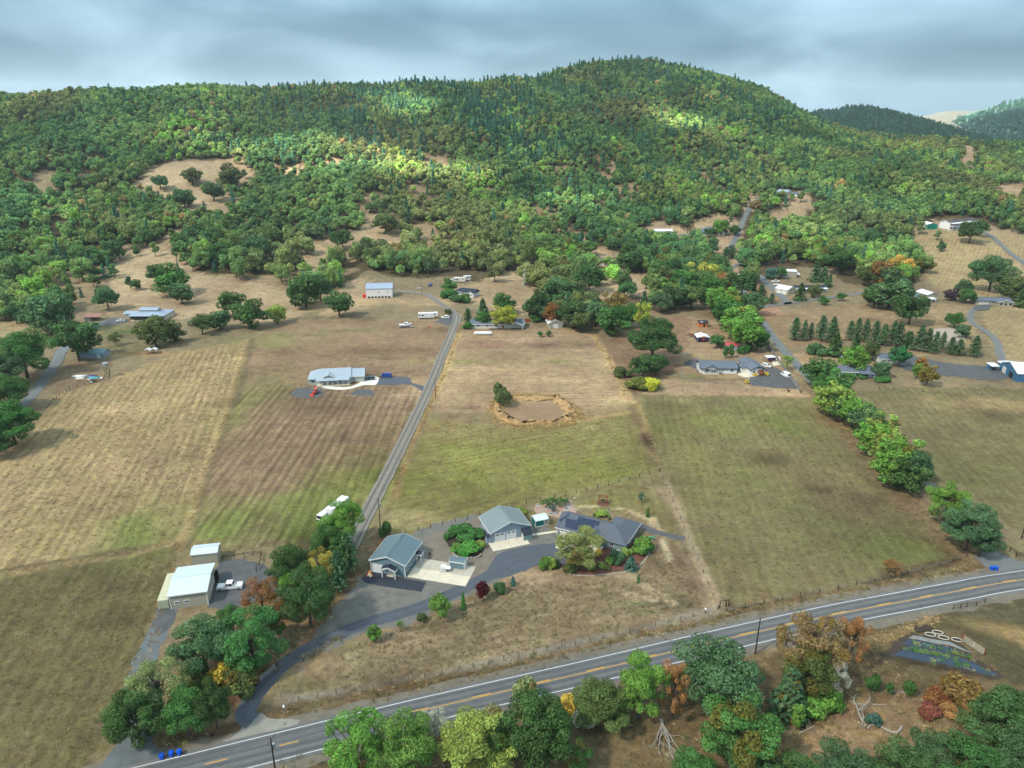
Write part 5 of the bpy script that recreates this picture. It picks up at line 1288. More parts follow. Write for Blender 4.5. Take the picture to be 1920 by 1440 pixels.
vehicle('pickup_truck', 'white crew cab pickup truck parked on gravel beside the metal shop', 'pickup truck', at(432, 1103), R(8), M['car_white'], 6.2, 2.0, 1.95, 'pickup')
vehicle('parked_car', 'dark grey sport utility car parked at the end of the concrete walk', 'car', at(693, 712), R(4), M['car_grey'], 4.8, 1.9, 1.75, 'suv')
vehicle('parked_van', 'dark blue van standing on the drive near the porch house', 'van', at(724, 707), R(-4), M['car_blue'], 5.2, 2.0, 2.0, 'van')
vehicle('parked_car', 'white car standing behind the long white camper trailer by the lane', 'car', at(835, 597), R(4), M['car_white'], 4.8, 1.9, 1.7, 'suv')
vehicle('parked_car', 'white car with dark windows in front of the white roofed golf cart shelter', 'car', at(1437, 688), R(128), M['car_white'], 4.8, 1.9, 1.65, 'suv')
vehicle('parked_car', 'small silver blue car standing in the breezeway court of two white houses', 'car', at(1393, 694), R(110), M['car_silver'], 4.0, 1.7, 1.5, 'sedan')
vehicle('parked_van', 'white van parked against the board fence by the gravel loop', 'van', at(1473, 706), R(-74), M['car_white'], 5.4, 2.0, 2.3, 'van')
vehicle('pickup_truck', 'white pickup truck parked on the bend below the long cream building', 'pickup truck', at(1454, 529), R(2), M['car_white'], 5.8, 2.0, 1.9, 'pickup')
vehicle('parked_car', 'white car beside the white pickup on the bend', 'car', at(1455, 535), R(-40), M['car_white'], 4.4, 1.8, 1.5, 'sedan')
vehicle('parked_car', 'dark car at the far end of the bend by the woods', 'car', at(1420, 512), R(2), M['car_grey'], 4.8, 1.9, 1.6, 'suv')
vehicle('parked_car', 'white car below the dark cabin in the middle clearing', 'car', at(1136, 516), R(4), M['car_white'], 4.8, 1.9, 1.7, 'suv')
vehicle('parked_car', 'silver car beside the lilac grey hut on the slope', 'car', at(1472, 413), R(3), M['car_silver'], 4.8, 1.9, 1.6, 'suv')
vehicle('parked_car', 'white car under the trees beyond the small white cottage', 'car', at(850, 526), R(0), M['car_white'], 4.8, 1.9, 1.6, 'suv')
vehicle('parked_car', 'dark car under the oaks left of the white cottage', 'car', at(807, 536), R(80), M['car_blue'], 4.8, 1.9, 1.6, 'suv')
vehicle('parked_car', 'silver car in the drive behind the bright round tree of the low house', 'car', at(1585, 672), R(2), M['car_silver'], 4.8, 1.9, 1.5, 'sedan')
vehicle('parked_car', 'white car parked at the end of the drive by the silver roofed house', 'car', at(226, 603), R(20), M['car_white'], 4.6, 1.8, 1.5, 'sedan')
vehicle('pickup_truck', 'white pickup truck half hidden under the bright green roadside tree', 'pickup truck', at(615, 982), R(68), M['car_white'], 5.6, 2.0, 1.85, 'pickup')

def camper(name, label, loc, rz, L, fifth=True, paint=None):
    t = thing(name, label, 'camper trailer', loc, rz); paint = paint or M['car_white']; l = L / 2; bm = bmesh.new()
    box(bm, -l, l - (2.4 if fifth else 0), -1.25, 1.25, .6, 3.6)
    if fifth: box(bm, l - 2.4, l, -1.25, 1.25, 1.7, 3.75)
    b_ = build('body', bm, paint, t); m_ = b_.modifiers.new('edges', 'BEVEL'); m_.width = .15; m_.segments = 2
    for x, w_, z in ((-l + .7, .9, 1.9), (-l + 2.6, 1.6, 1.8), (-l + 4.6, .5, 2.1), (l - 1.8, 1.0, 2.4)):
        build('window', BM(box, x - w_ / 2, x + w_ / 2, -1.29, -1.22, z, z + .75), M['glass'], t)
    build('door', BM(box, l - 4.2, l - 3.5, -1.29, -1.22, .7, 2.7), M['offwhite'], t); build('stripe', BM(box, -l + .2, l - 2.6, -1.275, -1.24, 1.15, 1.3), M['silver_roof'], t)
    for x in (-.6, .4):
        for s in (-1, 1): wheel(t, x, s * 1.12, .38)
    for i in range(2): build('roof_vent', BM(box, -l + 2 + i * 3, -l + 2.6 + i * 3, -.3, .3, 3.58, 3.8), M['white'], t)
    build('hitch', BM(box, l - .9, l - .6, -.1, .1, .9, 1.75), M['galv'], t); build('jack_leg', BM(tube, (l - 2.0, -1.0, 0), (l - 2.0, -1.0, 1.8), .06), M['galv'], t)
    return t
camper('camper_trailer', 'long white camper trailer with raised front standing beside the lane', at(803, 597), R(2), 11.5)
camper('camper_trailer', 'cream camper trailer parked in the brown yard beyond the white cottage', at(862, 529), R(-5), 8.5, False, M['offwhite'])
camper('camper_trailer', 'short white camper trailer at the right of the brown yard beyond the cottage', at(876, 526), R(10), 5, False)
camper('camper_trailer', 'white camper trailer by the tree belt at the road junction', at(1391, 523), R(10), 7.5, False)
# white box trailer and tractor unit half hidden by the roadside tree
p = at(634, 962)
t = thing('box_trailer', 'long white box trailer half hidden behind the bright green roadside tree', 'trailer', p, R(68)); t.scale = (.74, 1, .95)
b_ = build('body', BM(box, -5.6, 5.6, -1.25, 1.25, 1.0, 3.7), M['car_white'], t); build('roof', BM(box, -5.6, 5.6, -1.27, 1.27, 3.7, 3.78), M['white'], t)
for i in range(14): build('side_rib', BM(box, -5.4 + i * .8, -5.34 + i * .8, -1.28, -1.25, 1.0, 3.7), M['white'], t)
for x in (3.6, 4.7):
    for s in (-1, 1): wheel(t, x, s * 1.0, .48, .4)
build('landing_leg', BM(box, -3.5, -3.3, -.8, .8, .1, 1.0), M['galv'], t)
t = thing('camper_van', 'white motor van with black front parked beside the long white box trailer', 'van', at(610, 973), R(66)); t.scale = (.8, .9, .85)
build('body', BM(box, -3.0, 3.2, -1.1, 1.1, .5, 2.9), M['car_white'], t); build('bonnet', BM(taper, -3.5, -2.98, -3.3, -2.98, 1.0, 1.05, .45, 1.5), M['car_white'], t)
build('windscreen', BM(taper, -3.06, -2.98, -3.04, -2.98, 1.0, 1.0, 1.55, 2.6), M['glass'], t); build('front_panel', BM(box, -3.53, -3.42, -.95, .95, .5, 1.3), M['black'], t)
for s in (-1, 1): build('side_window', BM(box, -2.6, -1.4, s * 1.12 - .02, s * 1.12 + .02, 1.6, 2.4), M['glass'], t)
for x in (-2.2, 2.2):
    for s in (-1, 1): wheel(t, x, s * .98, .4)

# boat on a trailer
t = thing('cabin_boat', 'white cabin boat on its trailer standing in the brown field by the lane', 'boat', at(760, 614), R(6))
bm = bmesh.new(); secs = []
for x, hw, zk, zt in ((-3.6, .95, .9, 1.9), (-1.5, 1.15, .75, 1.95), (1.0, 1.15, .75, 2.1), (2.8, .75, 1.0, 2.3), (3.9, .05, 1.7, 2.45)):
    secs.append([bm.verts.new(q) for q in ((x, -hw, zt), (x, -hw * .9, zk + .4), (x, 0, zk), (x, hw * .9, zk + .4), (x, hw, zt))])
for a, c in zip(secs[:-1], secs[1:]):
    for i in range(4): bm.faces.new((a[i], a[i + 1], c[i + 1], c[i]))
    bm.faces.new((a[4], a[0], c[0], c[4]))
bm.faces.new(secs[0]); bmesh.ops.recalc_face_normals(bm, faces=bm.faces); build('hull', bm, M['car_white'], t)
build('cabin', BM(taper, -.6, 2.0, -.3, 1.4, .85, .7, 2.05, 3.1), M['white'], t); build('windscreen', BM(taper, 1.45, 2.05, 1.2, 1.42, .75, .62, 2.3, 2.95), M['glass'], t)
for s in (-1, 1): build('side_window', BM(hexa, [(-.3, s * .8 - .04, 2.4), (1.3, s * .8 - .04, 2.4), (1.3, s * .8 + .03, 2.4), (-.3, s * .8 + .03, 2.4)], [(-.2, s * .74 - .04, 2.85), (1.1, s * .74 - .04, 2.85), (1.1, s * .74 + .03, 2.85), (-.2, s * .74 + .03, 2.85)]), M['glass'], t)
build('outboard_motor', BM(box, -4.0, -3.6, -.2, .2, 1.0, 2.3), M['black'], t)
tr = build('trailer_frame', BM(box, -3.2, 4.6, -.8, .8, .45, .6), M['galv'], t)
for s in (-1, 1): wheel(t, -1.2, s * 1.0, .34)
for x in (-2.0, 1.8): build('bunk', BM(box, x - .1, x + .1, -.8, .8, .6, .95), M['wood'], t)

# red tractor with loader
t = thing('tractor', 'small red tractor with an orange canopy standing on the gravel patch', 'tractor', at(591, 739), R(70))
build('bonnet', BM(taper, -1.5, .1, -1.5, .1, .38, .34, .7, 1.35), M['red'], t); build('seat', BM(box, .5, .95, -.25, .25, 1.0, 1.5), M['black'], t)
build('canopy', BM(box, .1, 1.5, -.7, .7, 2.3, 2.4), mat('orange_paint', lin((232, 96, 60)), .5, .06), t)
for s in (-1, 1):
    build('canopy_post', BM(tube, (1.2, s * .55, .9), (1.2, s * .55, 2.3), .04), M['black'], t); wheel(t, .8, s * .8, .65, .4); wheel(t, -1.2, s * .6, .4, .25)
    build('loader_arm', BM(tube, (.0, s * .5, 1.2), (-2.2, s * .5, .5), .06), M['red'], t); build('fender', BM(box, .35, 1.3, s * .75 - .2, s * .75 + .2, 1.25, 1.32), M['red'], t)
build('bucket', BM(taper, -2.8, -2.1, -2.5, -2.1, .8, .8, .1, .7), M['red'], t)

# golf cart shelter, junk by the fence of the gravel loop
t = thing('golf_cart_shelter', 'white flat topped cart shelter next to the white car on the gravel loop', 'shelter', at(1443, 677), R(10))
build('roof', BM(box, -2.2, 2.2, -1.8, 1.8, 2.3, 2.45), M['canvas'], t)
for x in (-2.1, 2.1):
    for y in (-1.7, 1.7): build('leg', BM(tube, (x, y, 0), (x, y, 2.3), .06), M['galv'], t)
build('curtain', BM(box, -2.1, 2.1, -1.72, -1.66, .8, 2.3), M['purple'], t)
def heap(name, label, cat, px, py, n, rad, mats_, size=(.3, 1.2), group=None):
    t = thing(name, label, cat, at(px, py), RNG.uniform(0, 3), group)
    for i in range(n):
        a, r_ = RNG.uniform(0, 6.28), rad * math.sqrt(RNG.random()); l_ = RNG.uniform(*size); bm = bmesh.new()
        box(bm, -l_ / 2, l_ / 2, -l_ * .2, l_ * .2, 0, l_ * RNG.uniform(.15, .6)); o = build('piece', bm, M[RNG.choice(mats_)], t)
        o.location = (r_ * math.cos(a), r_ * math.sin(a), 0); o.rotation_euler = (0, 0, RNG.uniform(0, 3))
heap('scrap_heap', 'heap of red and dark machine parts against the board fence', 'scrap', 1453, 678, 12, 3.0, ['red', 'black', 'galv', 'wood_red'])
heap('scrap_heap', 'orange heap of scrap near the white cabin boat', 'scrap', 805, 614, 9, 1.8, ['wood_red', 'orange', 'red'])
heap('scrap_heap', 'mixed heap of sheets and boards by the fence of the left yard', 'scrap', 165, 712, 16, 6.0, ['white', 'galv', 'offwhite', 'wood', 'rust'], (.6, 2.2))
heap('scrap_heap', 'red and pale clutter at the edge of the oaks left of the yard lane', 'scrap', 787, 541, 10, 2.5, ['red', 'white', 'galv'])
heap('brush_pile', 'low brown brush pile in the horse paddock', 'brush pile', 1297, 630, 14, 3.0, ['wood', 'wood_red'], (.6, 2.0))
heap('rubble_heap', 'dark red rubble heap on the dry strip below the board fence', 'rubble', 1475, 732, 12, 2.2, ['wood_red', 'wood'], (.4, 1.0))
heap('stone_heap', 'pale heap of stones beside the path by the gravel loop', 'stones', 1387, 723, 8, 1.4, ['stone'], (.4, .9))
for i, (lb, px_, py_, c, L_, rz_) in enumerate((('white upturned boat lying on the bare ground of the left yard', 148, 706, 'white', 6.0, 8), ('turquoise upturned boat lying beside a white one in the left yard', 177, 709, 'turq', 5.0, 12), ('blue upturned boat lying behind the turquoise one in the left yard', 170, 706, 'car_blue', 3.2, 20), ('pink upturned boat lying before the white one in the left yard', 150, 710, 'offwhite', 4.0, 6))):
    t = thing('upturned_boat', lb, 'boat', at(px_, py_), R(rz_)); bm = bmesh.new(); sc_ = []
    for k in range(7):
        x = -L_ / 2 + L_ * k / 6; q = math.sin(math.pi * min(max(k / 6, .06), .94)) ** .6
        sc_.append([bm.verts.new(v) for v in ((x, -.7 * q, .05), (x, -.5 * q, .45 * q + .1), (x, 0, .6 * q + .1), (x, .5 * q, .45 * q + .1), (x, .7 * q, .05))])
    for a, c_ in zip(sc_[:-1], sc_[1:]):
        for j in range(4): bm.faces.new((a[j], a[j + 1], c_[j + 1], c_[j]))
    bm.faces.new(sc_[0]); bm.faces.new(sc_[-1][::-1]); bmesh.ops.recalc_face_normals(bm, faces=bm.faces); build('hull', bm, M[c], t, True); build('keel', BM(box, -L_ / 2 + .3, L_ / 2 - .3, -.04, .04, .62, .74), M[c], t)
t = thing('water_tower', 'round silver water tank on a tall timber stand by the field fence', 'water tank', at(202, 706), 0)
for x in (-.8, .8):
    for y in (-.8, .8): build('leg', BM(tube, (x, y, 0), (x * .8, y * .8, 5.0), .1), M['wood'], t)
for z in (1.6, 3.4):
    for s in (-1, 1): build('brace', BM(tube, (-.8, s * .75, z - .8), (.8, s * .75, z + .8), .06), M['wood'], t)
build('tank', BM(tube, (0, 0, 5.0), (0, 0, 6.6), 1.2, n=14), M['galv'], t); build('tank_lid', BM(tube, (0, 0, 6.6), (0, 0, 7.0), 1.25, .2, n=14), M['galv'], t)
t = thing('propane_tank', 'long white gas tank lying on the ground before the long house', 'gas tank', at(906, 628), R(0))
build('shell', BM(tube, (-4.4, 0, 1.0), (4.4, 0, 1.0), .95, n=12), M['white'], t)
for x in (-2.6, 2.6): build('saddle', BM(box, x - .2, x + .2, -.6, .6, 0, .3), M['concrete'], t)
for s in (-1, 1): build('end_cap', BM(tube, (s * 4.4, 0, 1.0), (s * 5.0, 0, 1.0), .95, .35, n=12), M['white'], t)

# things on the concrete slab
t = thing('covered_trailer', 'small cart under a white cover beside the garden shed', 'trailer', at(838, 1070), R(-10)); t.location.z = .13
build('tub', BM(taper, -1.0, 1.0, -1.1, 1.1, .5, .6, .35, .7), M['galv'], t); bm = bmesh.new(); taper(bm, -1.15, 1.15, -1.0, 1.0, .68, .5, .7, 1.05); o = build('cover', bm, M['canvas'], t); o.modifiers.new('edges', 'BEVEL').width = .1
for s in (-1, 1): wheel(t, .2, s * .55, .28)
t = thing('storage_box', 'white storage box beside the small cart on the slab', 'box', at(832, 1069), R(-12)); t.location.z = .13
build('body', BM(box, -.7, .7, -.6, .6, 0, 1.05), M['white'], t); build('lid', BM(box, -.75, .75, -.65, .65, 1.05, 1.15), M['white'], t)
t = thing('barbecue', 'small dark kettle barbecue on the slab by the workshop side door', 'barbecue', at(806, 1043), 0); t.location.z = .13
build('bowl', BM(tube, (0, 0, .6), (0, 0, .95), .3, .22, n=10), M['black'], t)
for a in range(3): build('leg', BM(tube, (.3 * math.cos(a * 2.1), .3 * math.sin(a * 2.1), 0), (.15 * math.cos(a * 2.1), .15 * math.sin(a * 2.1), .62), .03), M['black'], t)
# harvest figure: a stuffed scarecrow-like bundle of straw and pumpkins by the roll door
t = thing('harvest_display', 'straw and pumpkin harvest display with red trim beside the roll door', 'decoration', at(694, 1080), 0)
for (x, y, z, r_, m_) in ((0, 0, .5, .55, 'tan'), (0, .1, 1.15, .4, 'orange'), (-.5, -.2, .3, .32, 'orange'), (.55, -.25, .28, .3, 'orange'), (-.35, .3, .75, .25, 'red'), (.2, -.5, .25, .25, 'white')):
    bm = bmesh.new(); bmesh.ops.create_icosphere(bm, subdivisions=2, radius=r_, matrix=Matrix.Translation((x, y, z)) @ Matrix.Diagonal((1, 1, .85, 1))); build('bundle' if m_ == 'tan' else 'pumpkin' if m_ == 'orange' else 'bow', bm, M[m_], t, True)
# bins on the verge
def bin_(label, px, py, rz):
    t = thing('wheeled_bin', label, 'bin', at(px, py), rz)
    build('body', BM(taper, -.28, .28, -.36, .36, .28, .36, .08, 1.0), M['blue_bin'], t); build('lid', BM(taper, -.4, .42, -.36, .36, .4, .36, 1.0, 1.12), M['blue_bin'], t)
    for s in (-1, 1): build('wheel', BM(tube, (.28, s * .3 - .05, .13), (.28, s * .3 + .05, .13), .13, n=8), M['black'], t)
    build('handle', BM(tube, (.44, -.25, .98), (.44, .25, .98), .03), M['blue_bin'], t)
bin_('blue wheeled bin leftmost of three on the gravel verge', 304, 1423, .3); bin_('blue wheeled bin in the middle of three on the gravel verge', 322, 1418, .1); bin_('blue wheeled bin nearest the pole of three on the gravel verge', 337, 1415, -.2)
bin_('blue wheeled bin left of a pair by the tarmac side road', 1859, 1069, .2); bin_('blue wheeled bin right of a pair by the tarmac side road', 1867, 1069, -.1)
def mailbox(label, px, py, n, m_='black'):
    t = thing('mailbox', label, 'mailbox', at(px, py), R(-75))
    build('post', BM(box, -.06, .06, -.06, .06, 0, 1.1), M['wood'], t)
    for i in range(n):
        bm = bmesh.new(); box(bm, -.3, .3, -.15 + i * .36, .15 + i * .36, 1.1, 1.35); o = build('box', bm, M[m_], t); build('flag', BM(box, -.1, .0, .16 + i * .36, .18 + i * .36, 1.3, 1.5), M['red'], o)
mailbox('dark mailboxes on a post beside the drive mouth and oak', 398, 1387, 2); mailbox('white marker post with mailbox left of the fence line', 533, 1334, 1, 'white'); mailbox('white mailbox at the corner posts of the property fence', 1322, 1150, 1, 'white')

# ------------------------------------------------------------------ fences, gates, poles
def fence(name, label, pts, gap, h=1.25, m='wood', wires=3, r=.08, rails=False, wire_m='galv', jitter=.12, pixels=True):
    P = W(pts) if pixels else [Vector(p) for p in pts]
    t = thing(name, label, 'fence', P[0], 0); o = P[0]; Q = []
    for a, b in zip(P[:-1], P[1:]):
        k = max(1, round((b - a).length / gap)); Q += [a + (b - a) * i / k for i in range(k)]
    Q.append(P[-1])
    me = bpy.data.meshes.new('post'); bm = BM(tube, (0, 0, -.3), (0, 0, h), r, r * .9, n=6); bm.to_mesh(me); bm.free(); me.materials.append(M[m])
    for q in Q:
        c = link('post', me, t); c.location = (q.x - o.x, q.y - o.y, ground_z(q.x, q.y) - o.z); c.rotation_euler = (RNG.gauss(0, .03), RNG.gauss(0, .03), RNG.uniform(0, 3)); c.scale = (1, 1, 1 + RNG.uniform(-jitter, jitter))
    for w_ in range(wires):
        z = h * (.95 - .3 * w_); bm = bmesh.new()
        for a, b in zip(Q[:-1], Q[1:]):
            za, zb = ground_z(a.x, a.y) - o.z + z, ground_z(b.x, b.y) - o.z + z
            if rails:
                d = (b - a).normalized(); nx_, ny_ = -d.y * .03, d.x * .03; aa, bb = a - o, b - o
                hexa(bm, [(aa.x - nx_, aa.y - ny_, za - .07), (bb.x - nx_, bb.y - ny_, zb - .07), (bb.x + nx_, bb.y + ny_, zb - .07), (aa.x + nx_, aa.y + ny_, za - .07)], [(aa.x - nx_, aa.y - ny_, za + .07), (bb.x - nx_, bb.y - ny_, zb + .07), (bb.x + nx_, bb.y + ny_, zb + .07), (aa.x + nx_, aa.y + ny_, za + .07)])
            else: tube(bm, (a.x - o.x, a.y - o.y, za), (b.x - o.x, b.y - o.y, zb), .012, n=3)
        build('rail' if rails else 'wire', bm, M[wire_m], t)
    return t
fence('wire_fence', 'post and wire fence along the highway side of the front field', [(522, 1290), (528, 1308), (560, 1314), (700, 1290), (860, 1258), (1000, 1227), (1180, 1187), (1345, 1144)], 3.4, 1.3, 'wood', 4, .07)
fence('wire_fence', 'dark post fence along the back of the workshop and garage', [(762, 1000), (830, 985), (900, 968), (960, 950), (1040, 934), (1100, 920), (1180, 900), (1236, 884)], 4.2, 1.4, 'wood_dark', 3, .09)
fence('wire_fence', 'post fence from the back corner of the lawn down to the highway', [(1238, 884), (1262, 942), (1290, 1010), (1318, 1075), (1347, 1142)], 5.0, 1.2, 'wood', 3, .07)
fence('wire_fence', 'wire fence along the highway below the wide green brown field', [(1362, 1147), (1500, 1118), (1640, 1090), (1760, 1062), (1812, 1044)], 5.5, 1.2, 'wood_dark', 3, .08)
fence('wire_fence', 'post fence on the far side of the mown fields behind the tree belt', [(1648, 730), (1700, 734), (1760, 737), (1840, 742)], 7, 1.3, 'wood_dark', 2, .1)
fence('wire_fence', 'wire fence at the upper edge of the green brown field', [(1240, 736), (1320, 734), (1400, 733), (1500, 738)], 8, 1.2, 'wood_dark', 2, .08)
fence('wire_fence', 'wire fence in front of the porch house', [(556, 748), (620, 746), (700, 744), (790, 742)], 6, 1.2, 'wood', 2, .07)
fence('wire_fence', 'wire fence behind the porch house', [(540, 690), (620, 684), (700, 684), (800, 690)], 8, 1.2, 'wood', 2, .07)
fence('wire_fence', 'fence of grey posts along the left drive and the tan field', [(60, 796), (80, 775), (100, 752), (130, 730), (160, 722), (205, 712), (207, 690)], 3.0, 1.5, 'wood', 3, .12)
fence('rail_fence', 'small rail fence behind the gravel heap beside the metal store', [(417, 1050), (440, 1047), (458, 1044), (490, 1040)], 2.6, 1.3, 'wood_dark', 2, .09, True, 'wood')
fence('rail_fence', 'short rail fence right of the gravel heap in the left yard', [(481, 1072), (487, 1060), (490, 1042)], 2.4, 1.3, 'wood_dark', 2, .09, True, 'wood')
fence('zigzag_fence', 'short broken fence with crossed rails beyond the highway verge', [(1787, 1143), (1800, 1141), (1812, 1139), (1830, 1137), (1846, 1131)], 2.2, 1.4, 'wood_dark', 2, .1, True, 'wood')
fence('corner_fence', 'dark corner brace of stout posts at the end of the property fence', [(1349, 1139), (1361, 1137), (1366, 1136)], 1.6, 1.9, 'wood_dark', 1, .14, True, 'wood_dark')
fence('rail_fence', 'dark post and rail fence beside the tarmac side road', [(1893, 1034), (1905, 1044), (1930, 1052)], 2.0, 1.6, 'wood_dark', 2, .12, True, 'wood_dark')
fence('wire_fence', 'paddock fence of thin posts right of the mobile home', [(1560, 553), (1585, 548), (1620, 552)], 6, 1.3, 'wood_dark', 2, .08)
# tall board fence by the gravel loop, board by board
P = W([(1438, 651), (1452, 668), (1466, 688), (1480, 708), (1495, 728), (1500, 737)])
t = thing('board_fence', 'tall grey board fence between the gravel loop and the side lane', 'fence', P[0], 0)
L_ = spline([(p.x, p.y) for p in P], .62)
mb = bpy.data.meshes.new('board'); bm = BM(box, -.27, .27, -.03, .03, -.2, 1.9); bm.to_mesh(mb); bm.free(); mb.materials.append(mat('grey_boards', lin((140, 138, 134)), .9, .15, 1.0))
for a, c in zip(L_[:-1], L_[1:]):
    o = link('board', mb, t); m_ = (a + c) / 2; o.location = (m_.x - P[0].x, m_.y - P[0].y, 0); o.rotation_euler = (0, 0, math.atan2(c.y - a.y, c.x - a.x)); o.scale = (1, 1, 1 + RNG.uniform(-.04, .04))
def gate(name, label, a, b, h, bars, m, r=.035, posts='wood'):
    A, w_, rz = at(*a), 0, 0; A, rz, w_ = frame_px(a, b); t = thing(name, label, 'gate', A, rz)
    for i in range(bars): build('bar', BM(tube, (0, 0, .25 + (h - .3) * i / (bars - 1)), (w_, 0, .25 + (h - .3) * i / (bars - 1)), r), M[m], t)
    for x in (0.0, w_ * .5, w_): build('upright', BM(tube, (x, 0, .2), (x, 0, h), r), M[m], t)
    for x in (-.18, w_ + .18): build('post', BM(box, x - .1, x + .1, -.1, .1, -.2, h + .25), M[posts], t)
    return t
gate('pipe_gate', 'open grey pipe gate standing along the left edge of the drive', (488, 1278), (516, 1254), 1.35, 5, 'galv')
gate('rail_gate', 'brown timber gate with pale rails above the flower garden', (1806, 1203), (1843, 1228), 1.6, 5, 'offwhite', .032, 'wood_red')

def pole(label, top, h, arms=1, base=None, lamp=False, m='wood_dark', rz=0.0, transformer=False, name='utility_pole'):
    p = at(*base) if base else at(top[0], top[1], h)
    if not base: p = Vector((p.x, p.y, ground_z(p.x, p.y)))
    t = thing(name, label, 'utility pole' if name == 'utility_pole' else 'lamp post', p, rz)
    build('pole', BM(tube, (0, 0, -.5), (0, 0, h), .17, .11, n=8), M[m], t)
    for i in range(arms):
        z = h - .35 - i * 1.1; a = build('crossarm', BM(box, -1.2, 1.2, -.07, .07, z - .07, z + .07), M['wood'], t)
        for x in (-1.1, -.4, .4, 1.1): build('insulator', BM(tube, (x, 0, z + .07), (x, 0, z + .28), .05, n=6), M['galv'], a)
    if transformer: build('transformer', BM(tube, (.38, -.1, h - 2.6), (.38, -.1, h - 1.6), .26, n=10), M['galv'], t)
    if lamp: build('lamp_head', BM(box, -.9, .1, -.12, .12, h - .15, h), M['white'], t)
    return t, p
# the one at the lower edge stands in the verge below the picture
_, p1 = pole('dark utility pole with cross arm on the near verge of the highway', (507, 1384), 11.0, 1, rz=R(75), transformer=True)
_, p2 = pole('tall pale utility pole beside the gravel lane above the round shrub', (714, 934), 9.0, 0, base=(713, 987), m='wood', transformer=True)
_, p3 = pole('brown utility pole beside the lane right of the porch house', (816, 712), 9.0, 0, base=(817, 747), m='wood_red')
_, p4 = pole('thin dark utility pole between the highway and the rust topped tree', (1424, 1173), 9.5, 0, base=(1416, 1226), rz=R(20))
_, p5 = pole('dark utility pole at the edge of the field by the side road', (1920, 985), 9.0, 0, base=(1915, 1010))
pole('pale lamp post beside the row of pines', (1484, 616), 9, 0, base=(1482, 638), lamp=True, m='galv', name='lamp_post')
pole('dark pole with round white lamp beside the small pines at the junction', (1416, 552), 8, 0, base=(1415, 571), lamp=True, name='lamp_post')
pole('rusty pole right of the mobile home', (1568, 516), 10, 0, base=(1566, 537), m='wood_red')
pole('thin pole in the yard lane right of the long white barn', (789, 535), 8, 0, base=(791, 552), m='wood')
pole('short white yard lamp in front of the detached garage', (1404, 705), 5, 0, base=(1403, 716), m='white', lamp=True, name='lamp_post')
pole('thin pole beside the shrubs of the white cottage', (855, 560), 7, 0, base=(855, 572), m='wood')
pole('dark pole on the bend of the lane under the slope', (1372, 480), 9, 0, base=(1371, 494))
def wire(label, a, za, b, zb, sag):
    t = thing('overhead_wire', label, 'wire', a, 0); bm = bmesh.new(); n = 14; pr = None
    for i in range(n + 1):
        k = i / n; q = a.lerp(b, k); q.z = za + (zb - za) * k - sag * 4 * k * (1 - k); q = q - a
        if pr is not None: tube(bm, pr, q, .014, n=3)
        pr = q
    build('strand', bm, M['galv'], t)
q = at(620, 1143); wire('thin overhead wire from the roadside pole across the drive, left strand', p1, 10.4, q, 5.5, 1.5); wire('thin overhead wire from the roadside pole across the drive, right strand', p1, 10.5, q + Vector((1.0, .2, 0)), 5.5, 1.7)
pole('short grey service pole among the dry shrubs by the gravel lot', (621, 1135), 5.5, 0, base=(620, 1150), m='wood')

# ------------------------------------------------------------------ garden pieces
t = thing('arbor_swing', 'red brown timber swing arbor on a round bed in the back lawn', 'swing arbor', at(1131, 943), R(-12))
for x in (-1.1, 1.1):
    for y in (-.4, .4): build('post', BM(box, x - .08, x + .08, y - .08, y + .08, 0, 2.2), M['wood_red'], t)
for y in (-.4, .4): build('beam', BM(box, -1.5, 1.5, y - .06, y + .06, 2.2, 2.36), M['wood_red'], t)
for i in range(8): build('slat', BM(box, -1.4 + i * .38, -1.32 + i * .38, -.8, .8, 2.36, 2.46), M['wood_red'], t)
build('seat', BM(box, -.7, .7, -.25, .25, .5, .58), M['wood'], t); build('seat_back', BM(box, -.7, .7, .22, .28, .6, 1.1), M['wood'], t)
for x in (-.65, .65): build('chain', BM(tube, (x, 0, .58), (x, 0, 2.2), .02, n=4), M['galv'], t)
area('mulch_bed', [(1119, 942), (1131, 938), (1143, 941), (1143, 947), (1130, 949), (1120, 946)], .04, M['mulch'], .05)
def stones_ring(name, label, pts, m='stone', gap=.5, h=.35, closed=True):
    P = W(pts); L_ = spline([(p.x, p.y) for p in P] + ([(P[0].x, P[0].y)] if closed else []), gap)
    t = thing(name, label, 'garden wall', P[0], 0)
    me = [bpy.data.meshes.new('stone') for _ in range(3)]
    for k, x in enumerate(me):
        bm = bmesh.new(); box(bm, -gap * .48, gap * .48, -.16, .16, -.05, h * (.85 + .15 * k)); bmesh.ops.bevel(bm, geom=bm.edges[:], offset=.04, segments=1, affect='EDGES'); bm.to_mesh(x); bm.free(); x.materials.append(M[m])
    for a, c in zip(L_[:-1], L_[1:]):
        o = link('stone', RNG.choice(me), t); q = (a + c) / 2; o.location = (q.x - P[0].x, q.y - P[0].y, RNG.uniform(-.03, .03)); o.rotation_euler = (0, 0, math.atan2(c.y - a.y, c.x - a.x) + RNG.uniform(-.06, .06))
    return t
stones_ring('stone_edging', 'pale stone kerb around the vegetable island between workshop and garage', [(847, 1030), (850, 1040), (862, 1046), (880, 1048), (897, 1046), (902, 1040)], gap=.7, h=.5, closed=False)
area('planting_bed', [(832, 1008), (850, 992), (890, 990), (908, 1010), (906, 1034), (895, 1044), (862, 1043), (846, 1030)], .05, M['soil'], .2)
area('mulch_bed', [(1052, 1060), (1080, 1050), (1120, 1022), (1160, 1030), (1205, 1012), (1215, 1020), (1212, 1040), (1190, 1066), (1150, 1074), (1080, 1078)], .045, M['mulch'], .15)
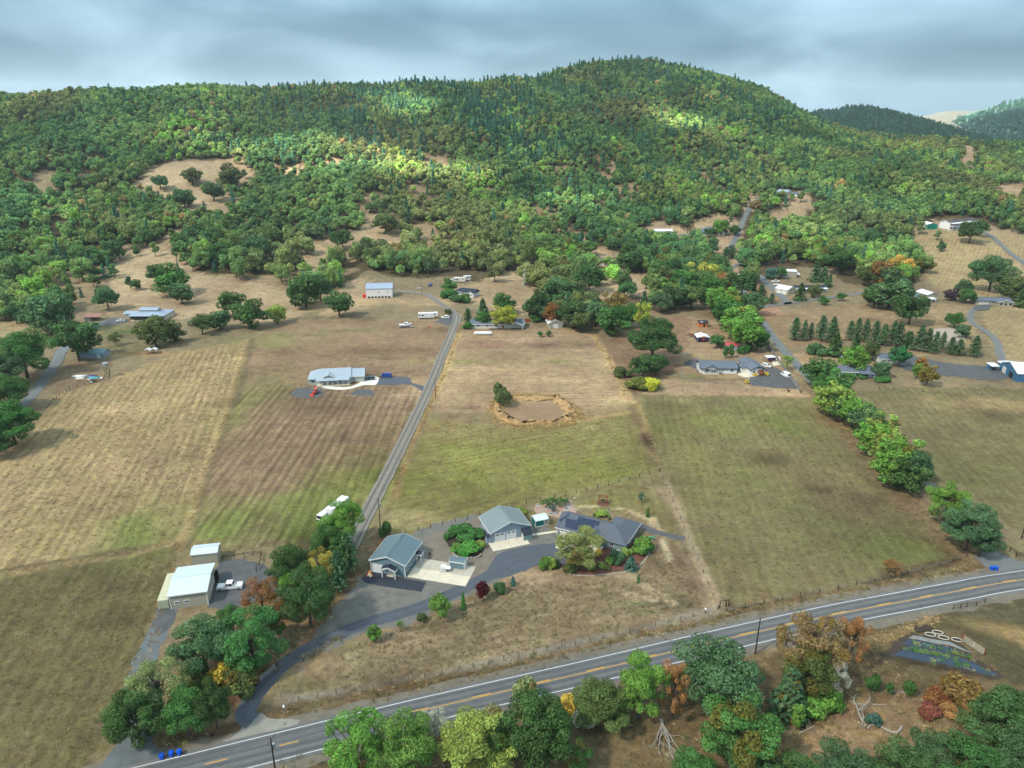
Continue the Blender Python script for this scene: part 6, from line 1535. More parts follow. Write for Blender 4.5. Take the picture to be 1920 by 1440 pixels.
stones_ring('stone_edging', 'low stone edging around the shrub bed before the ranch house', [(1052, 1066), (1080, 1079), (1150, 1076), (1192, 1066), (1216, 1040), (1216, 1018)], gap=.8, h=.2, closed=False)
area('brick_terrace', [(998, 952), (1055, 934), (1072, 940), (1080, 962), (1064, 975), (1040, 970), (1020, 962), (1010, 968)], .045, M['brick_paver'], .08)
def bricks():
    # the brick terrace shows its larger slabs: loose pale stepping slabs on it
    t = thing('stepping_stones', 'pale stepping slabs set in the brick terrace behind the ranch house', 'paving', at(1050, 962), 0)
    for i in range(12): 
        o = build('slab', BM(box, -.4, .4, -.3, .3, 0, .09), M['stone'], t); o.location = (-6 + i * 1.0, 1.2 + .9 * math.sin(i * .8), 0); o.rotation_euler = (0, 0, RNG.uniform(-.3, .3))
bricks()
for i, (px_, py_, w_, lb) in enumerate(((1035, 965, 2.2, 'white raised planter nearest the greenhouse on the brick terrace'), (1066, 951, 1.6, 'white raised planter at the right end of the brick terrace'), (1062, 956, 1.4, 'short white raised planter before the right end one on the terrace'), (1008, 948, 1.0, 'small white hive box at the left edge of the brick terrace'), (1030, 955, 1.5, 'grey white raised planter in the middle of the brick terrace'), (1046, 938, 1.3, 'white raised planter at the back of the brick terrace'))):
    t = thing('raised_planter', lb, 'planter', at(px_, py_), R(15)); 
    for s in (-1, 1): build('side_board', BM(box, -w_ / 2, w_ / 2, s * .35 - .03, s * .35 + .03, 0, .45), M['white'], t); build('end_board', BM(box, s * w_ / 2 - .03, s * w_ / 2 + .03, -.32, .32, 0, .44), M['white'], t)
    build('soil', BM(box, -w_ / 2 + .04, w_ / 2 - .04, -.3, .3, .02, .36), M['soil'], t)
t = thing('garden_bench', 'green bench box lying on the gravel path end right of the shrubs', 'bench', at(1222, 1010), R(-18)); build('seat', BM(box, -.9, .9, -.25, .25, .35, .5), mat('green_plastic', lin((40, 150, 110)), .5, .05), t)
for x in (-.7, .7): build('leg', BM(box, x - .06, x + .06, -.2, .2, 0, .35), M['wood'], t)
t = thing('fire_pit', 'small pale fire pit on the back lawn behind the house', 'fire pit', at(1141, 957), 0); build('ring', BM(tube, (0, 0, 0), (0, 0, .35), .55, n=10), M['stone'], t); build('bowl', BM(tube, (0, 0, .3), (0, 0, .37), .4, n=10), M['black'], t)
t = thing('dish_post', 'white post with small box at the corner of the brick terrace', 'post', at(1077, 941), 0); build('post', BM(box, -.05, .05, -.05, .05, 0, 1.2), M['wood'], t); build('box', BM(box, -.16, .16, -.16, .16, 1.2, 1.5), M['white'], t)
# patio pots behind the house
for i, (px_, py_, c, lb) in enumerate(((1114, 966, 'green_shed', 'teal garden pot at the left end of the patio border'), (1124, 966, 'tan', 'tan garden pot left of the patio middle'), (1133, 968, 'wood_red', 'red brown garden pot in the patio middle'), (1143, 971, 'black', 'black garden pot right of the patio middle'), (1152, 974, 'stone', 'pale garden pot at the right end of the patio border'))):
    t = thing('garden_pot', lb, 'plant pot', at(px_, py_ + 3), 0); build('pot', BM(tube, (0, 0, 0), (0, 0, .45), .25, .34, n=10), M[c], t)
    bm = bmesh.new(); bmesh.ops.create_icosphere(bm, subdivisions=2, radius=.4, matrix=Matrix.Translation((0, 0, .7)))
    for v in bm.verts: v.co *= 1 + RNG.uniform(-.18, .18)
    build('plant', bm, mat('pot_plant_leaves_%d' % (i % 3), [(.06, .14, .03), (.16, .14, .03), (.05, .09, .05)][i % 3], .8, .3, 6), t)

# market garden by the highway
area('garden_plot', [(1645, 1232), (1700, 1188), (1722, 1190), (1790, 1205), (1832, 1232), (1880, 1268), (1860, 1272), (1780, 1252), (1690, 1236)], .03, M['soil'], .25)
area('garden_cloth', [(1672, 1228), (1700, 1212), (1790, 1228), (1872, 1265), (1858, 1267), (1790, 1250)], .05, M['cloth_black'], .1, smooth=False)
area('garden_cloth', [(1690, 1207), (1706, 1199), (1780, 1213), (1836, 1236), (1800, 1228)], .05, M['cloth_black'], .1, smooth=False)
area('garden_cloth', [(1704, 1197), (1712, 1191), (1780, 1204), (1826, 1226), (1784, 1212)], .055, mat('pale_grey_weed_cloth', lin((124, 128, 126)), .9, .2, .6), .08, smooth=False)
for i, (px_, py_, lb) in enumerate(((1744, 1190, 'leftmost of the four white oval planters'), (1758, 1186, 'white oval planter lying behind the others'), (1769, 1196, 'white oval planter in front of the rear one'), (1794, 1200, 'white oval planter nearest the timber gate'))):
    t = thing('oval_planter', lb, 'planter', at(px_, py_), R(-12)); bm = bmesh.new(); n = 20; pr = None
    pts_ = [Vector((1.1 * math.cos(k * 2 * math.pi / n), .62 * math.sin(k * 2 * math.pi / n), .12)) for k in range(n)]
    for k in range(n): tube(bm, pts_[k], pts_[(k + 1) % n], .07, n=6)
    build('rim', bm, M['offwhite'], t); bm = bmesh.new(); bm.faces.new([bm.verts.new((v.x * .9, v.y * .9, .06)) for v in pts_]); r_ = bmesh.ops.extrude_face_region(bm, geom=bm.faces[:])
    for v in r_['geom']:
        if isinstance(v, bmesh.types.BMVert): v.co.z -= .05
    bmesh.ops.recalc_face_normals(bm, faces=bm.faces); build('soil', bm, M['soil'], t)
for i, (px_, py_, lb) in enumerate(((1724, 1181, 'black heap of compost left of the oval frames'), (1737, 1178, 'second black compost heap behind the oval frames'))):
    t = thing('compost_heap', lb, 'compost heap', at(px_, py_), 0); bm = bmesh.new(); bmesh.ops.create_icosphere(bm, subdivisions=3, radius=1.1, matrix=Matrix.Diagonal((1.2, .8, .55, 1)))
    for v in bm.verts: v.co *= 1 + RNG.uniform(-.08, .08)
    build('mound', bm, M['soil'], t)

# bleached deadwood: a stump with fallen limbs, curved logs
def branch(bm, p, d, L_, r, depth, bend=.35):
    n = 5; p = Vector(p); d = Vector(d).normalized(); q = p
    for i in range(n):
        d2 = (d + Vector((RNG.gauss(0, bend), RNG.gauss(0, bend), RNG.gauss(0, bend * .4)))).normalized(); e = q + d2 * L_ / n
        if e.z < .1: e.z = .1
        r0, r1 = r * (1 - .6 * i / n), r * (1 - .6 * (i + 1) / n); tube(bm, q, e, r0, r1, 6)
        if depth and i > 0 and RNG.random() < .75:
            branch(bm, e, d2 + Vector((RNG.gauss(0, .9), RNG.gauss(0, .9), RNG.gauss(.1, .4))), L_ * .5, r1 * .75, depth - 1)
        q, d = e, d2
t = thing('dead_tree', 'bleached fallen dead tree with long limbs spreading over dry grass', 'dead tree', at(1242, 1362), 0)
build('trunk', BM(tube, (.0, 1.2, .3), (0, -.3, .45), .38, .32, n=9), M['wood_grey'], t)
for k, (dx, L_) in enumerate(((-.5, 6), (-.28, 7), (-.1, 8), (.08, 8), (.22, 7.5), (-.75, 5), (.38, 6))):
    bm = bmesh.new(); branch(bm, (dx * .3, -.2, .45), (dx, -1, .02), L_, .17, 1, .14); build('limb', bm, M['wood_grey'], t)
t = thing('dead_tree', 'bleached twisted dead tree standing broken among dry grass', 'dead tree', at(1612, 1345), 0)
build('trunk', BM(tube, (0, -2.2, 0), (-.2, .6, .9), .26, .2, n=8), M['wood_grey'], t)
for (a, d, L_) in (((-.2, .6, .9), (.0, 1, .3), 4), ((0, .8, .9), (1, .5, .25), 4.5), ((0, -1, .4), (.35, .6, .5), 3), ((-.1, -1.5, .3), (-.6, -.4, .2), 3)):
    bm = bmesh.new(); branch(bm, a, d, L_, .17, 1, .3); build('limb', bm, M['wood_grey'], t)
t = thing('fallen_log', 'long bleached curved log lying right of the twisted dead tree', 'log', at(1655, 1363), 0); bm = bmesh.new(); pr = Vector((-3.2, -.6, .2))
for i in range(9):
    q = Vector((-3.2 + (i + 1) * .75, -.6 + 1.0 * math.sin((i + 1) * .75), .22)); tube(bm, pr, q, .17 + .012 * i, n=8); pr = q
build('trunk', bm, M['wood_grey'], t); build('branch', BM(tube, (-1.7, .4, .25), (-2.9, 1.5, .5), .08, .03), M['wood_grey'], t)
for i, (px_, py_, L_, rz_, lb) in enumerate(((1512, 1370, 4.0, 25, 'straight pale log beside the slim young tree'), (1630, 1322, 6.5, -3, 'thin pale pole lying across the dry slope'), (1720, 1402, 3, -20, 'pale broken log among the dark shrubs at the lower edge'), (1690, 1300, 5, -8, 'thin pale branch lying below the small orchard trees'))):
    t = thing('fallen_log', lb, 'log', at(px_, py_), R(rz_)); build('trunk', BM(tube, (-L_ / 2, 0, .14), (L_ / 2, .1, .16), .15 - .02 * i, .08, n=7), M['wood_grey'], t); build('branch', BM(tube, (0, 0, .15), (.9, .8, .4), .06, .03), M['wood_grey'], t)
# pond basin: a banked rim of uncut golden grass round a bare brown floor
P = W([(934, 756), (962, 747), (1046, 746), (1064, 758), (1080, 774), (1070, 787), (1030, 794), (968, 796), (938, 786), (928, 772)])
L_ = [a.lerp(b, k / 8) for a, b in zip(P, P[1:] + P[:1]) for k in range(8)]
cx_, cy_ = sum(p.x for p in L_) / len(L_), sum(p.y for p in L_) / len(L_)
bm = bmesh.new(); rings = []
for k, (f, z) in enumerate(((1.05, .0), (.99, .9), (.95, 1.5), (.91, 1.3), (.81, .3), (.74, .05))):
    rings.append([bm.verts.new((cx_ + (p.x - cx_) * f + RNG.gauss(0, .7), cy_ + (p.y - cy_) * f + RNG.gauss(0, .7), max(0, z * (1 + RNG.uniform(-.5, .35))) + .02)) for p in L_])
for a, c in zip(rings[:-1], rings[1:]):
    for i in range(len(a)): bm.faces.new((a[i], a[(i + 1) % len(a)], c[(i + 1) % len(a)], c[i]))
bmesh.ops.recalc_face_normals(bm, faces=bm.faces)
tag(build('pond_bank', bm, mat('golden_dry_grass_bank', lin((164, 134, 92)), .95, .5, .5, bump=.8), smooth=True), kind='structure')
area('pond_floor', [(945, 766), (985, 758), (1040, 758), (1064, 774), (1020, 788), (960, 788)], .06, mat('brown_pond_floor', lin((138, 114, 88)), .95, .25, .15, bump=.3), .3)
# ------------------------------------------------------------------ trees
def leaf_material(name, source, trans=0.38):
    m = bpy.data.materials.new(name); m.use_nodes = True
    nt = m.node_tree; n, l = nt.nodes, nt.links; n.clear()
    out = n.new('ShaderNodeOutputMaterial'); mx = n.new('ShaderNodeMixShader'); mx.inputs[0].default_value = trans
    df = n.new('ShaderNodeBsdfDiffuse'); tr = n.new('ShaderNodeBsdfTranslucent')
    lv = n.new('ShaderNodeAttribute'); lv.attribute_name = 'leaf'; sp = n.new('ShaderNodeSeparateXYZ'); l.new(lv.outputs['Vector'], sp.inputs[0])
    if source == 'object':
        oi = n.new('ShaderNodeObjectInfo'); base, aut = oi.outputs['Color'], oi.outputs['Alpha']
    else:
        ai = n.new('ShaderNodeAttribute'); ai.attribute_type = 'INSTANCER'; ai.attribute_name = 'tint'; base, aut = ai.outputs['Color'], ai.outputs['Alpha']
    # some limbs turn before the others: alpha of the tint sets how many
    gt = n.new('ShaderNodeMath'); gt.operation = 'LESS_THAN'; l.new(sp.outputs[1], gt.inputs[0]); l.new(aut, gt.inputs[1])
    hs = n.new('ShaderNodeMixRGB'); hs.inputs['Color2'].default_value = (0.24, 0.16, 0.035, 1); l.new(base, hs.inputs['Color1'])
    gm_ = n.new('ShaderNodeMath'); gm_.operation = 'MULTIPLY'; gm_.inputs[1].default_value = 0.6; l.new(gt.outputs[0], gm_.inputs[0]); l.new(gm_.outputs[0], hs.inputs['Fac'])
    # each leaf spray and each limb has its own depth of green
    mr = n.new('ShaderNodeMapRange'); mr.inputs[3].default_value = 0.55; mr.inputs[4].default_value = 1.5; l.new(sp.outputs[0], mr.inputs[0])
    m2 = n.new('ShaderNodeMapRange'); m2.inputs[3].default_value = 0.78; m2.inputs[4].default_value = 1.25; l.new(sp.outputs[1], m2.inputs[0])
    mm = n.new('ShaderNodeMath'); mm.operation = 'MULTIPLY'; l.new(mr.outputs[0], mm.inputs[0]); l.new(m2.outputs[0], mm.inputs[1])
    hu = n.new('ShaderNodeHueSaturation'); l.new(hs.outputs[0], hu.inputs['Color']); l.new(mm.outputs[0], hu.inputs['Value'])
    m3 = n.new('ShaderNodeMapRange'); m3.inputs[3].default_value = 0.475; m3.inputs[4].default_value = 0.525; l.new(sp.outputs[2], m3.inputs[0]); l.new(m3.outputs[0], hu.inputs['Hue'])
    l.new(hu.outputs[0], df.inputs[0]); l.new(hu.outputs[0], tr.inputs[0])
    l.new(df.outputs[0], mx.inputs[1]); l.new(tr.outputs[0], mx.inputs[2]); l.new(mx.outputs[0], out.inputs[0])
    return m
LEAF = leaf_material('leaves', 'object'); LEAFI = leaf_material('woodland_leaves', 'instancer')

def quads_mesh(name, P, N_, size, lob, rs, aspect=0.62, mats_=(), extra=None):
    """P centres, N_ normals: one bent leaf spray per point"""
    k = len(P)
    up = rs.normal(0, 1, (k, 3)); T = np.cross(N_, up); T /= np.linalg.norm(T, axis=1)[:, None] + 1e-9; B = np.cross(N_, T)
    s = (size * rs.uniform(.6, 1.25, k))[:, None]
    a = T * s; b = B * s * aspect; c = N_ * s * 0.18
    V = np.stack([P - a, P - b * 0.9 + c, P + a, P + b * 0.9 + c], 1).reshape(-1, 3)
    F = np.arange(4 * k).reshape(k, 4)
    leaf = np.column_stack([rs.rand(k), lob, rs.rand(k)])
    return V, F, leaf
def mesh_np(name, V, F, leaf, mats_, ex=None):
    """leaf quads plus an optional solid (verts, faces) in the second material"""
    nv = len(V); fl = F; me = bpy.data.meshes.new(name)
    ev, ef = ex if ex else ([], [])
    allv = np.vstack([V, np.array(ev).reshape(-1, 3)]) if len(ev) else V
    me.vertices.add(len(allv)); me.vertices.foreach_set('co', allv.astype('f4').ravel())
    idx = list(fl.ravel()); st = list(range(0, 4 * len(fl), 4)); tot = [4] * len(fl); mi = [0] * len(fl)
    for f in ef: st.append(len(idx)); tot.append(len(f)); mi.append(1); idx += [i + nv for i in f]
    me.loops.add(len(idx)); me.loops.foreach_set('vertex_index', np.array(idx, 'i4'))
    me.polygons.add(len(st)); me.polygons.foreach_set('loop_start', np.array(st, 'i4')); me.polygons.foreach_set('loop_total', np.array(tot, 'i4'))
    for m in mats_: me.materials.append(m)
    me.polygons.foreach_set('material_index', np.array(mi, 'i4')); me.update(calc_edges=True)
    at_ = me.attributes.new('leaf', 'FLOAT_VECTOR', 'FACE'); d = np.zeros((len(st), 3), 'f4'); d[:len(leaf)] = leaf; at_.data.foreach_set('vector', d.ravel())
    return me

def crown(rs, n, size, Rr=5.0, Rz=4.2, zc=7.0, lobes=18, lr=2.1, spread=(.35, .74), low=-.55, flat=.85, inner=.72):
    """leaf sprays on the shells of many overlapping limb clumps"""
    d = rs.normal(0, 1, (lobes * 4, 3)); d /= np.linalg.norm(d, axis=1)[:, None]; d = d[d[:, 2] > low][:lobes]
    C = d * np.array([Rr, Rr, Rz]) * rs.uniform(*spread, len(d))[:, None]; C[:, 2] += zc
    r = lr * rs.uniform(.65, 1.3, len(d))
    k = rs.choice(len(d), n * 2, p=r ** 2 / (r ** 2).sum())
    u = rs.normal(0, 1, (n * 2, 3)); u /= np.linalg.norm(u, axis=1)[:, None]
    P = C[k] + u * (r[k] * rs.uniform(.72, 1.1, n * 2))[:, None] * np.array([1, 1, flat])
    D = np.linalg.norm((P[:, None, :] - C[None]) / np.array([1, 1, flat]), axis=2) / r[None]; D[np.arange(len(P)), k] = 9
    keep = D.min(1) > inner; P, u, k = P[keep][:n], u[keep][:n], k[keep][:n]
    N_ = u * 1.1 + rs.normal(0, .5, P.shape) + np.array([0, 0, .5]); N_ /= np.linalg.norm(N_, axis=1)[:, None]
    lob = rs.rand(len(d))[k]
    return P, N_, lob, C, r
def trunk_bm(C, base_r=.32, top=5.0, limbs=6, lean=0.0, seed=1):
    bm = bmesh.new(); rr = random.Random(seed); p = Vector((0, 0, -.4)); q = Vector((lean, 0, top * .45)); e = Vector((lean * 1.6, .2, top))
    tube(bm, p, q, base_r, base_r * .75, 8); tube(bm, q, e, base_r * .75, base_r * .45, 8)
    for i in rr.sample(range(len(C)), min(limbs, len(C))):
        c = Vector(C[i]); s = q.lerp(e, rr.random()); m = s.lerp(c, .5) + Vector((0, 0, .4)); tube(bm, s, m, base_r * .42, base_r * .25, 6); tube(bm, m, c, base_r * .25, base_r * .08, 5)
    return bm
def conifer(rs, levels, per, size, Rr=2.6, H=14.0, z0=1.0, power=.85, sprays=3, droop=.28):
    P, N_, lob = [], [], []
    for i in range(levels):
        t = (i + rs.rand() * .6) / levels; z = z0 + (H - z0) * t; R_ = Rr * (1 - t) ** power + .12
        for j in range(per):
            a = 6.283 * (j + rs.rand()) / per + i * .7; L_ = R_ * rs.uniform(.75, 1.15); lb = rs.rand()
            for k in range(sprays):
                f = (k + .55 + .4 * rs.rand()) / sprays; P.append((math.cos(a) * L_ * f, math.sin(a) * L_ * f, z - droop * L_ * f + rs.normal(0, .08)))
                N_.append((math.cos(a) * .45 + rs.normal(0, .3), math.sin(a) * .45 + rs.normal(0, .3), .8)); lob.append(lb)
    P, N_ = np.array(P), np.array(N_); N_ /= np.linalg.norm(N_, axis=1)[:, None]
    return P, N_, np.array(lob)

KINDS = {}
def make_kind(key, seeds, fn):
    KINDS[key] = [fn(s) for s in seeds]
def K_broad(n, size, **kw):
    tr = {k: kw.pop(k) for k in ('base_r', 'top', 'limbs') if k in kw}
    def f(seed):
        rs = np.random.RandomState(seed); P, N_, lob, C, r = crown(rs, n, size, **kw); V, F, lf = quads_mesh('crown', P, N_, size, lob, rs)
        me = mesh_np('crown', V, F, lf, [LEAF]); bm = trunk_bm(C, seed=seed, **tr); tm = bpy.data.meshes.new('trunk'); bm.to_mesh(tm); bm.free(); tm.materials.append(M['bark'])
        return me, tm, (np.percentile(np.abs(P[:, :2]).max(1), 96), np.percentile(P[:, 2], 98))
    return f
def K_fir(levels, per, size, tr=.22, **kw):
    def f(seed):
        rs = np.random.RandomState(seed); P, N_, lob = conifer(rs, levels, per, size, **kw); V, F, lf = quads_mesh('crown', P, N_, size, lob, rs, .5)
        me = mesh_np('crown', V, F, lf, [LEAF]); H = kw.get('H', 14.0); tm = bpy.data.meshes.new('trunk'); bm = BM(tube, (0, 0, -.4), (0, 0, H * .97), tr, .03, n=7); bm.to_mesh(tm); bm.free(); tm.materials.append(M['bark'])
        return me, tm, (kw.get('Rr', 2.6), H)
    return f
make_kind('oak', (3, 5, 8, 13), K_broad(16000, .165, Rz=4.7, zc=6.2, lobes=48, lr=1.15, low=-.85, spread=(.35, .9), limbs=9))
make_kind('ash', (21, 23, 29), K_broad(16000, .16, Rz=5.6, zc=7.4, lobes=58, lr=1.0, low=-.9, spread=(.4, .92), top=8.0, limbs=10))
make_kind('lace', (31, 37), K_broad(9000, .15, Rz=5.6, zc=7.5, lobes=40, lr=.95, low=-.85, spread=(.4, .9), top=8.5, limbs=14, inner=.6))
make_kind('moak', (41, 43, 47, 53, 59), K_broad(3000, .40, Rz=4.9, zc=5.7, lobes=30, lr=1.5, low=-.9, spread=(.35, .82)))
make_kind('mash', (61, 67, 71), K_broad(3000, .38, Rz=5.6, zc=6.6, lobes=34, lr=1.35, low=-.95, top=8.0, spread=(.35, .85)))
make_kind('round', (73, 79), K_broad(2400, .42, Rz=4.6, zc=6.2, lobes=26, lr=1.5, low=-1, spread=(.5, .74), top=5.5, base_r=.2))
make_kind('shrub', (83, 89, 97), K_broad(1800, .50, Rz=3.6, zc=2.6, lobes=18, lr=1.7, low=-.25, top=2.4, limbs=8, base_r=.12))
make_kind('pine', (101, 103, 107), K_fir(17, 9, .62, Rr=3.0, H=13.0, z0=1.8, power=.6, sprays=5, droop=.05))
make_kind('fir', (109, 113), K_fir(26, 10, .62))
make_kind('sfir', (127, 131), K_fir(16, 8, .9, Rr=3.6, H=9.0, z0=.3, power=.8))
make_kind('cypress', (137,), K_broad(1300, .4, Rr=1.6, Rz=4.6, zc=4.9, lobes=26, lr=.8, low=-1, spread=(.5, .8), top=6, base_r=.14))

TINT = dict(dk=(.042, .084, .028), ol=(.062, .086, .030), md=(.044, .108, .030), br=(.085, .165, .034), yg=(.150, .205, .045), ye=(.34, .26, .035), orr=(.18, .10, .04), rd=(.15, .065, .03),
            bl=(.045, .10, .078), pu=(.065, .012, .02), pa=(.12, .150, .06), sil=(.26, .27, .21), dg=(.050, .096, .042), gd=(.36, .27, .05), pur=(.045, .028, .04))
NAMES = dict(oak='oak_tree', moak='oak_tree', ash='leafy_tree', mash='leafy_tree', lace='leafy_tree', round='round_tree', shrub='shrub', pine='pine_tree', fir='fir_tree', sfir='fir_tree', cypress='cypress_tree')
_kc = {}
def plant(kind, loc, diam, H, tint, label, cat=None, group=None, aut=0.0, rot=None, var=.12):
    L_ = KINDS[kind]; i = _kc.get(kind, 0); _kc[kind] = i + 1
    cm, tm, (R0, H0) = L_[i % len(L_)]
    name = NAMES[kind]
    cat = cat or ('shrub' if kind == 'shrub' else 'tree')
    t = thing(name, label, cat, loc, RNG.uniform(0, 6.28) if rot is None else rot, group)
    sx = diam / (2 * R0); H = H if kind == 'shrub' else max(H, .92 * diam); t.scale = (sx, sx, H / H0)
    c = link('crown', cm, t); tr_ = link('trunk', tm, t)
    v = (1 + RNG.uniform(-var, var)) * 1.65
    c.color = (*[x * v * (1 + RNG.uniform(-.06, .06)) for x in (TINT[tint] if isinstance(tint, str) else tint)], aut)
    return t
def tree(kind, cx, cy, wpx, H, tint, label, **k):
    """crown centre in the photo, its width in photo pixels, height in metres"""
    p = at(cx, cy, H * (.38 if kind == 'shrub' else .58)); d = pix(p.x, p.y, p.z + H * .5)[2]
    plant(kind, p, wpx * d / CAM_F, H, tint, label, **k)

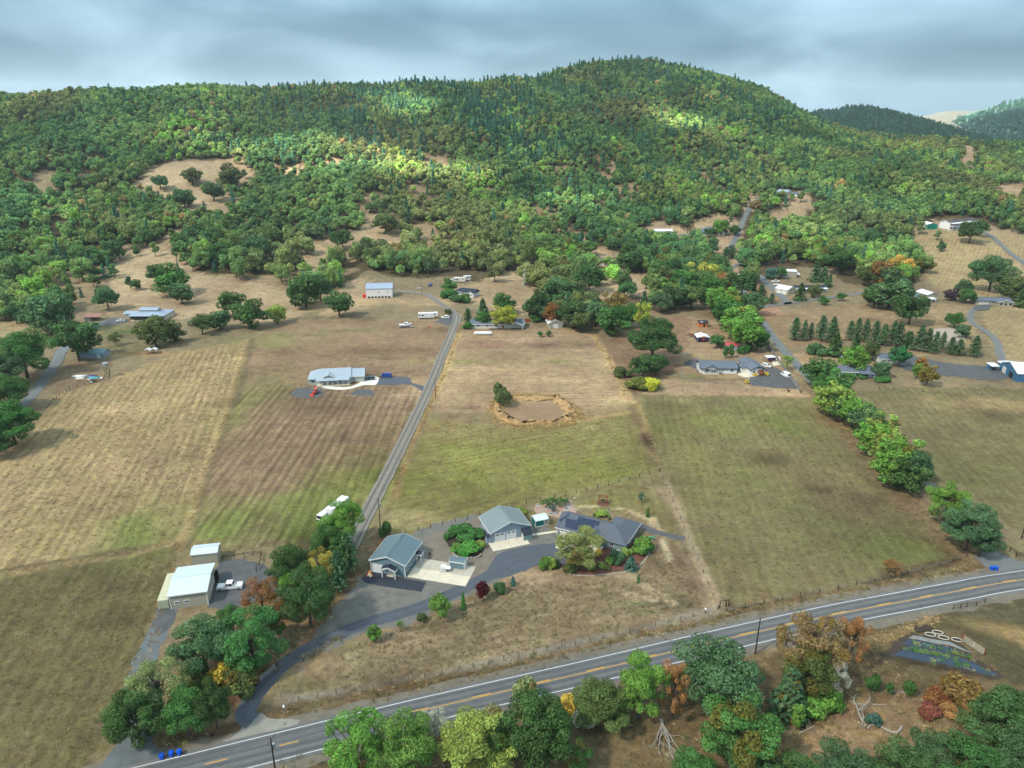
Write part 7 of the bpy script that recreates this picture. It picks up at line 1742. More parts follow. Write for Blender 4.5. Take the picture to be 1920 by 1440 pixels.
# by the highway, near side
for a in [
    ('ash', 668, 1405, 120, 12, 'br', 'bright green feathery tree leftmost on the near side of the highway', dict(aut=.05)),
    ('ash', 765, 1400, 125, 12, 'br', 'bright green tree right of the leftmost roadside tree, touching it', dict()),
    ('ash', 895, 1395, 135, 12.5, 'yg', 'yellowish green tree between bright green and dark green roadside trees', dict(aut=.12)),
    ('oak', 1003, 1372, 140, 14, 'dk', 'tall dark green oak on the near verge of the highway', dict()),
    ('lace', 1085, 1418, 55, 6, 'md', 'small green tree with reddish tip beside the dark green roadside oak', dict(aut=.25)),
    ('oak', 1126, 1318, 96, 9.5, 'ol', 'round olive green tree left of the tall bright green roadside tree', dict()),
    ('ash', 1203, 1285, 92, 14, 'br', 'tall bright yellow green tree on the near verge by the curve', dict(aut=.06)),
    ('lace', 1266, 1290, 60, 13.5, 'orr', 'slender orange and yellow autumn tree between green trees', dict(aut=.5)),
    ('oak', 1352, 1268, 150, 15, 'dg', 'large dark lichen grey oak in front of the thin utility pole', dict(aut=.04)),
    ('ash', 1390, 1390, 150, 10, 'md', 'broad green tree with orange patches at the lower edge', dict(aut=.3)),
    ('lace', 1525, 1210, 120, 15, (.13, .10, .04), 'large rust orange topped tree by the highway', dict(aut=.45)),
    ('oak', 1520, 1262, 90, 11, 'ol', 'olive green tree under the rust orange topped tree', dict(aut=.12)),
    ('lace', 1600, 1200, 56, 13, 'orr', 'smaller rust orange tree right of the large one', dict(aut=.3)),
    ('fir', 1483, 1290, 76, 11, 'dg', 'dark brownish green cedar below the rust orange trees', dict(aut=.12)),
    ('shrub', 1512, 1322, 60, 4, 'br', 'vivid green bush at the foot of the rust orange tree', dict()),
    ('shrub', 1552, 1318, 50, 4, 'br', 'second vivid green bush beside the first below the rust orange tree', dict()),
    ('lace', 1572, 1275, 40, 9, 'sil', 'grey half dead tree at the edge of the dry slope', dict()),
    ('fir', 1422, 1405, 46, 9, 'bl', 'small blue green fir among broad trees at the lower edge', dict()),
    ('cypress', 1497, 1342, 21, 6, 'br', 'slim bright green young tree beside a straight log', dict()),
    ('round', 1637, 1279, 26, 4.5, 'md', 'largest of three small orchard trees on the dry slope', dict()),
    ('round', 1668, 1291, 12, 3.2, 'md', 'smallest of three small orchard trees, in the middle', dict()),
    ('round', 1706, 1290, 20, 4.2, 'md', 'right hand one of three small orchard trees on the dry slope', dict()),
    ('oak', 1300, 1446, 80, 7, 'md', 'green tree at the lower edge right of the fallen dead tree', dict()),
    ('oak', 1500, 1464, 100, 8, 'dk', 'dark green tree at the lower edge below the slim young tree', dict()),
    ('oak', 1590, 1456, 110, 8, 'dg', 'dark green tree at the lower edge left of the curved log', dict()),
    ('oak', 1690, 1456, 110, 8, 'dk', 'dark green tree at the lower edge below the curved log', dict()),
    ('oak', 1752, 1412, 84, 8, 'dg', 'grey green tree with pale twigs below the red shrubs', dict(aut=.06)),
    ('ash', 1825, 1440, 120, 10, 'md', 'green tree at the lower edge right of the grey green one', dict()),
    ('oak', 1890, 1350, 120, 13, 'dk', 'large dark green tree at the right edge below the orange bush', dict()),
    ('oak', 1925, 1430, 120, 11, 'dg', 'dark tree in the lower right corner', dict()),
    ('oak', 1405, 1452, 90, 8, 'dg', 'dark tree at the lower edge below the orange patched tree', dict()),
    ('shrub', 1810, 1300, 90, 3.2, (.11, .07, .025), 'wide orange brown bush right of the orchard trees', dict(aut=.45)),
    ('shrub', 1756, 1309, 46, 2.4, 'rd', 'rust brown bush left of the wide orange brown one', dict(aut=.1)),
    ('shrub', 1745, 1335, 40, 1.8, (.12, .045, .03), 'red bush below the rust brown one', dict()),
    ('shrub', 1779, 1333, 34, 1.6, 'orr', 'orange red bush right of the red one', dict()),
    ('shrub', 1808, 1343, 40, 1.6, 'ol', 'olive bush right of the orange red one', dict()),
    ('shrub', 1638, 1352, 24, 2.2, 'bl', 'blue green bush beside the twisted dead tree', dict()),
    ('shrub', 1095, 1350, 40, 3, 'sil', 'bleached twiggy bush below the round olive tree', dict()),
    ('shrub', 1062, 1330, 40, 4.5, 'gd', 'golden dry bush right of the dark roadside oak', dict(aut=.2)),
    ('shrub', 985, 1298, 40, 5, 'pa', 'pale dry twiggy tree behind the dark roadside oak', dict(aut=.5)),
    ('lace', 815, 1360, 50, 6, 'sil', 'bleached bare shrub between the bright green roadside trees', dict()),
    # lower left belt
    ('oak', 253, 1345, 108, 11, 'dk', 'dark green oak at the mouth of the gravel side lane', dict()),
    ('lace', 296, 1288, 105, 12, 'pa', 'pale yellow green tree above the dark oak of the side lane', dict(aut=.05)),
    ('oak', 345, 1335, 80, 10, 'md', 'mid green oak between two dark oaks near the drive mouth', dict(aut=.04)),
    ('oak', 400, 1322, 66, 10, 'dk', 'dark green oak right beside the drive mouth', dict()),
    ('oak', 378, 1212, 105, 12, 'dg', 'broad dark green oak south of the metal shop', dict()),
    ('ash', 470, 1202, 108, 13, (.055, .14, .045), 'large light green tree above the pipe gate', dict()),
    ('oak', 430, 1160, 46, 7, 'md', 'small green oak behind the large light green tree', dict()),
    ('oak', 508, 1168, 46, 8, 'dk', 'small dark oak right of the large light green tree', dict()),
    ('shrub', 410, 1272, 46, 5, 'gd', 'yellow leaved shrub in the lower left tree belt', dict(aut=.2)),
    ('shrub', 452, 1280, 66, 5, 'ol', 'olive brush between the yellow shrub and the pipe gate', dict(aut=.2)),
    ('shrub', 365, 1275, 50, 5, 'ol', 'olive brush left of the yellow leaved shrub', dict(aut=.15)),
    ('lace', 490, 1124, 68, 6, 'rd', 'rust brown twiggy bush beside the gravel yard of the metal shop', dict(aut=.5)),
    ('lace', 535, 1140, 40, 5, 'rd', 'rust brown twiggy bush below the dark oaks', dict(aut=.4)),
    ('oak', 541, 1066, 78, 12, 'dk', 'dark oak at the upper left of the belt beside the drive', dict()),
    ('oak', 577, 1120, 96, 14, 'dk', 'largest dark oak of the belt beside the gravel lot', dict()),
    ('lace', 540, 1103, 36, 9, 'br', 'yellow green young tree in front of the dark oaks', dict()),
    ('lace', 599, 1066, 52, 11, (.26, .22, .05), 'yellow autumn tree among dark oaks beside the drive', dict(aut=.3)),
    ('oak', 617, 1022, 68, 11, 'dk', 'dark oak above the yellow autumn tree', dict()),
    ('ash', 641, 978, 74, 13, 'br', 'bright green tree in front of the white box trailer', dict()),
    ('ash', 614, 1003, 40, 9, 'br', 'smaller bright green tree below the white box trailer', dict()),
    ('pine', 650, 1030, 46, 12, 'dg', 'dark pine with bare trunk beside the gravel lane', dict()),
    ('pine', 632, 1065, 40, 12, 'dg', 'dark pine with bare trunks left of the workshop', dict()),
    ('shrub', 722, 996, 24, 4, 'dk', 'round dark green shrub between the workshop and the pale pole', dict()),
    # the property
    ('ash', 1086, 1028, 80, 9.5, (.14, .17, .06), 'large pale olive tree in front of the ranch house', dict(aut=.12)),
    ('shrub', 1070, 1066, 26, 3, 'ol', 'olive shrub at the foot of the large pale tree', dict(aut=.2)),
    ('round', 825, 1136, 40, 6.5, 'br', 'bright green tree beside the drive', dict(aut=.08)),
    ('round', 701, 1188, 25, 4.2, 'br', 'small bright green round tree by the curve of the drive', dict()),
    ('lace', 750, 1173, 13, 2.8, 'br', 'tiny bright green sapling beside the drive', dict()),
    ('shrub', 791, 1160, 17, 2, 'ol', 'low olive shrub left of the bright green drive tree', dict()),
    ('sfir', 868, 1124, 15, 4.5, 'md', 'small pointed green fir beside the drive', dict()),
    ('round', 905, 1107, 25, 5, 'pu', 'burgundy red round tree beside the drive', dict()),
    ('shrub', 937, 1103, 24, 3, 'dg', 'grey green shrub right of the burgundy tree', dict()),
    ('sfir', 962, 1088, 15, 2.6, 'bl', 'small blue spruce at the edge of the front field', dict()),
    ('shrub', 1021, 1058, 25, 3, 'br', 'bright green shrub at the drive bend, left of three', dict()),
    ('shrub', 1033, 1058, 20, 2.8, 'yg', 'yellow green shrub in the middle of three at the drive bend', dict(aut=.2)),
    ('shrub', 1043, 1057, 15, 2.4, 'dk', 'dark green shrub right of three at the drive bend', dict()),
    ('shrub', 1157, 1046, 32, 2.8, 'dg', 'large dark green shrub under the bedroom window of the ranch house', dict()),
    ('sfir', 1184, 1054, 30, 3.6, 'bl', 'blue green spruce in the red mulch bed', dict()),
    ('shrub', 1205, 1026, 38, 3.6, 'br', 'bright green shrub at the right end of the mulch bed', dict()),
    ('shrub', 1176, 1036, 20, 2.0, 'yg', 'yellow green shrub behind the blue green spruce', dict()),
    ('shrub', 1144, 1052, 18, 2, 'br', 'small vivid green shrub in the red mulch bed', dict()),
    ('shrub', 1122, 1038, 14, 2, 'gd', 'golden yellow shrub beside the porch steps', dict()),
    ('shrub', 1128, 1060, 14, 1.6, 'yg', 'small yellow green shrub at the front of the mulch bed', dict()),
    ('shrub', 1138, 1066, 14, 1.4, 'ol', 'low olive shrub at the front edge of the mulch bed', dict()),
    ('shrub', 1110, 1066, 16, 1.6, 'ol', 'low brown olive shrub right of the pale tree', dict(aut=.3)),
    ('sfir', 1197, 1083, 9, 2.6, 'dg', 'tiny dark fir on the mown front field', dict()),
    ('sfir', 1215, 959, 11, 3, 'dk', 'small dark fir on the back lawn', dict()),
    ('lace', 1203, 931, 13, 3.4, 'bl', 'sparse grey green sapling on the back lawn', dict()),
    ('lace', 1673, 1064, 33, 4.6, (.16, .085, .035), 'lone golden brown round tree above the highway', dict(aut=.3)),
    # vegetables in the island bed
    ('shrub', 866, 1000, 52, 2.4, 'md', 'tall dense green vegetable row at the back of the island bed', dict(cat='plant')),
    ('shrub', 893, 1000, 34, 2.2, 'md', 'green vegetable clump at the right back of the island bed', dict(cat='plant')),
    ('shrub', 880, 1030, 44, 2.0, (.05, .15, .03), 'bright green vegetable row at the front of the island bed', dict(cat='plant')),
    ('shrub', 855, 1028, 24, 1.6, 'br', 'low light green plants at the left of the island bed', dict(cat='plant')),
    ('shrub', 901, 1022, 22, 1.8, 'yg', 'yellow green plants at the right of the island bed', dict(cat='plant')),
    ('shrub', 836, 1008, 12, 1.4, 'md', 'small green plant at the far left corner of the island bed', dict(cat='plant')),
    ('shrub', 958, 962, 16, 1.6, 'ol', 'olive shrub behind the greenhouse', dict()),
    ('shrub', 974, 960, 26, 1.8, 'yg', 'yellow green shrub row behind the greenhouse', dict()),
    ('lace', 1024, 944, 18, 2.4, 'md', 'green garden plant at the left of the brick terrace', dict(cat='plant')),
    ('lace', 1036, 940, 16, 2.2, 'md', 'green garden plant at the back of the brick terrace', dict(cat='plant')),
    ('lace', 1050, 942, 20, 2.6, 'md', 'green fruit bush in the middle of the brick terrace', dict(cat='plant')),
    ('lace', 1061, 941, 16, 2.2, 'dg', 'dark green bush at the right of the brick terrace', dict(cat='plant')),
    ('lace', 1037, 954, 14, 1.8, 'bl', 'grey green bush at the front of the brick terrace', dict(cat='plant')),
    ('shrub', 1128, 964, 24, 1.4, 'yg', 'yellow green border of flowers behind the ranch house patio', dict(cat='plant')),
    # tree belt down the right
    ('moak', 1538, 703, 58, 11, 'dk', 'dark oak at the top of the tree belt beside the side lane', dict()),
    ('mash', 1560, 728, 66, 11, 'md', 'green tree below the dark oak at the top of the belt', dict()),
    ('mash', 1562, 752, 66, 11, 'yg', 'pale yellow green tree high in the right tree belt', dict(aut=.12)),
    ('moak', 1583, 765, 52, 10, 'dk', 'dark tree right of the pale one in the right belt', dict()),
    ('mash', 1602, 772, 58, 11, 'br', 'light green tree in the upper middle of the right belt', dict()),
    ('moak', 1628, 790, 62, 11, 'dg', 'grey green tree in the middle of the right belt', dict()),
    ('mash', 1652, 796, 60, 11, 'yg', 'yellow green tree on the outer side of the right belt', dict(aut=.08)),
    ('mash', 1640, 822, 58, 11, 'br', 'bright green tree in the middle of the right belt', dict()),
    ('mash', 1664, 840, 62, 11, 'yg', 'yellow tinged tree in the lower middle of the right belt', dict(aut=.1)),
    ('mash', 1690, 852, 76, 12, 'br', 'large bright green tree before the gap in the right belt', dict(aut=.05)),
    ('mash', 1672, 876, 60, 11, 'br', 'bright green tree on the field side before the gap', dict()),
    ('moak', 1702, 890, 56, 11, 'dk', 'dark tree at the lower end before the gap in the belt', dict()),
    ('mash', 1722, 878, 54, 11, 'dg', 'grey green tree at the lane side before the gap', dict()),
    ('ash', 1778, 942, 76, 12, 'br', 'bright green tree below the gap in the right belt', dict()),
    ('ash', 1822, 985, 92, 13, (.06, .115, .05), 'large muted green tree at the lower end of the right belt', dict()),
    ('ash', 1846, 1005, 60, 11, 'dg', 'dark grey green tree at the side road end of the belt', dict()),
    # belt between the paddock and the side lane
    ('mash', 1402, 632, 66, 12, 'br', 'bright green tree at the lower end of the paddock belt', dict()),
    ('moak', 1420, 642, 40, 8, 'dk', 'dark bushy tree at the lower end of the paddock belt', dict()),
    ('mash', 1384, 610, 64, 13, 'br', 'green tree above the lower end of the paddock belt', dict(aut=.05)),
    ('mash', 1394, 596, 50, 13, 'yg', 'yellow topped tree in the middle of the paddock belt', dict(aut=.1)),
    ('moak', 1366, 590, 54, 13, 'md', 'mid green tree in the middle of the paddock belt', dict()),
    ('mash', 1352, 568, 56, 13, 'br', 'light green tree in the upper paddock belt', dict()),
    ('mash', 1370, 566, 46, 13, 'yg', 'orange tinged tree in the upper paddock belt', dict(aut=.35)),
    ('mash', 1335, 545, 52, 13, 'md', 'mid green tree at the top of the paddock belt', dict()),
    ('mash', 1312, 520, 52, 14, (.24, .26, .05), 'yellow tree at the top of the paddock belt', dict(aut=.2)),
    ('mash', 1334, 520, 44, 13, 'yg', 'pale yellow tree right of the yellow one', dict(aut=.2)),
    ('mash', 1352, 535, 44, 12, 'orr', 'orange tree at the top right of the paddock belt', dict(aut=.3)),
    ('moak', 1392, 540, 50, 11, 'dk', 'dark oak on the bend of the side lane', dict()),
    ('moak', 1408, 572, 46, 11, 'dg', 'dark oak beside the side lane above the paddock belt', dict()),
    ('moak', 1412, 606, 40, 12, 'ol', 'olive oak on the lane side of the paddock belt', dict()),
    ('oak', 1225, 640, 92, 19, 'dk', 'huge dark oak standing in the paddock', dict()),
    ('moak', 1206, 690, 46, 9, 'dk', 'small dark oak in front of the huge one', dict()),
    ('moak', 1232, 682, 36, 9, 'dk', 'dark bushy oak right below the huge one', dict()),
    ('mash', 1205, 590, 30, 15, (.24, .28, .05), 'slender yellow tree behind the huge dark oak', dict(aut=.1)),
    ('shrub', 1168, 700, 34, 4, 'ol', 'olive bush left below the huge dark oak', dict()),
    ('shrub', 1196, 722, 44, 4.5, (.10, .13, .03), 'olive yellow bush row below the huge oak', dict()),
    ('shrub', 1222, 722, 36, 4.5, (.26, .26, .03), 'bright yellow bush below the huge oak', dict()),
    ('moak', 945, 748, 33, 5.5, 'ol', 'lone olive tree at the corner of the dry pond', dict()),
    ('shrub', 937, 732, 22, 5, 'ol', 'thin olive shrub behind the lone pond tree', dict()),
    ('moak', 1346, 640, 26, 6, 'md', 'round green tree right of the white canopy carport', dict()),
    ('cypress', 1361, 659, 9.5, 6, 'md', 'left one of two clipped cypress columns', dict()),
    ('cypress', 1372, 657, 9.5, 6.8, 'md', 'right taller one of two clipped cypress columns', dict()),
    ('shrub', 1392, 658, 18, 4, 'md', 'green bush beside the detached garage', dict()), ('shrub', 1404, 653, 16, 4.5, 'md', 'second green bush behind the detached garage', dict()),
    ('shrub', 1426, 699, 14, 2.6, 'rd', 'red leaved shrub at the corner of the detached garage', dict()), ('shrub', 1416, 703, 9, 1.5, 'gd', 'yellow shrub left of the red leaved one', dict()), ('shrub', 1437, 702, 8, 1.5, 'gd', 'yellow shrub right of the red leaved one', dict()), ('shrub', 1401, 716, 8, 1.6, 'gd', 'yellow flower bush below the white yard lamp', dict()),
    ('lace', 1477, 678, 22, 7, 'yg', 'thin yellow green tree beside the board fence', dict()),
    # by the long house and cottage
    ('mash', 946, 599, 44, 8.5, (.20, .22, .035), 'yellow green round tree in front of the long house', dict()),
    ('mash', 905, 598, 28, 7.5, 'md', 'green tree left of the yellow green one at the long house', dict()),
    ('mash', 946, 572, 40, 9, 'md', 'green tree behind the long house', dict()),
    ('sfir', 905, 572, 28, 9.5, 'dg', 'dark spruce behind the long house', dict()),
    ('pine', 877, 590, 22, 9.5, 'dg', 'dark conifer at the end of the long house', dict()),
    ('shrub', 878, 612, 20, 3.6, 'md', 'green bush at the lane end of the long house', dict()),
    ('moak', 842, 536, 28, 8, 'md', 'green tree at the end of the white cottage', dict()), ('shrub', 843, 553, 30, 5, 'md', 'green bush left before the white cottage', dict()), ('shrub', 867, 561, 30, 5.5, 'md', 'green bush before the white cottage', dict()), ('shrub', 852, 561, 22, 4, 'dg', 'dark bush between the cottage bushes', dict()),
    ('shrub', 840, 585, 14, 2.5, 'ol', 'low bush at the lane fork', dict()),
    ('sfir', 984, 518, 16, 11, 'sil', 'pale silver dead conifer on the bare hillside', dict()),
    ('moak', 635, 574, 48, 11, 'dk', 'dark oak standing alone in front of the white barn clearing', dict()),
    ('moak', 572, 556, 62, 12, 'dk', 'dark oak left of the lone one', dict()), ('moak', 600, 545, 50, 12, 'dg', 'dark oak behind the lone one', dict()), ('moak', 518, 590, 36, 9, 'yg', 'yellow green tree at the left edge of the brown field', dict(aut=.1)),
    ('moak', 470, 592, 58, 12, 'dk', 'large dark oak at the upper edge of the tan field', dict()), ('moak', 435, 572, 46, 11, 'dk', 'dark oak behind the field edge oaks', dict()), ('moak', 412, 600, 36, 9, 'dg', 'oak left of the large one at the field edge', dict()), ('moak', 378, 612, 40, 8, 'ol', 'olive oak at the field edge near the canopy', dict()), ('moak', 290, 632, 60, 9, 'ol', 'broad olive oak above the white canopy', dict()), ('moak', 325, 625, 36, 8, 'ol', 'olive oak right of the broad one above the canopy', dict()),
    ('moak', 145, 658, 78, 9, 'dk', 'spreading dark oak over the teal roofed shed', dict()), ('lace', 216, 635, 26, 6, 'ol', 'thin olive tree between the sheds and the canopy', dict()),
    ('moak', 95, 600, 78, 13, 'dg', 'large oak beside the left drive', dict()), ('oak', 45, 680, 96, 13, 'md', 'large green oak left of the left drive', dict()), ('oak', 5, 700, 70, 12, 'dg', 'dark oak at the left edge beside the drive', dict()), ('oak', 15, 740, 70, 11, 'dk', 'dark oak at the left edge below the green one', dict()), ('oak', 20, 800, 90, 12, 'md', 'bright topped oak at the left edge above the tan field', dict()), ('oak', -10, 830, 60, 10, 'dk', 'dark oak at the left edge at the corner of the tan field', dict()),
    ('moak', 200, 560, 44, 12, 'dg', 'oak behind the silver roofed house', dict()), ('moak', 255, 533, 18, 7, 'dk', 'small lone oak in the lower hillside clearing', dict()), ('moak', 318, 533, 60, 13, 'md', 'tall group forming oak in the lower clearing', dict()), ('moak', 292, 512, 36, 12, 'dk', 'dark oak at the left of the clearing group', dict()), ('moak', 340, 555, 40, 9, 'dg', 'low oak below the clearing group', dict()),
    ('moak', 642, 454, 38, 11, 'dk', 'dark oak alone in the middle clearing', dict()), ('shrub', 686, 452, 16, 5, 'md', 'small green tree right of the lone clearing oak', dict()), ('moak', 722, 428, 40, 9, 'ol', 'olive tree at the top of the middle clearing', dict(aut=.2)),
    ('moak', 430, 340, 46, 11, 'ol', 'olive oak in the upper clearing', dict()), ('moak', 400, 365, 36, 11, 'dg', 'oak right of the bare strip in the upper clearing', dict()), ('moak', 345, 375, 36, 12, 'dg', 'oak between the bare strips of the upper clearing', dict()), ('moak', 300, 345, 28, 10, 'dg', 'oak at the left of the upper clearing', dict()), ('moak', 360, 335, 32, 10, 'ol', 'oak in the middle of the upper clearing', dict()),
    # upper right fields
    ('moak', 1670, 556, 76, 13, 'dg', 'wide dark oak beside the dry field of the junction', dict()), ('moak', 1708, 588, 58, 11, 'dk', 'round dark oak below the wide one', dict()), ('moak', 1640, 562, 40, 9, 'dk', 'dark oak left of the wide one', dict()),
    ('moak', 1820, 440, 42, 13, 'dk', 'large round dark oak on the open dry slope', dict()), ('moak', 1835, 428, 30, 11, 'dk', 'dark oak behind the large one on the dry slope', dict()), ('moak', 1766, 460, 14, 9, 'dg', 'small slim oak at the edge of the dry slope', dict()),
    ('oak', 1860, 520, 70, 17, 'dg', 'great spreading oak behind the hillside ranch house', dict()), ('moak', 1834, 504, 30, 11, 'dk', 'dark oak left of the great spreading one', dict()), ('moak', 1898, 545, 46, 11, 'ol', 'oak right of the great spreading one', dict()), ('moak', 1810, 538, 30, 10, 'dg', 'oak left of the hillside ranch house', dict()), ('moak', 1813, 555, 28, 8, 'md', 'bright green round tree left of the ranch garage', dict()), ('moak', 1785, 552, 24, 7, 'pur', 'dark purple leaved tree right of the tall garage', dict()), ('sfir', 1920, 555, 34, 12, 'dk', 'dark spruce at the right edge by the ranch house', dict()),
    ('mash', 1690, 502, 44, 14, (.34, .22, .05), 'golden orange tree at the edge of the oak wood', dict(aut=.3)), ('mash', 1660, 520, 50, 12, 'orr', 'brown orange thicket tree at the wood edge', dict(aut=.3)), ('mash', 1630, 520, 40, 11, 'ol', 'olive brown tree at the wood edge', dict(aut=.3)),
    ('moak', 1572, 495, 56, 14, 'dk', 'large dark oak right of the long cream building', dict()), ('sfir', 1532, 507, 34, 14, 'dg', 'dark green fir right of the long cream building', dict()), ('sfir', 1546, 512, 24, 11, 'dg', 'smaller fir before the large dark oak', dict()), ('sfir', 1549, 527, 14, 9, 'dg', 'slim fir left of a pair by the mobile home', dict()), ('sfir', 1557, 524, 14, 9, 'dg', 'slim fir right of a pair by the mobile home', dict()),
    ('moak', 1446, 512, 20, 8, 'bl', 'blue green round tree in front of the long cream building', dict()), ('moak', 1466, 511, 20, 8, 'md', 'round green tree in front of the long cream building', dict()),
    ('sfir', 1502, 545, 30, 11, 'dk', 'dark spruce beside the cream garage', dict()), ('moak', 1528, 545, 24, 8, 'ol', 'olive tree before the mobile home', dict()), ('moak', 1545, 563, 18, 5, 'md', 'small flat topped green tree at the field fork', dict()), ('moak', 1578, 556, 16, 5, 'md', 'small round green tree by the paddock drive', dict()),
    ('pine', 1428, 545, 26, 10, 'dg', 'pine in the red earth island of the junction', dict()), ('pine', 1414, 548, 22, 8, 'dg', 'smaller pine at the left of the red earth island', dict()), ('pine', 1448, 558, 16, 7, 'dg', 'low pine at the right of the red earth island', dict()), ('pine', 1412, 558, 14, 6, 'dk', 'dark small pine under the round white lamp', dict()),
    ('moak', 1350, 425, 28, 13, 'br', 'bright green tall tree before the hip roofed house', dict()), ('moak', 1330, 437, 18, 7, 'dk', 'dark tree at the left of the hip roofed house', dict()), ('moak', 1378, 432, 20, 8, 'dk', 'dark tree at the right of the hip roofed house', dict()), ('shrub', 1358, 434, 14, 5, 'yg', 'yellow green bush before the hip roofed house', dict()), ('shrub', 1360, 420, 12, 5, 'pur', 'purple leaved tree behind the hip roofed house', dict()), ('moak', 1368, 471, 24, 10, 'dg', 'lone oak on the dry bank below the hip roofed house', dict()),
    # low house garden
    ('mash', 1602, 680, 50, 8, 'br', 'bright green round tree before the low house', dict()), ('moak', 1688, 668, 36, 9, (.03, .11, .04), 'vivid green dark tree beside the guest house', dict()), ('mash', 1630, 655, 34, 9, 'ol', 'olive tree behind the low house', dict()), ('sfir', 1568, 642, 38, 12, 'dk', 'broad dark spruce behind the low house', dict()), ('sfir', 1605, 648, 34, 10, 'dk', 'dark spruce right of the broad one', dict()), ('shrub', 1533, 658, 36, 5, 'dg', 'low spreading dark tree on the dry corner', dict()),
    ('moak', 1654, 692, 30, 7, 'dg', 'grey green tree at the right end of the low house', dict()), ('shrub', 1561, 694, 24, 3, 'dg', 'green shrub left before the low house', dict()), ('shrub', 1590, 705, 26, 2.2, 'md', 'low hedge shrub before the low house', dict()), ('shrub', 1615, 705, 22, 2.2, 'md', 'second low hedge shrub before the low house', dict()), ('shrub', 1655, 711, 32, 2, 'md', 'flat green juniper at the end of the low house', dict()),
    ('mash', 1741, 703, 36, 9, (.13, .11, .03), 'bronze autumn maple in the dry yard', dict(aut=.35)), ('mash', 1722, 694, 18, 7, 'br', 'yellow green young tree left of the bronze maple', dict()), ('round', 1728, 682, 20, 6, (.22, .13, .03), 'small orange tree behind the bronze maple', dict(aut=.3)),
    ('moak', 1792, 600, 30, 8, 'md', 'green tree left of the winding drive', dict()), ('moak', 1806, 620, 26, 7, 'dg', 'green tree at the bend of the winding drive', dict()),
    ('round', 1013, 626, 11, 3, 'md', 'left small clipped tree before the gable shed', dict()), ('round', 1028, 625, 12, 3, 'md', 'right small clipped tree before the gable shed', dict()), ('shrub', 1004, 598, 22, 4, 'md', 'green bush left of the gable shed', dict()),
    ('moak', 1010, 578, 56, 12, 'dk', 'round dark oak at the right end of the long house', dict()), ('moak', 1050, 556, 60, 14, 'dg', 'big grey green oak above the gable shed', dict()), ('mash', 1036, 588, 36, 12, 'rd', 'brownish tree directly behind the gable shed', dict(aut=.3)), ('moak', 1072, 590, 52, 13, 'dk', 'dark oak right behind the gable shed', dict()),
    ('moak', 1105, 528, 56, 13, 'dk', 'dark round oak below the dark cabin', dict()), ('moak', 1118, 590, 50, 12, 'dg', 'grey green oak left of the slender yellow tree', dict()), ('mash', 1150, 572, 48, 12, (.16, .13, .045), 'tan tinged tree below the bare slope of the cabin', dict(aut=.4)), ('moak', 1150, 606, 60, 11, 'md', 'wide green tree at the paddock edge, left of the slender yellow one', dict()), ('moak', 1178, 590, 44, 12, 'md', 'green tree touching the slender yellow one on its left', dict()),
    ('moak', 1265, 560, 48, 12, 'dk', 'dark round oak at the upper paddock edge', dict()), ('moak', 1238, 566, 40, 12, 'dg', 'grey green oak left of the round one at the upper paddock edge', dict()), ('moak', 1298, 556, 44, 13, 'ol', 'olive oak right of the round one at the upper paddock edge', dict()), ('mash', 1250, 520, 40, 12, 'ol', 'olive tree among the belt above the paddock', dict(aut=.2)), ('moak', 1176, 490, 52, 14, 'dk', 'large dark oak right of the dark cabin', dict()), ('pine', 1208, 560, 20, 12, 'dg', 'narrow dark conifer beside the cabin slope', dict()),
    ('moak', 1090, 605, 40, 10, 'ol', 'olive oak at the field edge right of the gable shed', dict()), ('mash', 1330, 560, 40, 12, 'md', 'green tree at the inner edge of the paddock belt', dict()), ('moak', 1284, 530, 44, 12, 'md', 'green oak above the olive oak of the paddock edge', dict()),
    ('moak', 480, 470, 44, 12, 'dg', 'oak at the right edge of the hillside clearings', dict()), ('moak', 410, 480, 42, 12, 'dk', 'dark oak between the upper and the lower clearing', dict()),
]:
    tree(*a[:7], **a[7])
# the row of pines
for i, (px_, py_, w_, h_) in enumerate([(1492, 610, 24, 15), (1508, 616, 20, 12), (1524, 618, 16, 9), (1544, 612, 24, 14), (1560, 612, 22, 14), (1596, 618, 18, 12), (1612, 614, 18, 13), (1628, 614, 20, 13), (1644, 616, 22, 14), (1660, 622, 22, 14), (1675, 618, 24, 14), (1690, 625, 22, 13), (1704, 632, 24, 12), (1728, 630, 26, 14), (1744, 634, 20, 12), (1755, 640, 22, 12), (1768, 638, 20, 12), (1788, 646, 22, 11), (1803, 650, 18, 10), (1829, 645, 22, 12)]):
    o_ = 'first second third fourth fifth sixth seventh eighth ninth tenth eleventh twelfth thirteenth fourteenth fifteenth sixteenth seventeenth eighteenth nineteenth last'.split()[i]
    tree('pine', px_ + RNG.uniform(-3, 3), py_ + RNG.uniform(-3, 3), w_ * RNG.uniform(.95, 1.4), h_ * RNG.uniform(.75, 1.12), 'dg', o_ + ' pine from the pale lamp post in the row beyond the low house', group='row of pines beyond the low house')

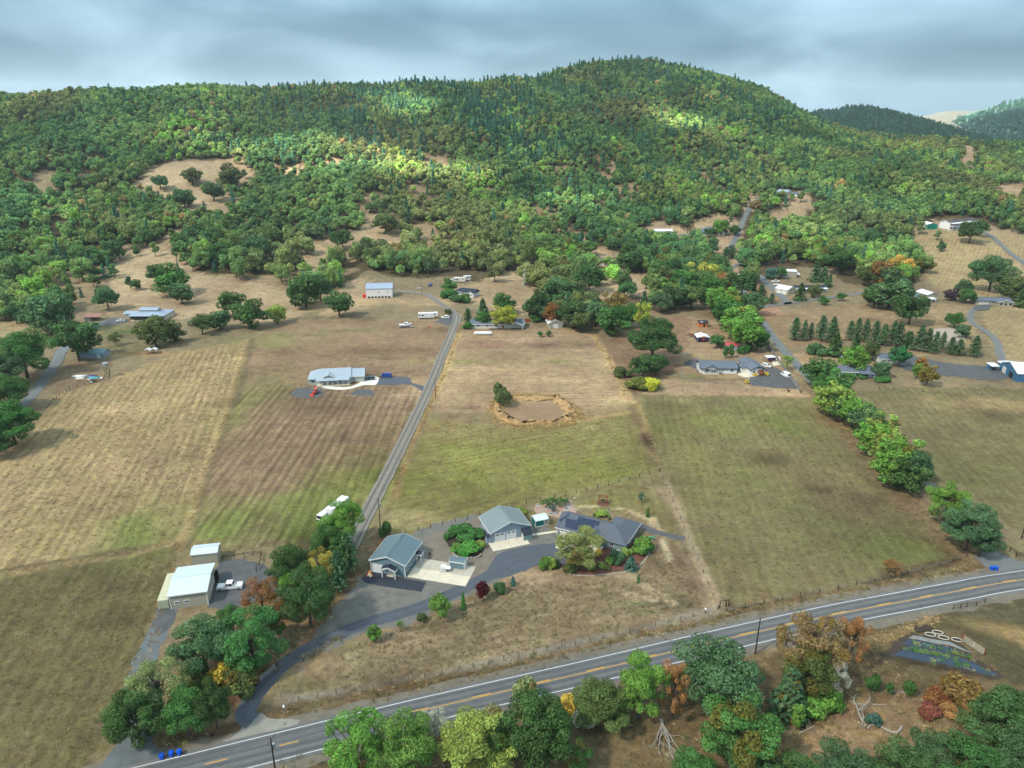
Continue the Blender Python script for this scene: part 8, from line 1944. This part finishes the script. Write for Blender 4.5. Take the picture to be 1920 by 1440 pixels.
# ------------------------------------------------------------------ woodland on the hill
def proto(name, seed, kind):
    rs = np.random.RandomState(seed)
    if kind == 'oak':
        P, N_, lob, C, r = crown(rs, 620, .80, Rz=4.6, zc=5.8, lobes=18, lr=1.8, low=-.7); V, F, lf = quads_mesh('c', P, N_, .80, lob, rs, .7)
        bm = trunk_bm(C, seed=seed, limbs=3)
    elif kind == 'pole':
        P, N_, lob, C, r = crown(rs, 460, .72, Rr=3.4, Rz=5, zc=7, lobes=16, lr=1.45, low=-.8); V, F, lf = quads_mesh('c', P, N_, .72, lob, rs, .7); bm = trunk_bm(C, seed=seed, limbs=3, top=8)
    else:
        P, N_, lob = conifer(rs, 15, 8, 1.0, H=14.0, Rr=3.3, z0=1.2, power=.75); V, F, lf = quads_mesh('c', P, N_, 1.0, lob, rs, .5); bm = BM(tube, (0, 0, -.5), (0, 0, 14), .2, .03, n=5)
    bm.verts.index_update(); ev = [tuple(v.co) for v in bm.verts]; ef = [[v.index for v in f.verts] for f in bm.faces]; bm.free()
    return bpy.data.objects.new(name, mesh_np(name, V, F, lf, [LEAFI, M['bark']], (ev, ef)))
fc = bpy.data.collections.new('woodland_kinds')
kinds_f = [('oak', 201), ('oak', 202), ('oak', 203), ('oak', 204), ('pole', 205), ('pole', 206), ('fir', 207), ('fir', 208), ('fir', 209)]
for i, (k, s) in enumerate(kinds_f): fc.objects.link(proto('kind_%d' % i, s, k))

step = 5.7
ny_ = np.arange(385, 1480, step); cand = []
for y in ny_:
    xs = np.arange(-0.86 * y - 30, 0.86 * y + 30, step); cand.append(np.column_stack([xs, np.full(len(xs), y)]))
cand = np.vstack(cand) + NR.uniform(-step * .48, step * .48, (sum(len(c) for c in cand), 2))
fx, fy = cand[:, 0], cand[:, 1]; fz = terrain(fx, fy); qx, qy, qd = pix(fx, fy, fz)
keep = qy < forest_line(qx) + NR.normal(0, 3, len(qx))
for c in CLEARW: keep &= ~(inside(fx + NR.normal(0, 6, len(fx)), fy + NR.normal(0, 6, len(fx)), c) & (NR.rand(len(fx)) > .035))
# not on the roads, yards and roofs of the slope; a little thinner low down and in dry patches
for (px_, py_, r_) in [(1465, 362, 22), (1492, 368, 16), (1480, 410, 22), (1345, 432, 28), (1245, 440, 26), (1134, 492, 18), (1136, 512, 14), (1470, 515, 30), (1405, 512, 20), (1355, 490, 9), (1366, 470, 8), (1746, 422, 18), (1803, 424, 30), (1845, 424, 10), (1750, 555, 25), (1865, 560, 34), (713, 545, 20), (270, 585, 36), (170, 600, 18), (215, 600, 20), (160, 625, 20), (860, 525, 26), (800, 540, 14)]:
    p = at(px_, py_); keep &= (fx - p.x) ** 2 + (fy - p.y) ** 2 > r_ ** 2
for line in [[(1408, 578), (1392, 545), (1372, 515), (1356, 498), (1350, 484), (1362, 476), (1382, 440), (1400, 400), (1422, 372)], [(1990, 540), (1920, 494), (1880, 462), (1846, 436)], [(46, 757), (100, 690), (140, 642), (190, 606)]]:
    Pl = W(line)
    for a, c in zip(Pl[:-1], Pl[1:]):
        vx, vy = c.x - a.x, c.y - a.y; t_ = np.clip(((fx - a.x) * vx + (fy - a.y) * vy) / (vx * vx + vy * vy), 0, 1); keep &= np.hypot(fx - a.x - t_ * vx, fy - a.y - t_ * vy) > 6
low = np.clip((520 - qy) / 160, 0, 1)
thin = fbm(fx * 2.2 + 50, fy * 2.2)
keep &= ~((GAPN(fx, fy) < np.where(qx < 850, -.5, -.72)) & (qx < 1500) & (qy > 290) & (NR.rand(len(fx)) < .8))
keep &= NR.rand(len(fx)) < np.clip(.62 + .38 * low + .25 * thin, .25, 1)
# the explicit trees keep their room
ex = np.array([(o.location.x, o.location.y, o.scale[0] * 4.0) for o in COL.objects if o.parent is None and o.get('category') in ('tree',)])
for (a, c, r_) in ex:
    if c > 380: keep &= (fx - a) ** 2 + (fy - c) ** 2 > (r_ + 2) ** 2
fx, fy, fz, qx, qy, qd, thin = [v[keep] for v in (fx, fy, fz, qx, qy, qd, thin)]
n_f = len(fx)
# kinds: firs along the ridge and on the summit, oaks below
fir_p = .05 + .75 * np.exp(-((qx - 790) / 210.) ** 2 - ((qy - 200) / 75.) ** 2) + .45 * np.exp(-((qx - 1160) / 130.) ** 2 - ((qy - 140) / 45.) ** 2) + .4 * np.exp(-((qx - 1480) / 140.) ** 2 - ((qy - 215) / 45.) ** 2) + .22 * np.exp(-((qx - 1050) / 400.) ** 2 - ((qy - 290) / 70.) ** 2)
fir_p *= np.clip(.62 + .9 * fbm(fx * 1.7, fy * 1.7 + 99), .2, 1.8)
isfir = NR.rand(n_f) < fir_p; ispole = (~isfir) & (NR.rand(n_f) < .35)
kind = np.where(isfir, NR.randint(6, 9, n_f), np.where(ispole, NR.randint(4, 6, n_f), NR.randint(0, 4, n_f)))
base = np.zeros((n_f, 3)); rnd = NR.rand(n_f)
pal = np.array([(.034, .074, .030), (.050, .092, .032), (.066, .110, .034), (.085, .120, .040), (.11, .13, .045), (.15, .11, .045), (.095, .17, .035)])
pw = np.array([.20, .24, .24, .16, .08, .02, .06]); stand = np.clip((fbm(fx * 1.6 + 31, fy * 1.6) + fbm(fx * 6, fy * 6 + 5) * .5) * .33 + .5 + NR.normal(0, .16, n_f), 0, .999); base[:] = pal[np.searchsorted(np.cumsum(pw), stand)]
# stands: madrone-bright and autumn brown groups
g1 = np.clip(fbm(fx * 1.2 + 7, fy * 1.2), -1, 1)[:, None]; base *= 1 + .22 * g1
warm = np.clip(fbm(fx * .8 - 40, fy * .8 + 11) - .1, 0, 1)[:, None]; base = base * (1 - .35 * warm) + np.array([.12, .085, .04]) * .35 * warm
base[isfir] = np.array([.026, .070, .042]) * (1 + NR.uniform(-.25, .35, isfir.sum()))[:, None]
base *= np.exp(NR.normal(0, .15, n_f))[:, None] * 2.6
scl = np.where(isfir, NR.uniform(.5, 1.2, n_f), (.46 + .68 * NR.beta(2, 2.4, n_f)) * (1 + .28 * np.clip((qy - 300) / 200, 0, 1))); zs = NR.uniform(.85, 1.15, n_f)
aut = np.where(isfir, 0, np.where(NR.rand(n_f) < .12, NR.uniform(.1, .4, n_f), .02))
# the largest in view are trees of their own, the rest of the wood reads as one mass
inv = (qx > -20) & (qx < 1940) & (qy < 700)
rank = np.argsort(-np.where(inv, scl * np.where(isfir, .8, 1.0) / qd, 0))
own = rank[:int(sum(1 for _ in [0]) * 250)]
LM = [(270, 588, 'the silver roofed house'), (711, 545, 'the white barn'), (870, 548, 'the white cottage'), (935, 605, 'the long house'), (1041, 605, 'the gable shed'), (1134, 490, 'the dark cabin'), (1245, 435, 'the machine shed'), (1340, 430, 'the hip roofed house'),
      (1465, 362, 'the highest white house'), (1470, 512, 'the long cream building'), (1520, 545, 'the mobile home'), (1747, 550, 'the tall garage'), (1745, 425, 'the green shed'), (1800, 425, 'the two storey house'), (1865, 562, 'the hillside ranch'), (340, 340, 'the upper clearing'), (400, 530, 'the lower clearing'), (680, 450, 'the middle clearing'), (984, 540, 'the silver dead conifer'), (170, 603, 'the rusty shed'), (20, 640, 'the left drive')]
seen = {}
for i in own:
    k = ('fir' if isfir[i] else 'mash' if ispole[i] else 'moak'); c_ = base[i] / 2.6
    hue = 'rusty' if c_[0] > c_[1] * .95 else 'yellow green' if c_[1] > .12 else 'olive' if c_[0] > .06 else 'mid green' if c_[0] > .045 else 'dark green'
    nm = {'fir': 'fir', 'mash': 'slender tree', 'moak': 'oak'}[k]; sz = 'large ' if scl[i] > 1.25 else 'small ' if scl[i] < .9 else ''
    lx, ly, ln = min(LM, key=lambda m: (m[0] - qx[i]) ** 2 + 4 * (m[1] - qy[i]) ** 2); dx, dy = qx[i] - lx, (qy[i] - ly) * 1.5; r_ = math.hypot(dx, dy)
    side = ('right of', 'uphill right of', 'straight uphill of', 'uphill left of', 'left of', 'downhill left of', 'straight downhill of', 'downhill right of')[int(round(math.atan2(-dy, dx) / (math.pi / 4))) % 8]
    far = 'close' if r_ < 45 else 'some way' if r_ < 95 else 'well' if r_ < 160 else 'far'
    lab = '%s%s hillside %s, %s %s %s' % (sz, hue, nm, far, side, ln)
    d_ = (5.4 if k == 'fir' else 6.6 if k == 'mash' else 10.) * scl[i]
    pt = plant(k, (fx[i], fy[i], fz[i] - .1), d_, (15 if k == 'fir' else 12.4 if k == 'mash' else 10.8) * scl[i] * zs[i], tuple(base[i] / 1.65), lab, group='trees of the lower hillside wood', aut=float(aut[i]), var=.02)
    seen.setdefault(lab, []).append((qx[i], pt))
for lab, os_ in seen.items():
    if len(os_) < 2: continue
    for j, (_, o) in enumerate(sorted(os_, key=lambda a: a[0])):
        o['label'] = (['leftmost', 'second-from-left', 'third-from-left', 'fourth-from-left', 'fifth-from-left', 'sixth-from-left', 'seventh-from-left'] + ['further right'] * 9)[j] + ' ' + lab if j < len(os_) - 1 else 'rightmost ' + lab
rest = np.ones(n_f, bool); rest[own] = False
idx = np.nonzero(rest)[0]
me = bpy.data.meshes.new('woodland'); me.vertices.add(len(idx)); me.vertices.foreach_set('co', np.column_stack([fx[idx], fy[idx], fz[idx] - .2]).astype('f4').ravel())
def attr(me, nm, ty, field, data): a = me.attributes.new(nm, ty, 'POINT'); a.data.foreach_set(field, data.ravel())
attr(me, 'kind', 'INT', 'value', kind[idx].astype('i4')); attr(me, 'spin', 'FLOAT_VECTOR', 'vector', np.column_stack([NR.normal(0, .05, len(idx)), NR.normal(0, .05, len(idx)), NR.uniform(0, 6.28, len(idx))]).astype('f4'))
attr(me, 'size', 'FLOAT_VECTOR', 'vector', np.column_stack([scl[idx], scl[idx], scl[idx] * zs[idx]]).astype('f4')); attr(me, 'tint', 'FLOAT_COLOR', 'color', np.column_stack([np.clip(base[idx], .005, .6), aut[idx]]).astype('f4'))
wood = link('woodland', me); tag(wood, 'mixed oak and fir wood covering the hillside', kind='stuff')
def scatter_group(coll):
    ng = bpy.data.node_groups.new('scatter', 'GeometryNodeTree')
    ng.interface.new_socket('Geometry', in_out='INPUT', socket_type='NodeSocketGeometry'); ng.interface.new_socket('Geometry', in_out='OUTPUT', socket_type='NodeSocketGeometry')
    n, l = ng.nodes, ng.links; gi, go = n.new('NodeGroupInput'), n.new('NodeGroupOutput')
    ip = n.new('GeometryNodeInstanceOnPoints'); ci = n.new('GeometryNodeCollectionInfo'); ci.inputs['Collection'].default_value = coll
    ci.inputs['Separate Children'].default_value = True; ci.inputs['Reset Children'].default_value = True
    def na(nm, ty): o = n.new('GeometryNodeInputNamedAttribute'); o.data_type = ty; o.inputs['Name'].default_value = nm; return o.outputs['Attribute']
    l.new(gi.outputs[0], ip.inputs['Points']); l.new(ci.outputs[0], ip.inputs['Instance']); ip.inputs['Pick Instance'].default_value = True
    l.new(na('kind', 'INT'), ip.inputs['Instance Index']); l.new(na('spin', 'FLOAT_VECTOR'), ip.inputs['Rotation']); l.new(na('size', 'FLOAT_VECTOR'), ip.inputs['Scale'])
    l.new(ip.outputs[0], go.inputs[0]); return ng
def scatter(o, coll):
    m_ = o.modifiers.new('scatter', 'NODES'); m_.node_group = scatter_group(coll)
scatter(wood, fc)
print('woodland', len(idx), 'own', len(own))
# distant woods on the far hills
dep = bpy.context.evaluated_depsgraph_get()
hx, hy, hz = [], [], []
for o in [o for o in COL.objects if o.name.split('.')[0] == 'hill']:
    if o.data.materials[0].name != 'distant_dark_woodland': continue
    vs = np.array([v.co for v in o.data.vertices]); ps = np.array([list(p.vertices) for p in o.data.polygons])
    for _ in range(26):
        u, v = NR.rand(len(ps), 1), NR.rand(len(ps), 1)
        q = vs[ps[:, 0]] * (1 - u) * (1 - v) + vs[ps[:, 1]] * u * (1 - v) + vs[ps[:, 2]] * u * v + vs[ps[:, 3]] * (1 - u) * v
        q = q[q[:, 1] < np.median(vs[:, 1]) + 60]; hx.append(q[NR.rand(len(q)) < .5])
q = np.vstack(hx); me = bpy.data.meshes.new('distant_woodland'); me.vertices.add(len(q)); me.vertices.foreach_set('co', q.astype('f4').ravel()); k = len(q); s_ = NR.uniform(.9, 1.6, k)
attr(me, 'kind', 'INT', 'value', np.where(NR.rand(k) < .6, NR.randint(6, 9, k), NR.randint(0, 4, k)).astype('i4')); attr(me, 'spin', 'FLOAT_VECTOR', 'vector', np.column_stack([np.zeros(k), np.zeros(k), NR.uniform(0, 6, k)]).astype('f4'))
attr(me, 'size', 'FLOAT_VECTOR', 'vector', np.column_stack([s_, s_, s_]).astype('f4')); attr(me, 'tint', 'FLOAT_COLOR', 'color', np.column_stack([np.array([[.03, .07, .045]]) * NR.uniform(.7, 1.4, (k, 1)) * 1.9, np.zeros(k)]).astype('f4'))
dw = link('distant_woodland', me); tag(dw, 'dark wood on the far hills', kind='stuff'); scatter(dw, fc)
print('distant', k)

# ------------------------------------------------------------------ rough grass, weeds and flowers: low growth nobody could count
def tuft_proto(name, seed, n, h, w, flat=.5):
    rs = np.random.RandomState(seed); P = np.column_stack([rs.normal(0, w * .5, n), rs.normal(0, w * .5, n), rs.uniform(.1, h, n)])
    N_ = np.column_stack([rs.normal(0, 1, n), rs.normal(0, 1, n), rs.normal(flat, .3, n)]); N_ /= np.linalg.norm(N_, axis=1)[:, None]
    V, F, lf = quads_mesh('t', P, N_, h * .45, rs.rand(n), rs, .35); return bpy.data.objects.new(name, mesh_np(name, V, F, lf, [LEAFI]))
gc = bpy.data.collections.new('low_growth_kinds')
for i in range(3): gc.objects.link(tuft_proto('tuft_%d' % i, 300 + i, 26, .55, .9))
def low_growth(name, label, pts, tints, size=(.6, 1.4)):
    k = len(pts); me = bpy.data.meshes.new(name); me.vertices.add(k); z = terrain(pts[:, 0], pts[:, 1]); me.vertices.foreach_set('co', np.column_stack([pts, z]).astype('f4').ravel())
    s_ = NR.uniform(*size, k); t_ = np.array(tints)[NR.randint(0, len(tints), k)] * NR.uniform(.7, 1.35, (k, 1))
    attr(me, 'kind', 'INT', 'value', NR.randint(0, 3, k).astype('i4')); attr(me, 'spin', 'FLOAT_VECTOR', 'vector', np.column_stack([np.zeros(k), np.zeros(k), NR.uniform(0, 6, k)]).astype('f4'))
    attr(me, 'size', 'FLOAT_VECTOR', 'vector', np.column_stack([s_ * 1.2, s_ * 1.2, s_]).astype('f4')); attr(me, 'tint', 'FLOAT_COLOR', 'color', np.column_stack([t_, np.full(k, .05)]).astype('f4'))
    o = link(name, me); tag(o, label, kind='stuff'); scatter(o, gc)
def along(px, n, spread):
    P = W(px); out = []
    seg = [(b - a).length for a, b in zip(P[:-1], P[1:])]; tot = sum(seg)
    for a, b, s in zip(P[:-1], P[1:], seg):
        m = max(1, int(n * s / tot)); t = NR.rand(m, 1); q = np.array([a.x, a.y]) * (1 - t) + np.array([b.x, b.y]) * t; out.append(q + NR.normal(0, spread, (m, 2)))
    return np.vstack(out)
def within(px, n):
    P = W(px); xs = [p.x for p in P]; ys = [p.y for p in P]; q = np.column_stack([NR.uniform(min(xs), max(xs), n * 3), NR.uniform(min(ys), max(ys), n * 3)]); return q[inside(q[:, 0], q[:, 1], P)][:n]
straw = [(.42, .32, .17), (.50, .38, .21), (.32, .25, .14)]; weed = [(.16, .16, .07), (.26, .19, .10), (.12, .15, .05)]
low_growth('grass', 'uncut golden grass on the pond bank', np.vstack([along([(928, 752), (962, 742), (1036, 742), (1062, 756), (1086, 774), (1076, 792), (1030, 800), (965, 801), (934, 790), (922, 770), (928, 752)], 900, 1.2), along([(1112, 625), (1150, 690), (1180, 752)], 160, .8), along([(735, 935), (768, 850), (800, 775), (838, 690), (862, 622)], 260, .3)]), [(.55, .40, .18), (.48, .34, .16), (.40, .28, .13)], (.35, .9))
low_growth('grass', 'dry uncut grass along field edges and ditches', np.vstack([along([(464, 636), (432, 752), (388, 868), (354, 985), (340, 1015), (300, 1150), (252, 1290), (212, 1385)], 420, .7), along([(0, 1078), (150, 1052), (250, 1035), (335, 1016)], 170, .6), along([(1194, 752), (1214, 808), (1238, 884)], 160, .7), along([(1640, 1205), (1680, 1188), (1730, 1168), (1762, 1158)], 260, .7), along([(1598, 1228), (1640, 1210)], 200, .8)]), straw, (.25, .7))
low_growth('weeds', 'rough dry weeds on the highway verges and under the tree belts', np.vstack([along([(540, 1330), (700, 1302), (1000, 1238), (1350, 1158), (1700, 1086), (1840, 1062)], 900, 1.3), along([(470, 1280), (520, 1235), (600, 1150), (660, 1080)], 420, 1.3), along([(560, 1240), (590, 1225), (640, 1195)], 60, .6), within([(380, 1440), (700, 1400), (1000, 1330), (1300, 1262), (1600, 1190), (1660, 1180), (1660, 1230), (1780, 1290), (1800, 1380), (1700, 1440)], 1500), within([(290, 1390), (340, 1370), (390, 1375), (330, 1412)], 120), along([(1545, 760), (1640, 880), (1720, 950), (1810, 1035)], 300, 1.6)]), weed + straw, (.22, .65))
for (nm_, poly, k_) in [('front field', [(560, 1300), (640, 1220), (800, 1165), (960, 1095), (1180, 1090), (1250, 1030), (1330, 1130), (1000, 1218), (700, 1282)], 2200), ('lower left field', [(0, 1100), (330, 1030), (240, 1290), (150, 1440), (0, 1440)], 2600), ('tan field', [(0, 900), (120, 745), (450, 650), (340, 1000), (0, 1060)], 3600), ('mown fields', [(760, 980), (830, 790), (1170, 780), (1225, 880), (1090, 915)], 1500), ('wide right field', [(1210, 760), (1500, 760), (1780, 1040), (1370, 1130)], 2600)]:
    low_growth('grass', 'scattered dry grass tufts on the ' + nm_, within(poly, k_), [(.30, .24, .14), (.22, .19, .10), (.16, .16, .07), (.36, .29, .17)], (.15, .5))
low_growth('flower_rows', 'rows of flowers and vegetables in the garden cloth', np.vstack([along([(1694, 1216), (1750, 1226), (1800, 1236)], 60, .18), along([(1712, 1206), (1770, 1219), (1830, 1236)], 40, .15), along([(1740, 1238), (1800, 1246), (1860, 1262)], 26, .6)]), [(.09, .26, .06), (.15, .3, .08), (.07, .2, .08), (.4, .42, .15)], (.3, .75))
low_growth('flowers', 'yellow, white and orange blooms in the garden cloth', np.vstack([along([(1720, 1203), (1780, 1214), (1826, 1232)], 7, .4), along([(1750, 1224), (1820, 1240), (1868, 1262)], 8, .7)]), [(.55, .38, .06), (.45, .18, .05), (.5, .5, .42)], (.3, .55))
